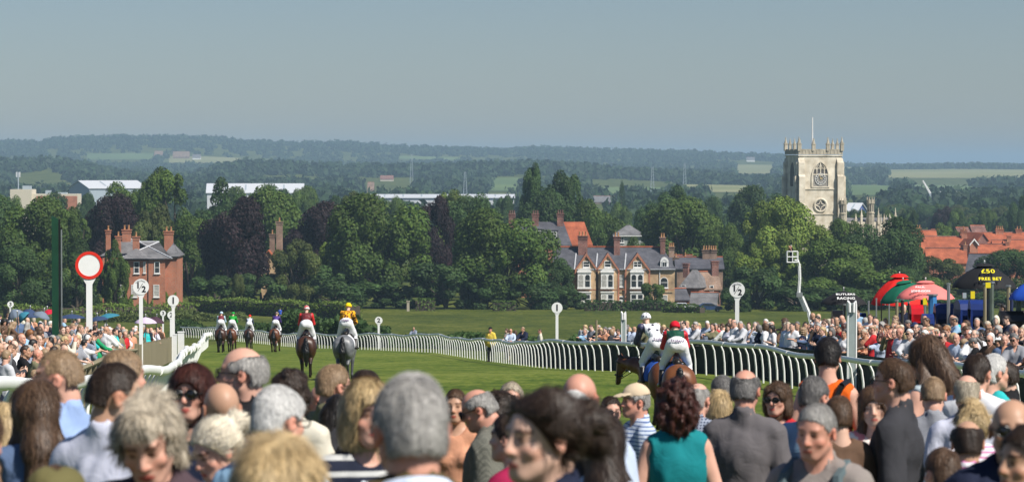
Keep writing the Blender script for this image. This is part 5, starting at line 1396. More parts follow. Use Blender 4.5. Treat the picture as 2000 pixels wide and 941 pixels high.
# ================================================================ smooth bodies: distance fields turned into meshes
class Field:
    """Signed distance samples on a box grid whose spacing may vary; shapes are blended in one after another."""
    def __init__(s, xs, ys, zs):
        s.x, s.y, s.z = [np.asarray(a, np.float32) for a in (xs, ys, zs)]
        s.f = np.full((len(s.x), len(s.y), len(s.z)), 1.0, np.float32)
    def _win(s, lo, hi):
        sl = []
        for a, l, h in zip((s.x, s.y, s.z), lo, hi):
            i, j = np.searchsorted(a, l), np.searchsorted(a, h)
            if j - i < 1: return None, None
            sl.append(slice(max(0, i - 1), min(len(a), j + 1)))
        P = np.stack(np.meshgrid(s.x[sl[0]], s.y[sl[1]], s.z[sl[2]], indexing='ij'), -1)
        return tuple(sl), P
    def _blend(s, sl, d, k, op):
        f = s.f[sl]
        if op == 'sub':
            d = -d; h = np.clip(.5 - .5 * (f - d) / k, 0, 1); r = f * (1 - h) + d * h + k * h * (1 - h)
        else:
            h = np.clip(.5 + .5 * (f - d) / k, 0, 1); r = f * (1 - h) + d * h - k * h * (1 - h)
        s.f[sl] = r
    def ell(s, c, r, k=.02, M=None, op='add', noise=None):
        """Ellipsoid; M is an optional 3x3 rotation applied to the shape."""
        c = np.asarray(c, np.float32); r = np.asarray(r, np.float32); m = float(r.max()) + k + .02
        sl, P = s._win(c - m, c + m)
        if sl is None: return s
        p = P - c
        if M is not None: p = p @ np.asarray(M, np.float32)
        k0 = np.linalg.norm(p / r, axis=-1); k1 = np.linalg.norm(p / (r * r), axis=-1)
        d = k0 * (k0 - 1) / np.maximum(k1, 1e-6)
        if noise is not None: d = d + noise(P)
        s._blend(sl, d, k, op); return s
    def cap(s, a, b, ra, rb=None, k=.02, op='add', noise=None):
        """Tapered capsule from a to b."""
        a = np.asarray(a, np.float32); b = np.asarray(b, np.float32); rb = ra if rb is None else rb
        m = max(ra, rb) + k + .02
        sl, P = s._win(np.minimum(a, b) - m, np.maximum(a, b) + m)
        if sl is None: return s
        ab = b - a; t = np.clip(((P - a) @ ab) / max(float(ab @ ab), 1e-9), 0, 1)
        d = np.linalg.norm(P - a - t[..., None] * ab, axis=-1) - (ra + (rb - ra) * t)
        if noise is not None: d = d + noise(P)
        s._blend(sl, d, k, op); return s
    def cut(s, n, c, k=.004):
        """Keep only the side where n.(p-c) < 0."""
        P = [s.x[:, None, None] - c[0], s.y[None, :, None] - c[1], s.z[None, None, :] - c[2]]
        L_ = math.sqrt(sum(v * v for v in n)); d = (P[0] * n[0] + P[1] * n[1] + P[2] * n[2]) / L_
        s.f = np.maximum(s.f, d.astype(np.float32)); return s
    def grid(s): return np.stack(np.meshgrid(s.x, s.y, s.z, indexing='ij'), -1)
    def mesh(s):
        """Surface nets: one vertex in every cell the surface passes, quads across the crossed grid edges."""
        f = s.f; f[0], f[-1], f[:, 0], f[:, -1], f[:, :, 0], f[:, :, -1] = 1, 1, 1, 1, 1, 1
        ins = f < 0
        nx, ny, nz = f.shape
        cnt = np.zeros((nx - 1, ny - 1, nz - 1), np.int8)
        for i in (0, 1):
            for j in (0, 1):
                for k in (0, 1): cnt += ins[i:nx - 1 + i, j:ny - 1 + j, k:nz - 1 + k]
        act = (cnt > 0) & (cnt < 8)
        I = np.argwhere(act)
        if not len(I): return np.zeros((0, 3)), np.zeros((0, 4), int)
        idx = np.full(act.shape, -1, np.int32); idx[act] = np.arange(len(I))
        ax = (s.x, s.y, s.z)
        def corner(o):
            J = I + o; return np.stack([ax[a][J[:, a]] for a in range(3)], 1), f[J[:, 0], J[:, 1], J[:, 2]]
        S, W = np.zeros((len(I), 3)), np.zeros(len(I))
        cs = [np.array((i, j, k)) for i in (0, 1) for j in (0, 1) for k in (0, 1)]
        cv = {tuple(c): corner(c) for c in cs}
        for c in cs:
            for a in range(3):
                if c[a]: continue
                e = c.copy(); e[a] = 1
                (p0, f0), (p1, f1) = cv[tuple(c)], cv[tuple(e)]
                x = (f0 < 0) != (f1 < 0)
                t = np.where(x, f0 / np.where(x, f0 - f1, 1), 0)[:, None]
                S += np.where(x[:, None], p0 + (p1 - p0) * t, 0); W += x
        V = S / W[:, None]
        Q = []
        for a in range(3):
            b, c = (a + 1) % 3, (a + 2) % 3
            s0 = [slice(1, -1)] * 3; s1 = [slice(1, -1)] * 3
            s0[a] = slice(0, -1); s1[a] = slice(1, None)
            A, B = ins[tuple(s0)], ins[tuple(s1)]
            for flip, m in ((False, A & ~B), (True, ~A & B)):
                E = np.argwhere(m)
                if not len(E): continue
                E[:, b] += 1; E[:, c] += 1
                eb, ec = np.eye(3, dtype=int)[b], np.eye(3, dtype=int)[c]
                q = np.stack([idx[tuple(x.T)] for x in (E - eb - ec, E - ec, E, E - eb)], 1)
                Q.append(q[:, ::-1] if flip else q)
        return V, np.concatenate(Q)
def smooth_noise(seed, freq, amp, stretch=(1, 1, 1)):
    g = np.random.default_rng(seed); K = g.normal(size=(7, 3)) * freq * np.asarray(stretch); ph = g.uniform(0, 6.28, 7)
    return lambda P: (np.sin(P @ K.T.astype(np.float32) + ph.astype(np.float32)).sum(-1) * (amp / 3.0)).astype(np.float32)
def axis(lo, hi, fine, coarse, flo, fhi):
    """Grid line positions: fine between flo and fhi, coarse outside."""
    out = [np.arange(lo, flo, coarse), np.arange(max(flo, lo), min(fhi, hi), fine), np.arange(fhi, hi + coarse, coarse)]
    a = np.unique(np.concatenate([o for o in out if len(o)]).round(5)); return a
def rotm(yaw=0, pitch=0, roll=0):
    return np.array(Euler((R(pitch), R(roll), R(yaw)), 'YXZ').to_matrix()) if False else np.array((Matrix.Rotation(R(yaw), 3, 'Z') @ Matrix.Rotation(R(pitch), 3, 'X') @ Matrix.Rotation(R(roll), 3, 'Y')))

# ---------------------------------------------------------------- people. Local frame: feet at z=0, facing +y, right hand at +x, 1.75 m tall.
NECK = np.array([0, -.005, 1.525])
class Pose:
    """Where the joints are; head = (yaw, pitch, roll) in degrees about the neck."""
    def __init__(s, head=(0, 0, 0), arms='down', sex='m', build=1.0, lean=0.0, seat=False):
        s.head, s.arms, s.sex, s.build, s.lean = head, arms, sex, build, lean
        s.H = rotm(*head)
        sh = .178 if sex == 'm' else .155
        s.sh = sh
        A = {'down': [((.235, -.03, 1.13), (.235, .05, .90))] * 2,
             'folded': [((.25, .03, 1.14), (.03, .22, 1.13)), ((.25, .03, 1.11), (.04, .23, 1.08))],
             'rail': [((.24, .20, 1.20), (.10, .42, 1.13)), ((.25, .20, 1.19), (.12, .43, 1.12))],
             'card': [((.22, .04, 1.14), (.13, .27, 1.24)), ((.22, .02, 1.13), (.09, .27, 1.22))],
             'face': [((.25, .16, 1.24), (.09, .19, 1.52)), ((.235, -.02, 1.13), (.20, .12, .93))],
             'camera': [((.23, .14, 1.24), (.08, .21, 1.56)), ((.23, .14, 1.22), (.09, .21, 1.55))],
             'point': [((.25, .22, 1.36), (.26, .48, 1.40)), ((.235, -.02, 1.13), (.22, .06, .90))]}[arms]
        s.A = [(np.array([sh * .97, -.005, 1.392]), np.array(e), np.array(w)) for e, w in A]
    def hp(s, p):
        """Head point (given for an unturned head) in body space."""
        return NECK + s.H @ (np.asarray(p, float) - NECK)
    def ln(s, V):
        """Bend the trunk forward above the hips by lean degrees."""
        if not s.lean: return V
        V = V.copy(); t = np.clip((V[:, 2] - .85) / .35, 0, 1); a = -R(s.lean) * t
        y, z = V[:, 1], V[:, 2] - .92
        V[:, 1] = np.where(t > 0, y * np.cos(a) - z * np.sin(a), y); V[:, 2] = np.where(t > 0, y * np.sin(a) + z * np.cos(a) + .92, V[:, 2])
        return V
def torso_shapes(F, P, g, arms=True, sleeve=1.0, noise=None, kk=.05):
    """Trunk, shoulders and arms grown outward by g metres; sleeve = share of the arm that is covered."""
    b = P.build; m = P.sex == 'm'
    F.ell((0, 0, .97), ((.165 if m else .175) * b + g, .125 * b + g, .14 + g), kk, noise=noise)
    F.ell((0, .01, 1.12), ((.150 if m else .135) * b + g, (.115 if m else .10) * b + g, .17), kk, noise=noise)
    F.ell((0, 0, 1.28), ((.170 if m else .148) * b + g, .118 * b + g, .17 + g), kk, noise=noise)
    if not m:
        for s in (-1, 1): F.ell((s * .07, .085, 1.27), (.062 + g, .06 + g, .062 + g), .03, noise=noise)
    F.cap((-P.sh * .85, -.012, 1.405), (P.sh * .85, -.012, 1.405), .058 + g, k=kk, noise=noise)
    for s in (-1, 1): F.cap((0, -.02, 1.475), (s * P.sh * .8, -.012, 1.425), .05 + g, .046 + g, k=.03, noise=noise)
    if arms:
        for s, (sh, el, wr) in zip((1, -1), P.A):
            S = np.array([s, 1, 1])
            F.cap(sh * S, (sh + (el - sh) * min(1, sleeve * 2)) * S, .052 * b ** .5 + g * 1.3, .042 + g * 1.6, k=.025, noise=noise)
            if sleeve > .5: F.cap(el * S, (el + (wr - el) * (sleeve * 2 - 1)) * S, .041 + g * 1.4, .032 + g, k=.015, noise=noise)
def legs_shapes(F, g, noise=None):
    for s in (-1, 1):
        F.cap((s * .088, 0, .90), (s * .10, .015, .50), .086 + g, .056 + g * 1.3, k=.03, noise=noise)
        F.cap((s * .10, .015, .50), (s * .105, -.015, .09), .054 + g * 1.3, .036 + g * 1.6, k=.03, noise=noise)
HAND = None
def hand_mesh():
    """A relaxed right hand hanging from the wrist at the origin: fingers along -z, palm facing -x, thumb forward (+y)."""
    global HAND
    if HAND is None:
        F = Field(np.arange(-.05, .04, .0042), np.arange(-.07, .09, .0042), np.arange(-.20, .045, .0042))
        F.cap((0, 0, .03), (0, 0, 0), .026, .026, .01).ell((0, 0, -.048), (.016, .041, .052), .012)
        for y, l, r in ((.030, .070, .0085), (.011, .078, .009), (-.010, .072, .0085), (-.029, .056, .0075)):
            a, b, c = (0, y, -.09), (-.006, y * 1.05, -.09 - l * .5), (-.024, y * 1.05, -.09 - l * .9)
            F.cap(a, b, r * 1.05, r, .004); F.cap(b, c, r, r * .8, .004)
        F.cap((-.006, .030, -.022), (-.016, .058, -.055), .013, .011, .008); F.cap((-.016, .058, -.055), (-.026, .064, -.085), .011, .0085, .004)
        HAND = F.mesh()
    return HAND
def add_hands(V, Q, T, P):
    for s, (sh, el, wr) in zip((1, -1), P.A):
        HV, HQ = hand_mesh()
        d = Vector(wr - el).normalized(); z = -d
        fwd = Vector((0, 1, 0)) if abs(d.y) < .8 else Vector((0, 0, 1))
        if P.arms == 'rail': fwd = Vector((-.3, .2, 1)) 
        y = (fwd - z * fwd.dot(z)).normalized(); x = y.cross(z)
        M3 = np.array(Matrix((x, y, z)).transposed())
        W = HV @ M3.T + wr
        if s < 0: W = W * np.array([-1, 1, 1]); HQ = HQ[:, ::-1]
        Q = np.concatenate([Q, HQ + len(V)]); V = np.concatenate([V, W]); T = np.concatenate([T, np.ones((len(W), 4))])
    return V, Q, T
def head_shapes(F, P, female=False, age=0.3, full=True, nose=1.0):
    hp, M = P.hp, P.H
    w = .072 if female else .076
    F.ell(hp((0, .018, 1.668)), (w, .094, .092), .02, M)
    F.ell(hp((0, .055, 1.60)), (w * .80, .064, .075), .025, M)
    F.ell(hp((0, .092, 1.553)), (.026 if female else .031, .024, .022), .025, M)
    for s in (-1, 1):
        F.cap(hp((s * w * .66, .03, 1.59)), hp((s * .018, .092, 1.55)), .022, .018, .02)
        F.ell(hp((s * .043, .083, 1.617)), (.022, .020, .020), .015, M)
    if full:
        F.cap(hp((-.036, .098, 1.672)), hp((.036, .098, 1.672)), .013, k=.012)
        for s in (-1, 1): F.ell(hp((s * .031, .126, 1.652)), (.019, .020, .012), .010, M, 'sub')
        for s in (-1, 1): F.ell(hp((s * .031, .096, 1.651)), (.0135, .0135, .0125), .004, M)
        F.cap(hp((0, .108, 1.662)), hp((0, .127 + .004 * nose, 1.618)), .0085, .0125 * nose, .010)
        for s in (-1, 1): F.ell(hp((s * .0125, .118, 1.613)), (.009, .011, .008), .006, M)
        F.ell(hp((0, .104, 1.583)), (.026, .017, .016), .012, M)
        F.ell(hp((0, .117, 1.586)), (.021, .008, .0052), .004, M); F.ell(hp((0, .116, 1.575)), (.018, .008, .006), .004, M)
    for s in (-1, 1):
        F.ell(hp((s * (w + .006), .008, 1.636)), (.010, .021, .032), .008, M @ rotm(s * -18, 0, 0))
        F.ell(hp((s * (w + .015), .014, 1.638)), (.008, .011, .017), .004, M, 'sub')
    F.cap((0, -.012, 1.42), hp((0, .0, 1.575)), .062 if not female else .052, .055 if not female else .049, .03)
    F.cap(hp((0, -.03, 1.56)), (0, -.03, 1.46), .045, .05, .03)
def skin_tint(V, P, brow=(.18, .13, .10), lip=(.78, .42, .42), beard=0.0, eye=(.12, .09, .07), stub=(.45, .40, .37)):
    """Colour of lips, brows, eyes and cheeks relative to the skin tone, from the place on the face."""
    L = (V - NECK) @ P.H + NECK
    T = np.ones((len(V), 4)); c = T[:, :3]
    x, y, z = np.abs(L[:, 0]), L[:, 1], L[:, 2]
    face = (y > .05) & (z > 1.53) & (z < 1.78)
    def put(m, col, a=1.0): c[m] = c[m] * (1 - a) + np.array(col) * a
    put(face & (((x - .046) / .026) ** 2 + ((z - 1.612) / .022) ** 2 < 1), (1.06, .84, .80), .6)
    put(face & (((x) / .018) ** 2 + ((z - 1.615) / .014) ** 2 < 1) & (y > .11), (1.05, .82, .78), .7)
    m = (np.abs(L[:, 0]) > .07) & (z < 1.68) & (z > 1.59) & (y < .05); put(m, (1.08, .72, .66), .6)
    put(face & ((x / .024) ** 2 + ((z - 1.580) / .0105) ** 2 < 1) & (y > .105), lip)
    put(face & (np.abs(z - (1.6745 - .12 * (x - .03) ** 2 * 30)) < .0062) & (x > .012) & (x < .054), brow, .85)
    put(face & (((x - .031) / .017) ** 2 + ((z - 1.651) / .0085) ** 2 < 1), (.5, .4, .37), .6)
    put(face & (((x - .031) / .0065) ** 2 + ((z - 1.651) / .0062) ** 2 < 1), eye)
    if beard: put(face & (z < 1.60) & ~((x / .026) ** 2 + ((z - 1.580) / .012) ** 2 < 1) & (y > .02), stub, beard)
    return T
_bc = {}
def body_mesh(P, fine, coarse, key=None, brow=(.18, .13, .10), lip=(.78, .42, .42), beard=0.0, hands=True, legs=True, nose=1.0):
    if key is not None and ('b', key) in _bc: return _bc['b', key]
    c = P.hp((0, .03, 1.65)); r = .165
    F = Field(axis(-.42, .42, fine, coarse, c[0] - .13, c[0] + .13), axis(-.30, .56, fine, coarse, c[1] - .17, c[1] + .17), axis(-.03 if legs else .80, 1.86, fine, coarse, 1.50, 1.86))
    torso_shapes(F, P, 0, True, 1.0)
    if legs:
        legs_shapes(F, 0)
        for s in (-1, 1): F.cap((s * .105, -.03, .045), (s * .12, .13, .032), .042, .034, .02)
    head_shapes(F, P, P.sex == 'f', full=fine < .012, nose=nose)
    V, Q = F.mesh()
    T = skin_tint(V, P, brow, lip, beard)
    if hands: V, Q, T = add_hands(V, Q, T, P)
    me = np_mesh('person', P.ln(V), Q, smooth=True, attr=T)
    if key is not None: _bc['b', key] = me
    return me
def top_mesh(P, step, style, key=None, seed=1):
    """Upper garment. style: shirt, tee, vest, jacket, dress, polo."""
    if key is not None and ('t', key) in _bc: return _bc['t', key]
    long_ = style in ('shirt', 'jacket', 'knit'); g = .030 if style == 'jacket' else .016
    F = Field(np.arange(-.45, .45, step), np.arange(-.32, .58, step), np.arange(.62, 1.60, step))
    n1, n2 = smooth_noise(seed, 15, .009, (1, 1, .5)), smooth_noise(seed + 4, 34, .0075, (1, 1, .45))
    nz = lambda Pn: n1(Pn) + np.abs(n2(Pn)) * -1.0 + .002
    sl = dict(shirt=.97, jacket=.97, knit=.97, tee=.34, polo=.36, vest=.0, dress=.30, rolled=.62)[style]
    torso_shapes(F, P, g, style != 'vest', sl, nz, .045)
    hem = .80 if style in ('tee', 'polo', 'vest') else .76
    F.ell((0, 0, .92), (.178 * P.build + g, .138 * P.build + g, .18), .05, noise=nz)
    F.cut((0, 0, -1), (0, 0, hem))
    if style == 'vest':
        for s in (-1, 1): F.cap((s * .215, -.3, 1.40), (s * .215, .3, 1.40), .062, k=.01, op='sub')
        F.cap((0, .22, 1.52), (0, -.02, 1.52), .105, .075, .01, 'sub'); F.cap((0, -.02, 1.56), (0, -.3, 1.58), .085, .08, .01, 'sub')
    elif style in ('dress', 'tee'):
        F.cap((0, .2, 1.51), (0, -.01, 1.52), .09, .068, .01, 'sub'); F.cap((0, -.01, 1.53), (0, -.2, 1.56), .066, .06, .01, 'sub')
    else:
        # open shirt neck in front, a stand collar behind
        F.cap((0, -.005, 1.47), (0, -.022, 1.52), .072, .070, .012)
        F.cap((0, .16, 1.49), (0, .05, 1.50), .055, .045, .01, 'sub'); F.cap((0, -.005, 1.50), (0, -.012, 1.62), .057, .060, .006, 'sub')
        if style == 'jacket': F.cap((0, .19, 1.36), (0, .09, 1.46), .045, .05, .01, 'sub')
    V, Q = F.mesh()
    me = np_mesh('top', P.ln(V), Q, smooth=True)
    if key is not None: _bc['t', key] = me
    return me
_lower = {}
def lower_mesh(kind):
    if kind not in _lower:
        if kind == 'trousers':
            F = Field(np.arange(-.26, .26, .02), np.arange(-.22, .22, .02), np.arange(.02, 1.06, .02))
            legs_shapes(F, .014, smooth_noise(3, 14, .006)); F.ell((0, 0, .94), (.185, .142, .15), .04); F.cut((0, 0, -1), (0, 0, .075)); F.cut((0, 0, 1), (0, 0, 1.0))
        elif kind == 'skirt':
            F = Field(np.arange(-.30, .30, .02), np.arange(-.26, .26, .02), np.arange(.35, 1.06, .02))
            F.cap((0, 0, .98), (0, 0, .45), .16, .21, .03, noise=smooth_noise(4, 18, .012, (1, 1, .1))); F.cut((0, 0, -1), (0, 0, .45)); F.cut((0, 0, 1), (0, 0, 1.0))
        else:
            F = Field(np.arange(-.20, .20, .014), np.arange(-.12, .22, .014), np.arange(-.02, .16, .014))
            for s in (-1, 1): F.cap((s * .105, -.035, .05), (s * .12, .14, .04), .052, .044, .02)
            F.cut((0, 0, -1), (0, 0, .0)); F.cut((0, 0, 1), (0, 0, .10))
        V, Q = F.mesh(); _lower[kind] = np_mesh(kind, V, Q, smooth=True)
    return _lower[kind]
def hair_blades(V, Q, P, n, style, seed):
    """Locks: thin tapering strips lying along the combed direction on the hair's surface, so that its edge and sheen break up."""
    g = np.random.default_rng(seed)
    a, b, c, d = (V[Q[:, i]] for i in range(4))
    N = np.cross(c - a, d - b); ar = np.linalg.norm(N, axis=1); N = N / np.maximum(ar, 1e-9)[:, None]
    i = g.choice(len(Q), n, p=ar / ar.sum())
    u, v = g.uniform(0, 1, (n, 1)), g.uniform(0, 1, (n, 1))
    p = (a[i] * (1 - u) + b[i] * u) * (1 - v) + (d[i] * (1 - u) + c[i] * u) * v
    nn = N[i]; crown = P.hp((0, -.02, 1.77)); rad = p - crown; rad /= np.maximum(np.linalg.norm(rad, axis=1, keepdims=True), .02)
    curl = style in ('curly',)
    tied = style in ('pony', 'bun', 'updo')
    flow = (rad * .25 + P.H @ np.array([0, -1.0, .12]) if tied else rad * .9 + np.array([0, 0, -.9])) + g.normal(size=(n, 3)) * (1.1 if curl else .20 if style in ('short', 'crop', 'crew', 'receding', 'fringe') else .13)
    if not curl:                                              # locks: neighbouring strands lean the same way
        q3 = p.astype(np.float32); flow = flow + np.stack([smooth_noise(seed + q, 38, 1.1 if style == 'fluff' else .45)(q3) for q in (1, 2, 3)], 1)
    flow -= nn * (flow * nn).sum(1, keepdims=True); flow /= np.maximum(np.linalg.norm(flow, axis=1, keepdims=True), 1e-6)
    sd = np.cross(nn, flow)
    short = style in ('short', 'crop', 'crew', 'receding', 'fringe')
    L_ = g.uniform(.012, .026, (n, 1)) * (.6 if style in ('crop', 'crew') else 1) if short else g.uniform(.03, .075, (n, 1)) * (.55 if curl else 1)
    W = g.uniform(.0005, .0013, (n, 1)) * (1.0 if short else 1.25)
    lift = g.uniform(.0005, .0042 if short else .005, (n, 1)) * (1.5 if curl else 1)
    m_ = p + flow * L_ * .5 + nn * lift; e = p + flow * L_ + nn * lift * g.uniform(.2, 1.6, (n, 1)) + sd * g.normal(size=(n, 1)) * .004
    loc = (e - NECK) @ P.H + NECK
    on_face = (loc[:, 1] > .055) & (np.abs(loc[:, 0]) < .066) & (loc[:, 2] < 1.697)
    p, m_, e, nn, sd, W, n = p[~on_face], m_[~on_face], e[~on_face], nn[~on_face], sd[~on_face], W[~on_face], int((~on_face).sum())
    p0 = p - nn * .001
    B = np.stack([p0 - sd * W, p0 + sd * W, m_ + sd * W, m_ - sd * W, e + sd * W * .3, e - sd * W * .3], 1).reshape(-1, 3)
    k = len(V) + np.arange(n)[:, None] * 6
    q = np.concatenate([k + [0, 1, 2, 3], k + [3, 2, 4, 5]])
    t = np.repeat(np.clip(g.normal(1.08, .24, n), .45, 1.8), 6)
    A = np.ones((len(V) + len(B), 4)); A[:len(V), :3] = .9; A[len(V):, :3] = t[:, None]
    return np.concatenate([V, B]), np.concatenate([Q, q]), A
def hair_mesh(P, step, style, key=None, seed=1, vol=1.0, blades=0):
    if key is not None and ('h', key) in _bc: return _bc['h', key]
    hp, M = P.hp, P.H
    c = hp((0, 0, 1.64))
    zl = 1.12 if style in ('long', 'wave', 'pony') else 1.40
    F = Field(np.arange(c[0] - .24, c[0] + .24, step), np.arange(c[1] - .27, c[1] + .24, step), np.arange(zl, 1.95, step))
    w = .072 if P.sex == 'f' else .076
    st = smooth_noise(seed, 46, .0026, (1, 1, .3)); big = smooth_noise(seed + 9, 22, .0042 * vol)
    tuft = lambda Pn: st(Pn) + big(Pn)
    H = lambda p: hp(p)
    def cutp(n, p): F.cut(tuple(M @ np.array(n, float)), tuple(H(p)))
    if style in ('short', 'crop', 'crew', 'receding', 'fringe'):
        t = dict(short=.013, crop=.0045, crew=.0035, receding=.010, fringe=.010)[style] * vol
        F.ell(H((0, .013, 1.668)), (w + t * .8, .096 + t * .7, .094 + t), .02, M, noise=st if style in ('crop', 'crew') else tuft)
        F.ell(H((0, -.040, 1.615)), (w * .80, .050, .060), .03, M, noise=st)
        cutp((0, .82, -.62), (0, .012, 1.612))                      # hairline from brow past the ear to the nape
        cutp((0, -.30, -1), (0, -.07, dict(crop=1.628, crew=1.622).get(style, 1.606)))
        F.cap(H((-.13, .010, 1.630)), H((.13, .010, 1.630)), .040 if P.sex == 'm' else .032, k=.01, op='sub')     # round the ears
        if style == 'receding': F.ell(H((0, .075, 1.735)), (.062, .09, .055), .015, M, 'sub')
        if style == 'fringe': F.ell(H((0, .05, 1.765)), (.078, .125, .095), .012, M, 'sub')
    elif style in ('bob', 'long', 'wave', 'curly', 'pony', 'bun', 'updo', 'fullfringe', 'fluff'):
        t = dict(fluff=.022, bob=.024, long=.018, wave=.022, curly=.028, pony=.013, bun=.015, updo=.020, fullfringe=.02)[style] * vol
        nz = (st if style == 'bun' else tuft) if style not in ('curly', 'fluff') else (lambda Pn: smooth_noise(seed + 2, 30, .010)(Pn) + st(Pn)) if style == 'fluff' else (lambda Pn: smooth_noise(seed, 62, .012 * vol)(Pn) + big(Pn))
        F.ell(H((0, .008, 1.668)), (w + t, .096 + t, .095 + t * .9), .02, M, noise=nz)
        if style in ('bob', 'curly', 'fullfringe', 'fluff'):
            dz = dict(fluff=.05, bob=.10, curly=.12, fullfringe=.12)[style]
            F.ell(H((0, -.025, 1.64 - dz * .35)), (w + t * 1.25, .085 + t, .085 + dz * .55), .03, M, noise=nz)
            if style != 'fluff':
                for s in (-1, 1): F.ell(H((s * (w + .002), .012, 1.60)), (.022 + t * .35, .05, .075), .02, M, noise=nz)
        if style in ('long', 'wave'):
            amp = .95 if style == 'wave' else .9
            F.cap(H((0, -.05, 1.64)), H((0, -.085, 1.50)), .085 * amp, .085 * amp, .03, noise=nz)
            F.cap(H((0, -.085, 1.50)), np.array((0, -.135, 1.27)), .08 * amp, .055 * amp, .03, noise=nz)
            for s in (-1, 1):
                F.cap(H((s * .07, .015, 1.64)), H((s * .082, .0, 1.50)), .030 * amp, .038 * amp, .02, noise=nz)
                F.cap(H((s * .082, .0, 1.50)), np.array((s * .10, .035 if style == 'wave' else -.05, 1.28)), .038 * amp, .026, .03, noise=nz)
        if style == 'pony':
            F.ell(H((0, -.11, 1.70)), (.032, .03, .032), .01, M, noise=nz)
            F.cap(H((0, -.12, 1.69)), H((0, -.165, 1.56)), .036, .042, .02, noise=nz); F.cap(H((0, -.165, 1.56)), H((0, -.15, 1.40)), .042, .016, .02, noise=nz)
        if style == 'bun': F.ell(H((0, -.115, 1.705)), (.046, .042, .043), .006, M, noise=tuft)
        if style == 'updo':
            for q in range(5):
                a = q * 1.3; F.ell(H((math.cos(a) * .035, -.10 - .02 * (q % 2), 1.66 + math.sin(a) * .04)), (.036, .034, .036), .012, M, noise=nz)
        # clear the face
        fz = 1.690 if style in ('fullfringe', 'bob', 'wave') else 1.705
        F.ell(H((0, .125, 1.612)), (.062, .085, fz - 1.612 + .008), .008, M, 'sub')
        F.ell(H((0, .10, 1.56)), (.058, .07, .06), .008, M, 'sub')
        if style in ('pony', 'bun', 'updo', 'fluff'):
            cutp((0, .80, -.60), (0, .010, 1.606))
            F.cap(H((-.13, .012, 1.628)), H((.13, .012, 1.628)), .03, k=.01, op='sub')
    V, Q = F.mesh()
    if blades and len(Q): V, Q, A = hair_blades(V, Q, P, blades, style, seed)
    else: A = np.ones((len(V), 4))
    me = np_mesh('hair', P.ln(V), Q, smooth=True, attr=A)
    if key is not None: _bc['h', key] = me
    return me
def hat_mesh(P, kind, key=None):
    if key is not None and ('c', key) in _bc: return _bc['c', key]
    hp, M = P.hp, P.H; c = hp((0, .03, 1.70)); st = .009
    F = Field(np.arange(c[0] - .26, c[0] + .26, st), np.arange(c[1] - .26, c[1] + .27, st), np.arange(1.55, 1.93, st))
    if kind == 'cap':
        F.ell(hp((0, .012, 1.688)), (.090, .111, .098), .01, M); n = M @ np.array((0, -.10, -1.0)); F.cut(tuple(n), tuple(hp((0, 0, 1.692))))
        G = Field(F.x, F.y, F.z); G.ell(hp((0, .115, 1.700)), (.078, .088, .011), .01, M @ rotm(0, -14, 0)); F.f = np.minimum(F.f, G.f)
        F.ell(hp((0, .01, 1.786)), (.010, .010, .007), .004, M)
    elif kind == 'flat':
        F.ell(hp((0, .018, 1.700)), (.098, .122, .075), .012, M, noise=smooth_noise(5, 30, .004)); F.cut(tuple(M @ np.array((0, -.12, -1.0))), tuple(hp((0, 0, 1.700))))
        F.ell(hp((0, .115, 1.703)), (.07, .055, .011), .01, M)
    elif kind == 'bucket':
        F.ell(hp((0, .012, 1.70)), (.094, .112, .105), .01, M); F.cut(tuple(M @ np.array((0, 0, -1.0))), tuple(hp((0, 0, 1.70))))
        F.ell(hp((0, .012, 1.695)), (.165, .185, .015), .02, M)
    else:
        F.ell(hp((0, .012, 1.705)), (.092, .11, .085), .01, M); F.cut(tuple(M @ np.array((0, 0, -1.0))), tuple(hp((0, 0, 1.705))))
        F.ell(hp((0, .012, 1.704)), (.19, .215, .010), .02, M, noise=smooth_noise(6, 12, .012))
    V, Q = F.mesh(); me = np_mesh('hat', P.ln(V), Q, smooth=True)
    if key is not None: _bc['c', key] = me
    return me
def glasses_mesh(P, dark, key=None):
    if key is not None and ('g', key) in _bc: return _bc['g', key]
    m = MB()
    w = .072 if P.sex == 'f' else .076
    for s in (-1, 1):
        n = 14
        rim = [(s * .032 + math.cos(2 * math.pi * q / n) * .026, .131 - abs(math.cos(2 * math.pi * q / n)) * .002, 1.648 + math.sin(2 * math.pi * q / n) * .021) for q in range(n)]
        m.tube([P.hp(p) for p in rim + rim[:1]], .0028 if not dark else .004, 5, 0)
        m.tube([P.hp((s * .058, .128, 1.652)), P.hp((s * (w + .008), .09, 1.654)), P.hp((s * (w + .009), .01, 1.650))], .0026, 4, 0)
        if dark:
            V = [P.hp((s * .032, .1335, 1.648))] + [P.hp(p) for p in rim]
            m.add(V, [(0, 1 + q, 1 + (q + 1) % n) for q in range(n)], 1)
    m.tube([P.hp((-.008, .132, 1.653)), P.hp((.008, .132, 1.653))], .003, 4, 0)
    m.v = [tuple(v) for v in P.ln(np.array([tuple(v) for v in m.v]))]
    me = m.mesh('glasses')
    if key is not None: _bc['g', key] = me
    return me

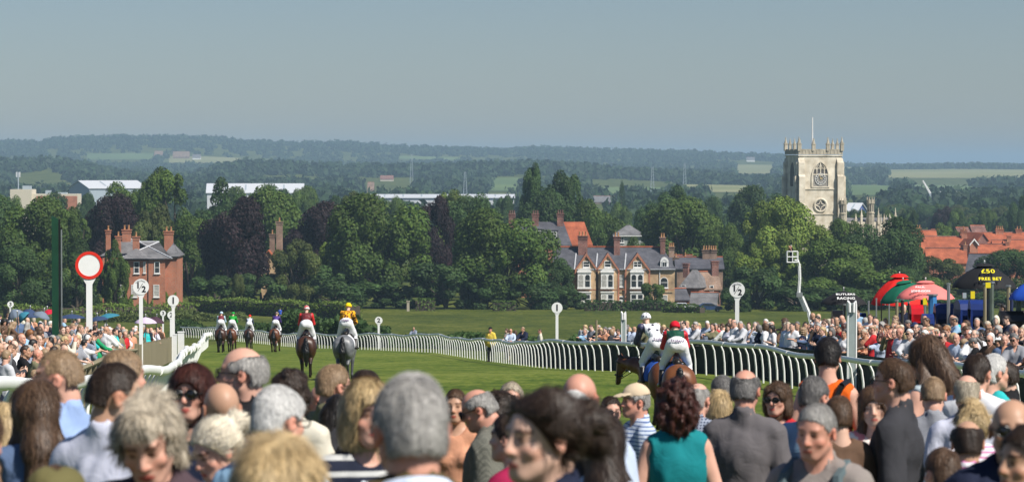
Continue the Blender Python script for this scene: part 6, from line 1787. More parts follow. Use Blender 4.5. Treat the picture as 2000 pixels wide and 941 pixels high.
# ---------------------------------------------------------------- cloth, skin and hair materials
def skin_mat(name, c):
    m = mat(name, tuple(v * .93 for v in c), c2=tuple(min(1, v * 1.06) for v in c), scale=14, rough=.48, spec=.35, tint=True, detail=5)
    b = m.node_tree.nodes['Principled BSDF']
    b.inputs['Subsurface Weight'].default_value = .0
    return m
SKIN = [skin_mat('skin_fair', (.66, .415, .31)), skin_mat('skin_rosy', (.64, .36, .265)), skin_mat('skin_tanned', (.50, .29, .19)), skin_mat('skin_pale', (.72, .48, .375)), skin_mat('skin_ruddy', (.60, .30, .215)), skin_mat('skin_brown', (.27, .15, .09))]
def hair_mat(name, c, c2, rough=.5):
    mid = [(a + b) / 2 for a, b in zip(c, c2)]              # strands carry most of the variation; the mass beneath is calmer
    return mat(name, tuple(m * .55 + a * .45 for m, a in zip(mid, c)), c2=tuple(m * .5 + b * .5 for m, b in zip(mid, c2)), scale=70, stretch=(1, 1, .12), rough=rough, spec=.45, detail=4, bump=.35, tint=True)
HAIR = dict(black=hair_mat('black_hair', (.008, .007, .007), (.025, .02, .018)), dark=hair_mat('dark_brown_hair', (.018, .011, .008), (.055, .034, .022)), brown=hair_mat('brown_hair', (.05, .028, .016), (.14, .08, .045)),
            auburn=hair_mat('auburn_hair', (.030, .010, .008), (.095, .028, .018)), sandy=hair_mat('sandy_hair', (.20, .125, .066), (.42, .29, .175)), blond=hair_mat('blond_hair', (.30, .20, .09), (.66, .50, .27)),
            grey=hair_mat('grey_hair', (.20, .19, .175), (.50, .48, .45)), white=hair_mat('white_hair', (.48, .47, .45), (.78, .77, .74)), ash=hair_mat('ash_blond_hair', (.26, .21, .145), (.66, .58, .45)),
            salt=hair_mat('salt_and_pepper_hair', (.045, .042, .04), (.24, .23, .22)), ginger=hair_mat('ginger_hair', (.16, .06, .02), (.36, .16, .06)), plat=hair_mat('pale_blond_hair', (.60, .52, .38), (.86, .80, .66)))
def cloth_mat(name, c, kind='plain', c2=(.8, .8, .8), sc=30.0):
    key = 'cloth_' + name
    if key in _mc: return _mc[key]
    m, nt, b = new_mat(key); N, L = nt.nodes, nt.links
    b.inputs['Roughness'].default_value = .85; b.inputs['Specular IOR Level'].default_value = .2
    tc = N.new('ShaderNodeTexCoord'); nz = N.new('ShaderNodeTexNoise'); nz.inputs['Scale'].default_value = 9; nz.inputs['Detail'].default_value = 4; L.new(tc.outputs['Object'], nz.inputs['Vector'])
    base = N.new('ShaderNodeMix'); base.data_type = 'RGBA'; base.inputs['A'].default_value = (*[v * .86 for v in c], 1); base.inputs['B'].default_value = (*[min(1, v * 1.12) for v in c], 1)
    L.new(nz.outputs['Fac'], base.inputs['Factor']); out = base.outputs['Result']
    if kind != 'plain':
        mx = N.new('ShaderNodeMix'); mx.data_type = 'RGBA'; mx.inputs['B'].default_value = (*c2, 1)
        def wave(direction, scale, lo, hi):
            w = N.new('ShaderNodeTexWave'); w.bands_direction = direction; w.inputs['Scale'].default_value = scale; w.inputs['Distortion'].default_value = .6; w.inputs['Detail Scale'].default_value = .6
            L.new(tc.outputs['Object'], w.inputs['Vector']); r = N.new('ShaderNodeMapRange'); r.inputs['From Min'].default_value = lo; r.inputs['From Max'].default_value = hi; L.new(w.outputs['Fac'], r.inputs['Value']); return r.outputs[0]
        if kind == 'hoop': fac = wave('Z', sc, .72, .80)
        elif kind == 'stripe': fac = wave('X', sc, .60, .72)
        elif kind == 'check':
            a, b2 = wave('X', sc, .5, .6), wave('Z', sc, .5, .6); mt = N.new('ShaderNodeMath'); mt.operation = 'MAXIMUM'; L.new(a, mt.inputs[0]); L.new(b2, mt.inputs[1]); fac = mt.outputs[0]
        else:
            v = N.new('ShaderNodeTexVoronoi') if kind == 'floral' else N.new('ShaderNodeTexNoise')
            v.inputs['Scale'].default_value = sc; L.new(tc.outputs['Object'], v.inputs['Vector'])
            r = N.new('ShaderNodeMapRange'); r.inputs['From Min'].default_value = .32 if kind == 'floral' else .50; r.inputs['From Max'].default_value = .28 if kind == 'floral' else .54
            L.new(v.outputs['Distance' if kind == 'floral' else 'Fac'], r.inputs['Value']); fac = r.outputs[0]
        L.new(fac, mx.inputs['Factor']); L.new(out, mx.inputs['A']); out = mx.outputs['Result']
    L.new(out, b.inputs['Base Color'])
    bp = N.new('ShaderNodeBump'); bp.inputs['Strength'].default_value = .5; bp.inputs['Distance'].default_value = .02
    n2 = N.new('ShaderNodeTexNoise'); n2.inputs['Scale'].default_value = 7; n2.inputs['Detail'].default_value = 3; n2.inputs['Distortion'].default_value = 1.2; L.new(tc.outputs['Object'], n2.inputs['Vector'])
    L.new(n2.outputs['Fac'], bp.inputs['Height']); L.new(bp.outputs[0], b.inputs['Normal'])
    _mc[key] = m; return m
M_LENS = plain('sunglass_lens', (.012, .010, .010), rough=.08, spec=.7); M_FRAME = plain('dark_spectacle_frame', (.02, .02, .02), rough=.3)
TROUSER = [cloth_mat('navy_trousers', (.025, .03, .055)), cloth_mat('charcoal_trousers', (.04, .04, .045)), cloth_mat('stone_trousers', (.36, .30, .22))]
M_SHOE = plain('dark_leather', (.03, .02, .015), rough=.4)
def dress_person(bm_, tm, hm, skin, top, hair, loc, rz, scale, label, group=None, hat=None, hatm=None, glass=None, lower='trousers', lm=None, gm=None):
    o = link('person', bm_, None, [skin], loc, rz); o.scale = (scale, scale, scale)
    tag(o, label, 'person', group)
    if tm is not None: link('top', tm, o, [top])
    if hm is not None: link('hair', hm, o, [hair])
    if hat is not None: link('hat', hat, o, [hatm])
    if glass is not None:
        if not len(glass.materials): glass.materials.append(M_FRAME); glass.materials.append(M_LENS)
        link('glasses', glass, o)
    if lower:
        link(lower, lower_mesh(lower), o, [lm or TROUSER[0]]); link('shoes', lower_mesh('shoes'), o, [M_SHOE])
    return o
# ================================================================ horses and jockeys
def horse_mat(name, c, c2):
    return mat(name, c, c2=c2, scale=3.0, rough=.42, spec=.45, tint=True, detail=3)
COAT = dict(bay=horse_mat('bay_coat', (.085, .028, .011), (.14, .048, .018)), dark=horse_mat('dark_bay_coat', (.032, .012, .006), (.062, .024, .011)), chestnut=horse_mat('chestnut_coat', (.12, .042, .014), (.19, .068, .024)), grey=horse_mat('grey_coat', (.095, .10, .108), (.19, .195, .205)))
M_MANE = hair_mat('black_horse_hair', (.006, .005, .005), (.02, .014, .011))
M_MANEG = hair_mat('dark_grey_horse_hair', (.03, .03, .032), (.12, .12, .125))
M_LEATHER = plain('black_leather', (.015, .012, .010), rough=.35)
def horse(step, turn=(0, 0, 0), stride=(.12, -.14, -.16, .14), grey=False):
    """Returns the body, tail, mane and saddle meshes of a walking horse: hooves at z=0, facing +y."""
    F = Field(np.arange(-.62, .52, step), np.arange(-1.08, 1.75, step), np.arange(-.03, 2.12, step))
    F.ell((0, -.02, 1.17), (.295, .66, .345), .05); F.ell((0, -.56, 1.26), (.33, .36, .30), .08); F.ell((0, .50, 1.16), (.24, .30, .37), .08)
    F.cap((0, .36, 1.50), (0, -.2, 1.42), .10, .10, .08)
    for s in (-1, 1):
        F.ell((s * .175, -.64, 1.10), (.19, .27, .36), .06); F.ell((s * .16, .48, 1.10), (.12, .22, .34), .06)
    for i, (s, hind) in enumerate(((-1, 1), (1, 1), (-1, 0), (1, 0))):
        dy = stride[i]; lift = .07 if dy > .13 else 0
        if hind:
            p = [(s * .17, -.50, .92), (s * .15, -.82 + dy * .5, .58), (s * .145, -.74 + dy, .17 + lift), (s * .145, -.68 + dy, .05 + lift)]
            F.cap((s * .16, -.62, 1.12), p[0], .19, .135, .06); F.cap(p[0], p[1], .125, .062, .05); F.cap(p[1], p[2], .056, .043, .02); F.cap(p[2], p[3], .05, .052, .02)
            F.cap((p[3][0], p[3][1], .055 + lift), (p[3][0], p[3][1] + .03, .03 + lift), .055, .062, .01)
        else:
            p = [(s * .145, .50 + dy * .4, .60), (s * .14, .49 + dy, .17 + lift), (s * .14, .55 + dy, .05 + lift)]
            F.cap((s * .15, .48, 1.0), p[0], .12, .062, .05); F.cap(p[0], p[1], .054, .042, .02); F.cap(p[1], p[2], .05, .052, .02)
            F.cap((p[2][0], p[2][1], .055 + lift), (p[2][0], p[2][1] + .03, .03 + lift), .055, .062, .01)
    base = np.array([0, .50, 1.30]); M = rotm(*turn)
    h = lambda q: base + M @ (np.asarray(q, float) - base)
    F.cap(base, h((0, .86, 1.62)), .235, .165, .08); F.cap(h((0, .86, 1.62)), h((0, 1.16, 1.84)), .165, .105, .05)
    F.cap(h((0, 1.16, 1.86)), h((0, 1.46, 1.53)), .105, .062, .04); F.ell(h((0, 1.22, 1.74)), (.07, .12, .12), .04, M); F.ell(h((0, 1.48, 1.50)), (.055, .07, .06), .03, M)
    for s in (-1, 1): F.cap(h((s * .055, 1.12, 1.93)), h((s * .075, 1.13, 2.05)), .032, .010, .015)
    V, Q = F.mesh()
    T = np.ones((len(V), 4)); z = V[:, 2]; dark = np.array([.16, .14, .14]) if not grey else np.array([.35, .35, .36])
    a = np.clip((.80 - z) / .25, 0, 1)[:, None]; T[:, :3] = T[:, :3] * (1 - a) + dark * a
    muz = np.clip(1 - np.linalg.norm(V - h((0, 1.50, 1.50)), axis=1) / .17, 0, 1)[:, None]; T[:, :3] = T[:, :3] * (1 - muz) + dark * muz
    if grey:
        n = smooth_noise(4, 26, .4)(V.astype(np.float32)); T[:, :3] *= (1.05 + .35 * np.clip(n, -1, 1))[:, None]
    body = np_mesh('horse', V, Q, smooth=True, attr=T)
    st = step * .75; nz = smooth_noise(8, 50, .012, (1, 1, .2))
    G = Field(np.arange(-.20, .20, st), np.arange(-1.25, -.72, st), np.arange(.45, 1.55, st))
    G.cap((0, -.84, 1.46), (0, -.96, 1.30), .05, .075, .02, noise=nz); G.cap((0, -.96, 1.30), (0, -1.02, .98), .085, .115, .03, noise=nz); G.cap((0, -1.02, .98), (.01, -1.0, .52), .115, .045, .03, noise=nz)
    tail = np_mesh('tail', *G.mesh(), smooth=True)
    G = Field(np.arange(-.62, .45, st), np.arange(.25, 1.5, st), np.arange(1.2, 2.15, st))
    for q in range(7):
        t0, t1 = q / 7, (q + 1) / 7
        a, b = h((-.03, .52 + .60 * t0, 1.53 + .42 * t0)), h((-.03, .52 + .60 * t1, 1.53 + .42 * t1))
        G.cap(a, b, .04, .04, .02, noise=nz); G.cap(a, a + np.array([-.10, 0, -.16]), .035, .012, .02, noise=nz)
    G.cap(h((0, 1.13, 1.97)), h((0, 1.26, 1.84)), .045, .02, .02, noise=nz)
    mane = np_mesh('mane', *G.mesh(), smooth=True)
    G = Field(np.arange(-.36, .36, st), np.arange(-.34, .42, st), np.arange(1.0, 1.62, st))
    G.ell((0, -.02, 1.17), (.312, .70, .362), .05); G.cap((0, .36, 1.50), (0, -.2, 1.42), .115, .115, .08)
    G.cut((0, 0, -1), (0, 0, 1.10)); G.cut((0, 1, 0), (0, .34, 0)); G.cut((0, -1, 0), (0, -.24, 0))
    cloth = np_mesh('saddle_cloth', *G.mesh(), smooth=True)
    G = Field(np.arange(-.36, .36, st), np.arange(-.30, .42, st), np.arange(1.05, 1.70, st))
    G.cap((0, .24, 1.60), (0, -.16, 1.55), .075, .095, .05); G.cap((0, .24, 1.62), (0, .26, 1.64), .05, .04, .03)
    for s in (-1, 1): G.cap((s * .12, .12, 1.50), (s * .31, .14, 1.22), .07, .035, .05)
    sad = np_mesh('saddle', *G.mesh(), smooth=True)
    b = MB()
    ring = lambda p, r, ax: [h((math.cos(q * math.pi / 5) * r, p[1] + math.sin(q * math.pi / 5) * r * ax[0], p[2] + math.sin(q * math.pi / 5) * r * ax[1])) for q in range(11)]
    b.tube(ring((0, 1.38, 1.62), .095, (.72, .72)), .012, 5); b.tube(ring((0, 1.17, 1.84), .125, (.75, .7)), .012, 5)
    for s in (-1, 1):
        b.tube([h((s * .085, 1.20, 1.80)), h((s * .075, 1.42, 1.56))], .010, 5); b.tube([h((s * .07, 1.43, 1.55)), h((s * .15, .95, 1.55)), (s * .08, .70, 1.80)], .009, 5)
    bridle = b.mesh('bridle', True)
    return dict(body=body, tail=tail, mane=mane, cloth=cloth, saddle=sad, bridle=bridle)
def jockey(step, side=0.0, lean=62, look=0.0, up=.16):
    """Meshes of a rider standing in the stirrups with the back bent forward by lean degrees, in the horse's frame."""
    hipz = 1.93; l = R(lean)
    ax = np.array([side, math.sin(l), math.cos(l)]); ax = ax / np.linalg.norm(ax)
    hp0 = np.array([0, -.02, hipz + .06]); T = lambda t, x=0.0, o=0.0: hp0 + ax * t + np.array([x, -o * ax[2], o * ax[1]])
    sh = [T(.46, s * .175, .02) for s in (1, -1)]; hd = [np.array((s * .08 + side * .2, .72, 1.80)) for s in (1, -1)]
    el = [np.array([(sh[i][0]) + (1, -1)[i] * .075, (sh[i][1] + hd[i][1]) / 2 - .04, (sh[i][2] + hd[i][2]) / 2 - .10]) for i in (0, 1)]
    hip = [np.array([s * .095, -.04, hipz]) for s in (1, -1)]; kn = [np.array((s * .27, .24, 1.50)) for s in (1, -1)]; an = [np.array((s * .33, .02, 1.12)) for s in (1, -1)]
    head = T(.58) + np.array([0, .05, up]); M = rotm(look, -8, 0)
    TM = rotm(-math.degrees(math.atan2(side, 1)), -lean, 0)
    L = lambda x, y, z: T(.30, x, .10) if y > .1 else np.array([x, y, z])
    rng = lambda: (np.arange(-.62, .62, step), np.arange(-.36, .95, step), np.arange(.98, 2.66, step))
    def trunk(F, g, nz=None):
        F.ell(T(.10), (.145 + g, .12 + g, .17 + g), .06, TM, noise=nz); F.ell(T(.33, 0, .02), (.165 + g, .115 + g, .18 + g), .06, TM, noise=nz)
        F.cap(sh[0], sh[1], .065 + g, k=.05, noise=nz)
        for i in (0, 1): F.cap(sh[i], el[i], .058 + g * 1.3, .045 + g * 1.5, .03, noise=nz); F.cap(el[i], hd[i] + (el[i] - hd[i]) * .15, .043 + g * 1.3, .032 + g, .02, noise=nz)
    def seat(F, g, nz=None):
        F.ell(L(0, -.05, hipz + .01), (.195 + g, .145 + g, .165 + g), .04, rotm(0, -25), noise=nz)
        for i, s in ((0, 1), (1, -1)): F.ell(L(s * .08, -.10, hipz - .02), (.10 + g, .095 + g, .115 + g), .025); F.cap(hip[i], kn[i], .122 + g, .072 + g, .03, noise=nz)
    def shin(F, g, foot=True):
        for i, s in ((0, 1), (1, -1)):
            F.cap(kn[i], an[i], .062 + g, .042 + g, .02)
            if foot: F.cap(an[i] + [0, -.04, -.03], an[i] + [s * .03, .16, -.05], .038 + g, .034 + g, .02)
    F = Field(*rng()); trunk(F, 0); seat(F, 0); shin(F, 0)
    F.ell(head, (.076, .095, .115), .02, M); F.ell(head + M @ np.array([0, .05, -.06]), (.055, .06, .07), .02, M); F.cap(T(.46, 0, .02), head + [0, -.02, -.06], .055, .055, .03)
    F.cap(head + M @ np.array([0, .09, .0]), head + M @ np.array([0, .115, -.035]), .010, .014, .01)
    for i in (0, 1):
        F.ell(hd[i], (.035, .045, .04), .02)
        for q in range(4): F.cap(hd[i] + [(-.02 + .013 * q), .03, .02], hd[i] + [(-.02 + .013 * q), .055, -.02], .010, .009, .004)
        F.cap(hd[i] + [0, 0, .03], hd[i] + [.0, .05, .035], .011, .009, .005)
    body = np_mesh('person', *F.mesh(), smooth=True, attr=None)
    a = body.attributes.new('tint', 'FLOAT_COLOR', 'POINT'); a.data.foreach_set('color', np.ones(len(body.vertices) * 4, np.float32))
    F = Field(*rng()); trunk(F, .016, smooth_noise(3, 22, .007))
    F.ell(head + [0, 0, -.02], (.105, .125, .14), .01, op='sub')
    silks = np_mesh('silks', *F.mesh(), smooth=True)
    F = Field(*rng()); seat(F, .012, smooth_noise(2, 20, .004)); F.cap(kn[0], kn[0] + (an[0] - kn[0]) * .3, .068, .062, .02); F.cap(kn[1], kn[1] + (an[1] - kn[1]) * .3, .068, .062, .02)
    br = np_mesh('breeches', *F.mesh(), smooth=True)
    boots = []
    for sd_ in (1, -1):
        F = Field(*rng()); shin(F, .012); F.cut((0, 0, 1), (0, 0, 1.40)); F.cut((-sd_, 0, 0), (0, 0, 0)); boots.append(np_mesh('boot', *F.mesh(), smooth=True))
    F = Field(np.arange(head[0] - .2, head[0] + .2, step * .7), np.arange(head[1] - .22, head[1] + .25, step * .7), np.arange(head[2] - .12, head[2] + .22, step * .7))
    F.ell(head + [0, 0, .02], (.112, .132, .125), .02, M); F.cut(tuple(M @ np.array([0, -.18, -1.0])), tuple(head + [0, 0, -.012])); F.ell(head + M @ np.array([0, .13, .02]), (.07, .06, .012), .01, M)
    helm = np_mesh('helmet', *F.mesh(), smooth=True)
    return dict(body=body, silks=silks, breeches=br, boots=boots, helmet=helm, head=head, seat=np.array([0, -.05, hipz]), back=T(.26, 0, .155), M=M)
M_BREECH = cloth_mat('white_breeches', (.80, .80, .82)); M_BOOT = M_LEATHER
HP = dict(far=horse(.028), mid=horse(.022, stride=(.16, -.16, -.12, .16)), grey=horse(.022, stride=(-.14, .15, .14, -.14), grey=True), near=horse(.017), nearl=horse(.017, (36, -30, 0)))
JP = dict(far=jockey(.022), mid=jockey(.018, 0, 60), near=jockey(.014, .02, 76, 0, .13), nearl=jockey(.014, -.22, 56, 14, .13))
def star(mb, c, n, r):
    n = Vector(n).normalized(); u = n.cross(Vector((0, 0, 1))).normalized(); w = n.cross(u)
    pts = [(u * math.cos(math.pi * q / 5 + math.pi / 2) + w * math.sin(math.pi * q / 5 + math.pi / 2)) * (r if q % 2 == 0 else r * .42) for q in range(10)]
    c = Vector(c); b = len(mb.v)
    mb.add([c + p for p in pts] + [c + p - n * .02 for p in pts] + [c + n * .002], [(q, (q + 1) % 10, 20) for q in range(10)] + [(q + 10, (q + 1) % 10 + 10, (q + 1) % 10, q) for q in range(10)])
def rider(px, d, rz, hk, jk, coat, silks_m, cap_m, hl, jl, sleeve=None, scale=1.0, clothm=None, boots=None, text=None, zoff=0.0, mane=None, stars=False):
    g = gpt(px, d) + Vector((0, 0, zoff)); hp_ = HP[hk]; J = JP[jk]
    h = link('horse', hp_['body'], None, [COAT[coat]], g, R(rz)); h.scale = (scale,) * 3
    tag(h, hl, 'horse', 'racehorses walking away up the course')
    for n in ('tail', 'mane'): link(n, hp_[n], h, [mane or M_MANE])
    sc = link('saddle_cloth', hp_['cloth'], h, [clothm or cloth_mat('white_saddle_cloth', (.7, .7, .72))])
    link('saddle', hp_['saddle'], h, [M_LEATHER]); link('bridle', hp_['bridle'], h, [M_LEATHER])
    j = link('person', J['body'], None, [SKIN[0]], g, R(rz)); j.scale = (scale,) * 3
    tag(j, jl, 'jockey', 'jockeys riding up the course')
    link('silks', J['silks'], j, [silks_m]); b = link('breeches', J['breeches'], j, [M_BREECH]); [link('boot', bt, j, [M_BOOT]) for bt in J['boots']]; hm = link('helmet', J['helmet'], j, [cap_m])
    if text:
        s = J['seat']
        for i, ch in enumerate(text):
            t = (i - (len(text) - 1) / 2) * .041; x = t
            lt = lettering(ch, .075, b, (s[0] + x, s[1] - .150 + x * x * 2.2 - .024, s[2] + .095), (R(80), 0, math.atan(4.8 * x)), plain('navy_print', (.10, .03, .16), rough=.6), bold=.0022)
    if stars:
        H = J['head']; Mh = J['M']
        for a, e in ((-100, 18), (-60, 20), (-140, 22), (-90, 55), (180, 20)):
            n = np.array([math.cos(R(a)) * math.cos(R(e)), math.sin(R(a)) * math.cos(R(e)), math.sin(R(e))])
            c = H + [0, 0, .02] + n * np.array([.114, .134, .127]); m = MB(); star(m, c, n, .026); m.build('star', plain('navy_star', (.02, .02, .06)), hm)
        for dx, dy, dz in ((-.08, .10, -.005), (.09, .06, -.01), (.02, .20, .03)):
            m = MB(); star(m, np.array(J['back']) + [dx - .02, (dy - .12) * .8, dz + (dy - .12) * .5], (0, -.65, .76), .036); m.build('star', plain('navy_star', (.02, .02, .06)), j)
    return h, j
def silk(name, c, **k): return cloth_mat(name, c, **k)
def two_tone(name, c, sleeve, half=.185):
    """Silks with contrasting sleeves: split by distance from the wearer's centre line."""
    m, nt, b = new_mat(name); N, L = nt.nodes, nt.links
    b.inputs['Roughness'].default_value = .5
    tc = N.new('ShaderNodeTexCoord'); sp = N.new('ShaderNodeSeparateXYZ'); ab = N.new('ShaderNodeMath'); ab.operation = 'ABSOLUTE'; gt = N.new('ShaderNodeMath'); gt.operation = 'GREATER_THAN'; gt.inputs[1].default_value = half
    mx = N.new('ShaderNodeMix'); mx.data_type = 'RGBA'; mx.inputs['A'].default_value = (*c, 1); mx.inputs['B'].default_value = (*sleeve, 1)
    L.new(tc.outputs['Object'], sp.inputs[0]); L.new(sp.outputs['X'], ab.inputs[0]); L.new(ab.outputs[0], gt.inputs[0]); L.new(gt.outputs[0], mx.inputs['Factor']); L.new(mx.outputs['Result'], b.inputs['Base Color'])
    return m
BLUECL = cloth_mat('blue_saddle_cloth', (.03, .10, .42))
rider(1322, 58, 2, 'near', 'near', 'chestnut', two_tone('green_red_silks', (.01, .075, .04), (.55, .015, .03)), silk('red_cap', (.62, .012, .03)), 'bright bay horse with black tail directly in front of the teal topped woman', 'jockey in green silks with red sleeves and a red cap on the bright bay horse', text='Stobart', scale=.90, clothm=BLUECL)
rider(1284, 61, 13, 'nearl', 'nearl', 'bay', two_tone('white_navy_silks', (.80, .80, .83), (.05, .05, .11), .23), silk('white_cap', (.82, .82, .84)), 'bay horse with its dark head turned down to the left beside the bright bay', 'jockey in white silks with dark stars and a starry white cap leaning left', text='Stobart', stars=True, scale=.90, clothm=BLUECL)
rider(598, 110, 3, 'mid', 'mid', 'dark', two_tone('maroon_red_silks', (.14, .02, .02), (.68, .02, .025)), silk('red_white_cap', (.55, .03, .03), kind='blotch', c2=(.85, .82, .8), sc=9), 'dark bay horse with one white hind foot walking left of the grey', 'jockey in maroon silks with bright red sleeves on the dark bay horse')
rider(676, 103, -5, 'grey', 'mid', 'grey', silk('leopard_silks', (.86, .42, .02), kind='blotch', c2=(.05, .015, .012), sc=17), silk('yellow_cap', (.86, .60, .01)), 'dappled grey horse walking away in the middle of the course', 'jockey in spotted orange and black silks with a yellow cap on the grey horse', text='STOBART', mane=M_MANEG)
rider(431, 192, 2, 'far', 'far', 'dark', two_tone('maroon_paleblue_silks', (.16, .02, .03), (.45, .62, .72)), silk('pale_blue_cap', (.50, .66, .80)), 'dark bay horse farthest left of the distant riders', 'distant jockey in maroon silks with a pale blue cap, leftmost of four')
rider(453, 196, -2, 'mid', 'far', 'bay', silk('green_silks', (.02, .32, .04)), silk('green_cap', (.02, .34, .05)), 'bay horse ridden by the distant green jockey', 'distant jockey all in bright green')
rider(486.5, 226, 0, 'far', 'far', 'dark', two_tone('white_navy_far_silks', (.62, .66, .74), (.04, .05, .10)), silk('scarlet_cap', (.75, .04, .02)), 'dark bay horse farthest up the course', 'distant jockey in pale silks with a scarlet cap')
rider(538, 196, -4, 'far', 'far', 'bay', two_tone('purple_yellow_silks', (.07, .03, .20), (.05, .02, .15)), silk('purple_yellow_cap', (.07, .03, .22), kind='hoop', c2=(.85, .7, .08), sc=3), 'bay horse walking alone left of the dark bay with a red sleeved rider', 'distant jockey in purple silks with a purple and yellow cap')
# ================================================================ the crowd in front of the camera
CT = cloth_mat
TOPS = dict(lilac_white=CT('lilac_white', (.62, .63, .72), 'stripe', (.50, .52, .66), 26), blue_collar=CT('blue_collar', (.30, .42, .68)), palegrey=CT('palegrey', (.52, .53, .56)), olive=CT('olive', (.11, .10, .04)), purplebrown=CT('purplebrown', (.085, .055, .065), 'stripe', (.06, .04, .05), 60),
            navy=CT('navy', (.015, .02, .045)), black=CT('black', (.012, .012, .014)), cream=CT('cream', (.62, .58, .48)), navyhoop=CT('navyhoop', (.014, .018, .035), 'hoop', (.50, .50, .48), 5.2), olivebrown=CT('olivebrown', (.10, .075, .035)), tweed=CT('tweed', (.22, .215, .175), 'check', (.12, .12, .10), 40),
            pinklilac=CT('pinklilac', (.66, .50, .62), 'stripe', (.74, .62, .72), 30), magenta=CT('magenta', (.30, .012, .06)), paleblue=CT('paleblue', (.50, .58, .72)), floral=CT('floral', (.74, .74, .70), 'floral', (.12, .18, .08), 16), bluestripe=CT('bluestripe', (.55, .62, .72), 'hoop', (.10, .16, .34), 11),
            teal=CT('teal', (.008, .20, .22)), greyshirt=CT('greyshirt', (.125, .115, .120)), navycheck=CT('navycheck', (.03, .04, .09), 'check', (.30, .34, .42), 16), red=CT('red', (.52, .03, .035)), orange=CT('orangeprint', (.72, .12, .01), 'blotch', (.02, .012, .012), 7), taupe=CT('taupe', (.27, .235, .215), 'stripe', (.24, .21, .19), 70),
            pinkfloral=CT('pinkfloral', (.66, .24, .25), 'blotch', (.74, .66, .60), 14), charcoal=CT('charcoal', (.042, .042, .048)), paleaqua=CT('paleaqua', (.52, .60, .62)), greycheck=CT('greycheck', (.36, .37, .40), 'check', (.22, .23, .26), 26), white=CT('white', (.74, .74, .76)), turquoise=CT('turquoise', (.03, .46, .46)),
            pinkstripe=CT('pinkstripe', (.78, .74, .78), 'hoop', (.62, .20, .40), 10), lilachoop=CT('lilachoop', (.74, .73, .80), 'hoop', (.42, .40, .60), 8), blue=CT('blue', (.03, .10, .48)), peach=CT('peach', (.62, .30, .18)), green=CT('green', (.02, .30, .12)), khaki=CT('khaki', (.20, .19, .11)), denim=CT('denim', (.10, .15, .26)), brown=CT('brown', (.12, .07, .045)), yellow=CT('yellow', (.70, .52, .08)), sky=CT('sky', (.30, .48, .66)), rose=CT('rose', (.60, .20, .26)))
HATM = dict(beige=CT('beige_hat', (.62, .49, .34)), olive=CT('olive_hat', (.14, .125, .05)), white=CT('white_hat', (.82, .82, .80)), straw=CT('straw_hat', (.62, .50, .27)), navy=CT('navy_hat', (.02, .03, .08)), blue=CT('blue_hat', (.04, .09, .26)), black=CT('black_hat', (.015, .015, .016)))
FRONT = {}
def front(px, top, d, rz, sex, hair, hc, style, tm, label, head=(0, 0, 0), arms='down', skin=0, hat=None, hatm=None, glass=None, build=1.0, beard=0.0, seed=None, vol=1.0, lift=.018, nose=1.0, key=None, sz=None):
    """A spectator whose head tops out at photo pixel (px, top), d metres away, facing rz (0 away, 90 left, 180 to the camera)."""
    seed = seed if seed is not None else int(px * 7 + top) % 997
    z = pix(px, top, d); g = gpt(px, d)
    P = Pose(head, arms, sex, build)
    hd = P.hp((0, .0, 1.762 + (lift if hair else 0) + (.03 if hat else 0)))
    sc = (z.z - g.z) / hd[2]
    if sz: sc = sz; g = Vector((g.x, g.y, z.z - hd[2] * sc))
    fine = .0062 if d < 9 else (.0075 if d < 14 else .009)
    bm_ = body_mesh(P, fine, .026, brow=tuple(min(1, v) for v in ((.16, .12, .10) if hc not in ('white', 'grey') else (.62, .56, .52))), lip=(.80, .46, .45) if sex == 'm' else (.80, .34, .36), beard=beard, nose=nose)
    t_ = top_mesh(P, .015 if d < 12 else .018, style, seed=seed) if style else None
    h_ = hair_mesh(P, fine * 1.05, hair, seed=seed, vol=vol, blades=(15000 if d < 9 else 10000 if d < 13 else 6500)) if hair else None
    # shift so that the head, not the feet, sits on the pixel column
    off = Matrix.Rotation(R(rz), 3, 'Z') @ Vector((hd[0], hd[1] - .0, 0)) * sc
    loc = Vector((g.x - off.x, g.y - off.y, g.z))
    o = dress_person(bm_, t_, h_, SKIN[skin], TOPS[tm] if tm else None, HAIR[hc], loc, R(rz), sc, label, 'spectators crowding in front of the course', hat_mesh(P, hat) if hat else None, HATM[hatm] if hatm else None, glasses_mesh(P, glass == 'dark') if glass else None, 'skirt' if style == 'dress' else 'trousers', TROUSER[seed % 3])
    FRONT[key or label] = (o, P, sc)
    return o
f = front
# ---- left group
f(-62, 770, 8.0, 10, 'm', 'short', 'brown', 'tee', 'palegrey', 'person in a pale grey top whose shoulder fills the bottom left corner', build=1.1)
f(8, 784, 13.0, 30, 'f', 'long', 'blond', 'tee', 'navy', 'blonde woman in navy cut by the left edge beside the long brown hair')
f(72, 739, 12.4, 12, 'f', 'long', 'brown', 'vest', 'denim', 'woman seen from behind with long straight brown hair at the left', vol=1.35, skin=2)
f(122, 677, 13.2, 50, 'm', 'crop', 'sandy', 'shirt', 'blue_collar', 'man with cropped sandy hair and a blue shirt collar looking left', head=(36, 0, 0), skin=1, build=1.1)
f(232, 680, 14.2, -50, 'm', 'short', 'sandy', 'shirt', 'khaki', 'man with tousled sandy hair half hidden behind the crew cut man', skin=1, vol=1.2)
f(214, 702, 11.0, -22, 'm', 'crew', 'dark', 'shirt', 'lilac_white', 'man with a dark crew cut and fine striped lilac white shirt seen from behind', head=(-44, 0, 0), skin=2, beard=.35, vol=1.6)
f(104, 889, 8.2, -10, 'm', 'short', 'brown', 'shirt', 'olive', 'child in an olive green cap at the bottom left', hat='flat', hatm='olive', sz=.80)
f(272, 778, 8.4, 168, 'f', 'fluff', 'ash', 'knit', 'purplebrown', 'woman with short ash blond curls and plum cardigan looking down', head=(8, -28, 6), skin=1, vol=.72)
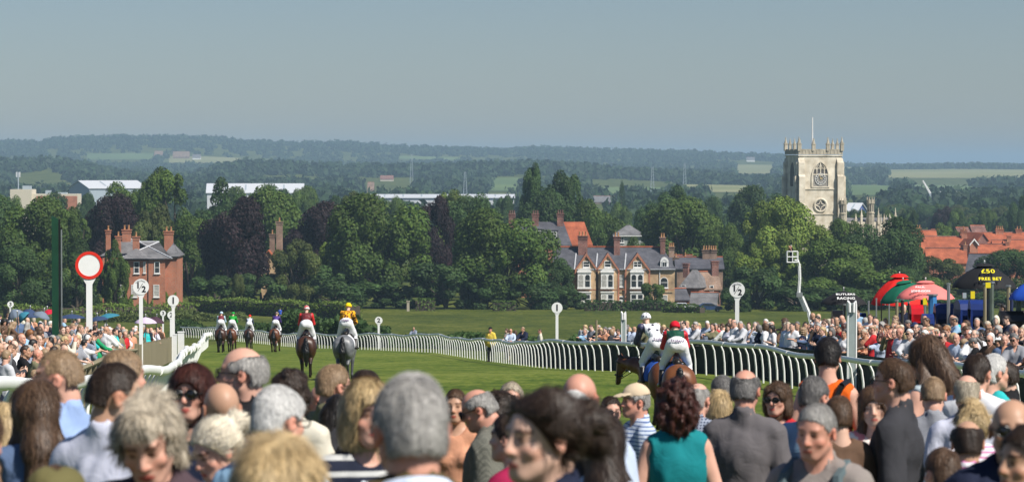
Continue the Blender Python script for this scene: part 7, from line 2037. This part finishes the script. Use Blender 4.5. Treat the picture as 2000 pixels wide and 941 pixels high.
f(376, 708, 13.2, 162, 'f', 'bob', 'auburn', 'tee', 'black', 'woman with a dark red bob and big sunglasses facing the camera', head=(6, 0, 0), glass='dark', skin=1)
f(482, 670, 14.0, 84, 'm', 'fringe', 'grey', 'jacket', 'black', 'tall bald man with grey sides, spectacles and moustache looking left', glass='clear', skin=1, beard=.0, build=1.1)
f(434, 747, 12.6, 20, 'm', None, 'grey', 'shirt', 'navy', 'completely bald tanned man seen from behind left of the white haired man', skin=2)
f(405, 822, 11.4, 118, 'f', 'bun', 'plat', 'shirt', 'paleblue', 'woman with pale blond hair in a high bun looking down left', head=(10, -25, 0), skin=1, vol=1.2)
f(541, 749, 10.4, -32, 'm', 'short', 'white', 'shirt', 'sky', 'white haired man with glasses turned away to the right', head=(-8, -6, 0), glass='clear', skin=1, vol=1.15)
f(566, 718, 16.4, -10, 'f', 'curly', 'dark', 'knit', 'cream', 'person with dark curls and a cream jumper behind the white haired man', vol=.75)
f(542, 853, 6.4, 5, 'f', 'bob', 'blond', 'tee', 'brown', 'woman with straight golden hair, only the top of her head showing at the bottom', vol=1.15, seed=3)
f(636, 748, 18.5, 62, 'm', None, 'grey', 'shirt', 'rose', 'pink shaven headed man facing left below the spiky sandy hair', skin=4)
f(646, 709, 17.4, -52, 'm', 'short', 'sandy', 'shirt', 'khaki', 'man with spiky sandy brown hair and glasses before the grey horse', glass='clear', skin=1, vol=1.15)
f(662, 769, 16.5, -58, 'f', 'long', 'black', 'tee', 'black', 'young woman with long black hair turned right beside the blonde in navy stripes', skin=2)
f(716, 721, 16.5, 15, 'm', 'short', 'dark', 'shirt', 'charcoal', 'dark haired man whose crown shows above the blonde in navy stripes')
f(716, 738, 11.0, 205, 'f', 'bob', 'blond', 'tee', 'navyhoop', 'blonde woman in a navy striped top holding a race card behind the big grey head', head=(-4, -4, 0), arms='card', skin=1, key='card_a')
f(806, 724, 6.7, 14, 'm', 'short', 'grey', 'jacket', 'olivebrown', 'large grey haired man seen from behind in the middle, brown jacket and pale collar', skin=4, vol=.85, seed=12, key='grey')
# ---- middle group
f(891, 757, 20, 170, 'f', 'short', 'brown', 'vest', 'peach', 'woman with short brown hair in peach beside the big grey head', skin=2)
f(924, 754, 16.5, 82, 'm', 'fringe', 'grey', 'jacket', 'tweed', 'balding man in grey tweed and dark glasses looking down to the left', head=(0, -22, 0), glass='dark', skin=4)
f(978, 760, 19.0, 96, 'f', 'curly', 'dark', 'shirt', 'pinklilac', 'woman with short dark curls, glasses and a pink lilac shirt facing left', glass='clear', skin=1, vol=.7)
f(1004, 802, 13.0, 60, 'f', 'short', 'dark', 'tee', 'magenta', 'person in a magenta top mostly hidden behind the dark haired woman')
f(1000, 742, 20, 175, 'f', 'short', 'ash', 'shirt', 'white', 'ash blond head showing just above the dark curls in the middle', skin=1)
f(1066, 759, 7.9, 119, 'f', 'updo', 'dark', 'knit', 'navy', 'large dark haired woman in navy facing left, hair tied up loosely', head=(4, -2, 0), skin=0, vol=.7, seed=8, key='dark')
f(1131, 729, 13.2, -8, 'm', None, 'grey', 'shirt', 'paleblue', 'shiny bald ruddy man seen from behind above the dark haired woman', skin=4, build=1.1)
f(1124, 762, 12.0, 30, 'm', 'short', 'white', 'shirt', 'white', 'white haired man half hidden behind the dark loose hair')
f(1172, 800, 10.5, 8, 'f', 'long', 'dark', 'shirt', 'paleblue', 'woman with long tousled dark hair over a pale blue shirt, back turned', vol=1.2)
f(1192, 771, 21.5, 205, 'f', 'short', 'dark', 'tee', 'floral', 'woman in red sunglasses and white floral top raising a hand to her face', head=(-12, 0, 0), arms='face', glass='dark', skin=1)
f(1246, 741, 21.0, 108, 'm', 'short', 'grey', 'polo', 'bluestripe', 'smiling man in a beige baseball cap and blue striped shirt facing left', hat='cap', hatm='beige', skin=4, build=1.12)
f(1322, 743, 16.2, 4, 'f', 'curly', 'auburn', 'vest', 'teal', 'woman with a mass of dark red curls in a sleeveless teal top, back turned', skin=1, vol=1.15, build=1.08)
f(1362, 743, 20.0, -25, 'm', 'fringe', 'grey', 'shirt', 'navycheck', 'balding man in a navy checked shirt behind the teal topped woman', skin=1)
f(1406, 761, 21.5, 8, 'f', 'bob', 'blond', 'tee', 'navy', 'blonde woman with a rounded bob left of the grey shirted man', vol=1.05)
f(1412, 731, 22, 0, 'm', 'short', 'salt', 'shirt', 'navycheck', 'man with greying hair just above the blonde bob')
f(1455, 716, 17.2, -14, 'm', 'fringe', 'salt', 'shirt', 'greyshirt', 'balding man in a dark grey shirt seen from behind right of the blonde bob', skin=4, build=1.12)
# ---- right group
f(1520, 743, 20.5, 148, 'f', 'curly', 'brown', 'vest', 'red', 'woman with brown curls and sunglasses in red looking left', head=(6, 0, 0), glass='dark', skin=1, vol=.8)
f(1617, 656, 21.5, -12, 'f', 'short', 'black', 'vest', 'orange', 'woman with cropped black hair in a bold orange, black and yellow top', skin=1, vol=1.1, key='orange')
f(1588, 731, 17.4, -42, 'm', 'short', 'salt', 'shirt', 'sky', 'man with thinning grey brown hair turned right below the orange top', skin=1)
f(1640, 771, 16.5, 10, 'f', 'short', 'brown', 'tee', 'brown', 'brown haired head showing between the grey man and the fringed young woman')
f(1597, 782, 12.0, 152, 'm', 'crop', 'grey', 'polo', 'taupe', 'grey haired man in a taupe polo with rucksack straps looking down at the camera', head=(-2, -12, -4), skin=4, build=1.05, vol=1.5, key='pack')
f(1704, 752, 17.5, 168, 'f', 'wave', 'brown', 'vest', 'pinkfloral', 'young woman with long fringed brown hair in a pink floral top holding a race card', head=(4, -4, 5), arms='card', skin=0, key='card_b')
f(1752, 696, 16.6, 70, 'm', 'short', 'brown', 'shirt', 'charcoal', 'tall man with brown hair and glasses in a charcoal shirt facing left', glass='clear', skin=1, build=1.12)
f(1806, 654, 20.0, 40, 'f', 'wave', 'brown', 'vest', 'paleaqua', 'woman with long windblown brown hair in a pale aqua sleeveless top', head=(10, -14, 0), skin=1)
f(1824, 732, 19.0, -6, 'm', 'crop', 'sandy', 'shirt', 'greycheck', 'man with a sandy grey crew cut and grey checked shirt, back turned', skin=1, vol=1.5)
f(1890, 727, 18.5, -8, 'm', 'fringe', 'ash', 'shirt', 'lilac_white', 'man with thin ash grey hair in a pale lilac shirt seen from behind', skin=1)
f(1908, 686, 19.5, -30, 'm', 'receding', 'dark', 'shirt', 'white', 'tall dark haired balding man in a white shirt turned away', skin=1, build=1.1)
f(1938, 690, 21.5, -60, 'f', 'short', 'white', 'tee', 'turquoise', 'white haired person in turquoise beside the tall balding man', skin=1)
f(1968, 703, 24.0, 78, 'm', 'short', 'dark', 'jacket', 'black', 'man in sunglasses and a black suit facing left at the right', glass='dark', skin=0)
f(1901, 779, 16.5, 6, 'f', 'fluff', 'blond', 'tee', 'pinkstripe', 'woman with curly blond hair behind the dark balding man at the right', vol=.75)
f(1892, 815, 13.6, -4, 'm', 'fringe', 'dark', 'shirt', 'pinkstripe', 'man with a bald crown and dark hair in a pink striped shirt, back turned', skin=2, vol=1.2)
f(1846, 872, 13.0, 20, 'm', 'short', 'brown', 'tee', 'lilachoop', 'child in a lilac striped shirt beside the pink striped shirt', sz=.86)
f(1978, 778, 10.4, 172, 'm', None, 'dark', 'jacket', 'navy', 'bald man in sunglasses and navy jacket facing the camera at the right edge', glass='dark', skin=2, beard=.4)
f(2016, 826, 9.2, 120, 'm', 'short', 'dark', 'tee', 'black', 'dark haired man cut off by the right picture edge', skin=2)

# ---- what they hold or wear on top
def worn(name, label, cat, build_fn, key, m):
    o, P, sc = FRONT[key]
    mb = MB(); build_fn(mb, P); r = mb.build(name, m, None, o.location, o.rotation_euler.z, smooth=True); r.scale = o.scale
    return tag(r, label, cat)
def card(key, label, dx=0.0, tilt=-50):
    o, P, sc = FRONT[key]
    c = (np.array(P.A[0][2]) * [1, 1, 1] + np.array(P.A[1][2]) * [-1, 1, 1]) / 2 + [dx, .10, .05]
    e = empty('race_card', o.matrix_basis @ Vector(c), o.rotation_euler.z, label, 'race card')
    M_ = Matrix.Rotation(R(tilt), 4, 'X')
    MB().box(-.105, -.002, -.15, .15, -.002, .002, 0, M_ @ Matrix.Rotation(R(9), 4, 'Y')).box(.002, .105, -.15, .15, -.002, .002, 0, M_ @ Matrix.Rotation(R(-9), 4, 'Y')).build('pages', plain('card_paper', (.72, .74, .80), rough=.5), e)
    MB().box(-.098, -.012, -.13, .05, -.0045, -.0025, 0, M_ @ Matrix.Rotation(R(9), 4, 'Y')).build('cover_picture', plain('card_cover', (.10, .16, .34), c2=(.4, .35, .3), rough=.4, scale=12), e)
    return e
card('card_a', 'pale race card in the hand of the blonde in navy stripes')
card('card_b', 'open blue and white race card held by the fringed young woman')
def straps(mb, P):
    for s in (-1, 1): mb.tube([(s * .11, -.15, 1.36), (s * .125, -.02, 1.492), (s * .125, .09, 1.44), (s * .15, .145, 1.28), (s * .17, .03, 1.10)], .026, 6)
def pack_bag(mb, P):
    straps(mb, P)
    n = 12
    for i in range(1): mb.lathe([(0, 1.0), (.13, 1.01), (.155, 1.1), (.15, 1.36), (.11, 1.44), (0, 1.46)], 14, 0, (0, -.22, 0))
worn('rucksack', 'grey green rucksack on the grey haired man in the taupe polo', 'rucksack', pack_bag, 'pack', plain('grey_green_webbing', (.10, .14, .15), rough=.7))
def sling(mb, P): mb.tube([(.10, -.11, 1.47), (.13, -.0, 1.49), (.10, .12, 1.40)], .022, 6); mb.tube([(.10, -.112, 1.47), (.02, -.155, 1.30), (-.10, -.15, 1.08), (-.16, -.05, .98)], .022, 6)
worn('bag_strap', 'black bag strap across the back of the orange topped woman', 'strap', sling, 'orange', M_BLACKP)
def collar(mb, P):
    pts = [(math.cos(a) * .074, math.sin(a) * .071 - .014, 1.500 - .026 * math.sin(a)) for a in np.linspace(R(140), R(400), 15)]
    mb.tube(pts, .027, 7)
o, P, sc = FRONT['grey']
mb = MB(); collar(mb, P); mb.build('collar', CT('paleblue_collar', (.58, .66, .80)), o, smooth=True)

# ================================================================ the two banks of spectators along the rails
g8 = random.Random(21)
PB = [Pose((12, -10, 0), 'rail', 'm'), Pose((-18, -4, 0), 'rail', 'm', 1.12), Pose((5, -22, 0), 'rail', 'f'), Pose((-22, -8, 0), 'folded', 'm', 1.1), Pose((18, 0, 0), 'folded', 'f', 1.05), Pose((0, 0, 0), 'down', 'm', 1.08), Pose((25, -5, 0), 'card', 'f'), Pose((-8, -6, 0), 'camera', 'm'), Pose((0, -28, 0), 'card', 'm'), Pose((-15, 3, 0), 'point', 'f')]
CW = [('plain', n, w) for n, w in (('white', 'white'), ('navy', 'navy'), ('paleblue', 'pale blue'), ('black', 'black'), ('red', 'red'), ('khaki', 'khaki'), ('cream', 'cream'), ('palegrey', 'light grey'), ('denim', 'denim blue'), ('rose', 'rose pink'), ('sky', 'sky blue'), ('charcoal', 'charcoal'), ('brown', 'brown'), ('green', 'green'), ('peach', 'peach'), ('turquoise', 'turquoise'), ('navycheck', 'navy checked'), ('greycheck', 'grey checked'), ('bluestripe', 'blue striped'), ('floral', 'floral white'), ('lilachoop', 'lilac striped'))]
WGT = [8, 7, 5, 7, 3, 4, 4, 5, 4, 2.5, 3, 5, 4, .8, 3, .8, 5, 5, 4, 3, 3]
HS = dict(m=['short', 'short', 'crop', 'fringe', 'receding', None, 'crew'], f=['bob', 'long', 'wave', 'short', 'curly', 'pony', 'fullfringe'])
HWORD = dict(short='short', crop='cropped', fringe='a fringe of', receding='receding', crew='crew cut', bob='bobbed', long='long', wave='long wavy', curly='curly', pony='tied back', fullfringe='fringed')
HCW = dict(black='black', dark='dark brown', brown='brown', auburn='auburn', sandy='sandy', blond='blond', grey='grey', white='white', ash='ash blond', salt='greying', ginger='ginger', plat='pale blond')
STY = dict(shirt='shirt', tee='tee shirt', polo='polo shirt', vest='sleeveless top', jacket='jacket', dress='dress')
_used = set()
MASS = []
def bystander(x, y, rz, zone, group, hat_p=.10, tall=1.0, force=None, mass=False):
    for _ in range(60):
        pi = g8.randrange(len(PB)) if not force or 'pose' not in force else force['pose']
        P = PB[pi]
        hs = g8.choice(HS[P.sex]); hc = g8.choices(list(HCW), [5, 8, 8, 2, 6, 7 if P.sex == 'f' else 2, 8, 4, 3, 6, 1, 2])[0]
        if P.sex == 'm' and hc == 'plat': hc = 'white'
        _, tn, tw = g8.choices(CW, WGT)[0]
        st = g8.choice(['shirt', 'tee', 'polo', 'jacket', 'shirt'] if P.sex == 'm' else ['tee', 'vest', 'dress', 'tee', 'shirt'])
        hat = None; hm = None
        if g8.random() < hat_p: hat = g8.choice(['cap', 'bucket', 'flat', 'sun'] if P.sex == 'f' else ['cap', 'flat', 'cap', 'bucket']); hm = g8.choice(list(HATM))
        gl = g8.random() < .26
        if force: hat, hm, tn, tw, st, hs, hc, gl = [force.get(k, v) for k, v in zip(('hat', 'hm', 'tn', 'tw', 'st', 'hs', 'hc', 'gl'), (hat, hm, tn, tw, st, hs, hc, gl))]
        who = 'man' if P.sex == 'm' else 'woman'
        if force and 'who' in force: who = force['who']
        hw = 'bald' if hs is None else f'{HWORD[hs]} {HCW[hc]}'
        lb = f'{"bald " if hs is None else ""}{who} in {tw} {STY[st]}' + ('' if hs is None else f', {hw} hair') + (f', {hm} {"sun hat" if hat in ("bucket", "sun") else "cap"}' if hat else '') + (', sunglasses' if gl else '') + f' {zone}'
        if lb not in _used and len(lb.split()) <= 16: break
        if force and lb not in _used:
            lb = ' '.join(f'{who} in {tw} {STY[st]} {zone}'.split()[:16])
            if lb not in _used: break
    _used.add(lb)
    if mass:
        b = body_mesh(P, .019, .045, ('mass', pi), hands=False, legs=False); t = top_mesh(P, .034, st, ('mass', pi, st)); h = hair_mesh(P, .019, hs, ('mass', pi, hs), seed=pi) if hs else None
        sc = (1.0 if P.sex == 'm' else .935) * g8.uniform(.95, 1.04) * tall
        Mw = np.array(Matrix.Translation((x, y, float(gz(x, y)))) @ Matrix.Rotation(R(rz), 4, 'Z') @ Matrix.Scale(sc, 4))
        for me, m in ((b, SKIN[g8.choice([0, 1, 1, 2, 3])]), (t, TOPS[tn]), (h, HAIR[hc]), (lower_mesh('trousers'), TROUSER[0])):
            if me is not None: MASS.append((me, Mw, m))
        return
    b = body_mesh(P, .0115, .034, ('crowd', pi), hands=True)
    t = top_mesh(P, .024, st, (pi, st))
    h = hair_mesh(P, .0125, hs, (pi, hs), seed=pi) if hs and not (hat in ('bucket', 'sun') and hs == 'curly') else None
    sc = (1.0 if P.sex == 'm' else .935) * g8.uniform(.95, 1.04) * tall
    z = float(gz(x, y))
    return dress_person(b, t, h, SKIN[g8.choice([0, 0, 1, 1, 1, 2, 3, 4, 2])], TOPS[tn], HAIR[hc], (x, y, z), R(rz), sc, lb, group, hat_mesh(P, hat, (pi, hat)) if hat else None, HATM[hm] if hat else None, glasses_mesh(P, True, pi) if gl else None, 'skirt' if st == 'dress' else 'trousers', TROUSER[g8.randrange(3)])
# left bank: behind the rail fence and the board fence
fl = np.array([((px - 1000) / FPX * d, d) for px, d in FENCE_LEFT + [(300, 142), (338, 168)]])
ZL = [(62, 'at the near end of the left fence'), (80, 'behind the left fence by the green board'), (105, 'behind the left fence near the winning post'), (135, 'at the board fence below the lilac umbrella'), (999, 'at the far end of the board fence')]
def left_zone(d): return next(n for q, n in ZL if d < q)
GL = 'spectators along the fence on the left'
bystander(-8.75, 50.5, -70, left_zone(50), GL, tall=.98, force=dict(hat='bucket', hm='white', tn='white', tw='white', st='shirt', pose=2, gl=True))
bystander(-8.05, 51.6, -75, left_zone(51), GL, tall=.80, force=dict(hat=None, tn='blue', tw='bright blue', st='polo', hs='short', hc='sandy', pose=0, gl=False, who='boy'))
bystander(-8.5, 54.8, -60, left_zone(54), GL, force=dict(hat=None, tn='khaki', tw='khaki', st='shirt', hs=None, pose=1, gl=False))
SPEC = []
for off, sp, ph in ((.35, 1.45, 0), (1.15, 1.9, .3), (2.1, 2.6, .9), (3.3, 3.4, 1.6), (4.7, 3.6, .5), (6.4, 4.4, 1.0), (8.6, 5.0, 2.0)):
    d = 56.5 + ph
    while d < 165:
        x = float(np.interp(d, fl[:, 1], fl[:, 0])) - off - g8.uniform(0, .35)
        rz = g8.choice([-85, -60, -30, -110, -140, -20]) + g8.uniform(-15, 15)
        SPEC.append((d + off * 7, x, d + g8.uniform(-.3, .3), rz, left_zone(d), GL, 1.06))
        d += sp * g8.uniform(.85, 1.2) * (1 + (d - 55) / 160)
# right bank: behind the screened barrier
ZR = [(64, 'before the black bookmaker counter'), (71, 'below the largest black umbrella'), (78, 'below the pink umbrella'), (86, 'near the broad upright marker'), (98, 'below the smaller black umbrella'), (112, 'near the right half furlong sign'), (999, 'left of the starry jockey')]
def right_zone(d): return next(n for q, n in ZR if d < q)
GR = 'spectators behind the barrier on the right'
for off, sp, ph in ((2.0, .78, 0), (2.7, .85, .4), (3.5, 1.05, .8), (4.5, 1.4, .2), (5.8, 2.0, 1.2), (7.4, 3.0, .6)):
    d = 58 + ph
    while d < 139 - off * 2:
        x = float(right_x(d)) + off + g8.uniform(-.15, .25)
        if d > 108: x += .4
        rz = g8.choice([95, 120, 150, 170, 70, 130]) + g8.uniform(-15, 15)
        if 108 < d < 118 and off > 2.9: d += sp; continue
        SPEC.append((d + off * 7, x, d + g8.uniform(-.25, .25), rz, right_zone(d), GR, 1.05))
        d += sp * g8.uniform(.85, 1.15) * (1 + max(0, d - 90) / 90)
SPEC.sort(key=lambda q: q[0])
for i, (_, x, y, rz, zn, gr, tall) in enumerate(SPEC): bystander(x, y, rz, zn, gr, tall=tall, mass=i >= 222)
def crowd_mass():
    VV, QQ, MI, AA, mats, n = [], [], [], [], [], 0
    for me, Mw, m in MASS:
        if m not in mats: mats.append(m)
        k = len(me.vertices); v = np.empty(k * 3, np.float32); me.vertices.foreach_get('co', v); v = v.reshape(-1, 3) @ Mw[:3, :3].T + Mw[:3, 3]
        q = np.empty(len(me.loops), np.int32); me.loops.foreach_get('vertex_index', q); q = q.reshape(-1, 4)
        t = np.ones((k, 4), np.float32)
        if 'tint' in me.attributes: me.attributes['tint'].data.foreach_get('color', t.ravel()) if False else None
        VV.append(v); QQ.append(q + n); MI.append(np.full(len(q), mats.index(m))); AA.append(t); n += k
    o = link('crowd', np_mesh('crowd', np.concatenate(VV), np.concatenate(QQ), smooth=True, mat_idx=np.concatenate(MI), attr=np.concatenate(AA)), None, mats)
    tag(o, 'back rows of the crowd on both sides of the course', 'crowd', kind='stuff')
print('crowd', len(SPEC)); crowd_mass()
# people dotted about beyond the rail
def single(px, d, rz, pose, force, zone, group=None):
    p = gpt(px, d); bystander(p.x, p.y, rz, zone, group, force=force)
single(958, 158, 150, 5, dict(pose=5, hat='cap', hm='black', tn='yellow', tw='yellow hi vis', st='jacket', hs='short', hc='dark', gl=False), 'standing behind the far rail')
for i, (px, d) in enumerate(((990, 168), (998, 160), (1006, 166), (1022, 160), (1055, 158), (808, 236))): single(px, d, (120, 170, 90, 150, 95, 160)[i], 0, None, ('in the meadow behind the far rail', 'just behind the far rail, mid meadow', 'beside others behind the far rail', 'left of the number 1 sign behind the rail', 'stooping left of the right number 1 sign', 'alone behind the rail right of the number 2 sign')[i])
single(547, 450, 0, 5, dict(pose=5, hat=None, tn='blue', tw='blue', st='tee', hs='short', hc='dark', gl=False), 'walking far off in the meadow by the long hedge')
p = BASKET
bystander(p[0] - .1, p[1], 120, 'standing in the boom lift basket', None, force=dict(pose=7, hat=None, tn='black', tw='black', st='tee', hs='short', hc='grey', gl=False)).location.z = p[2]
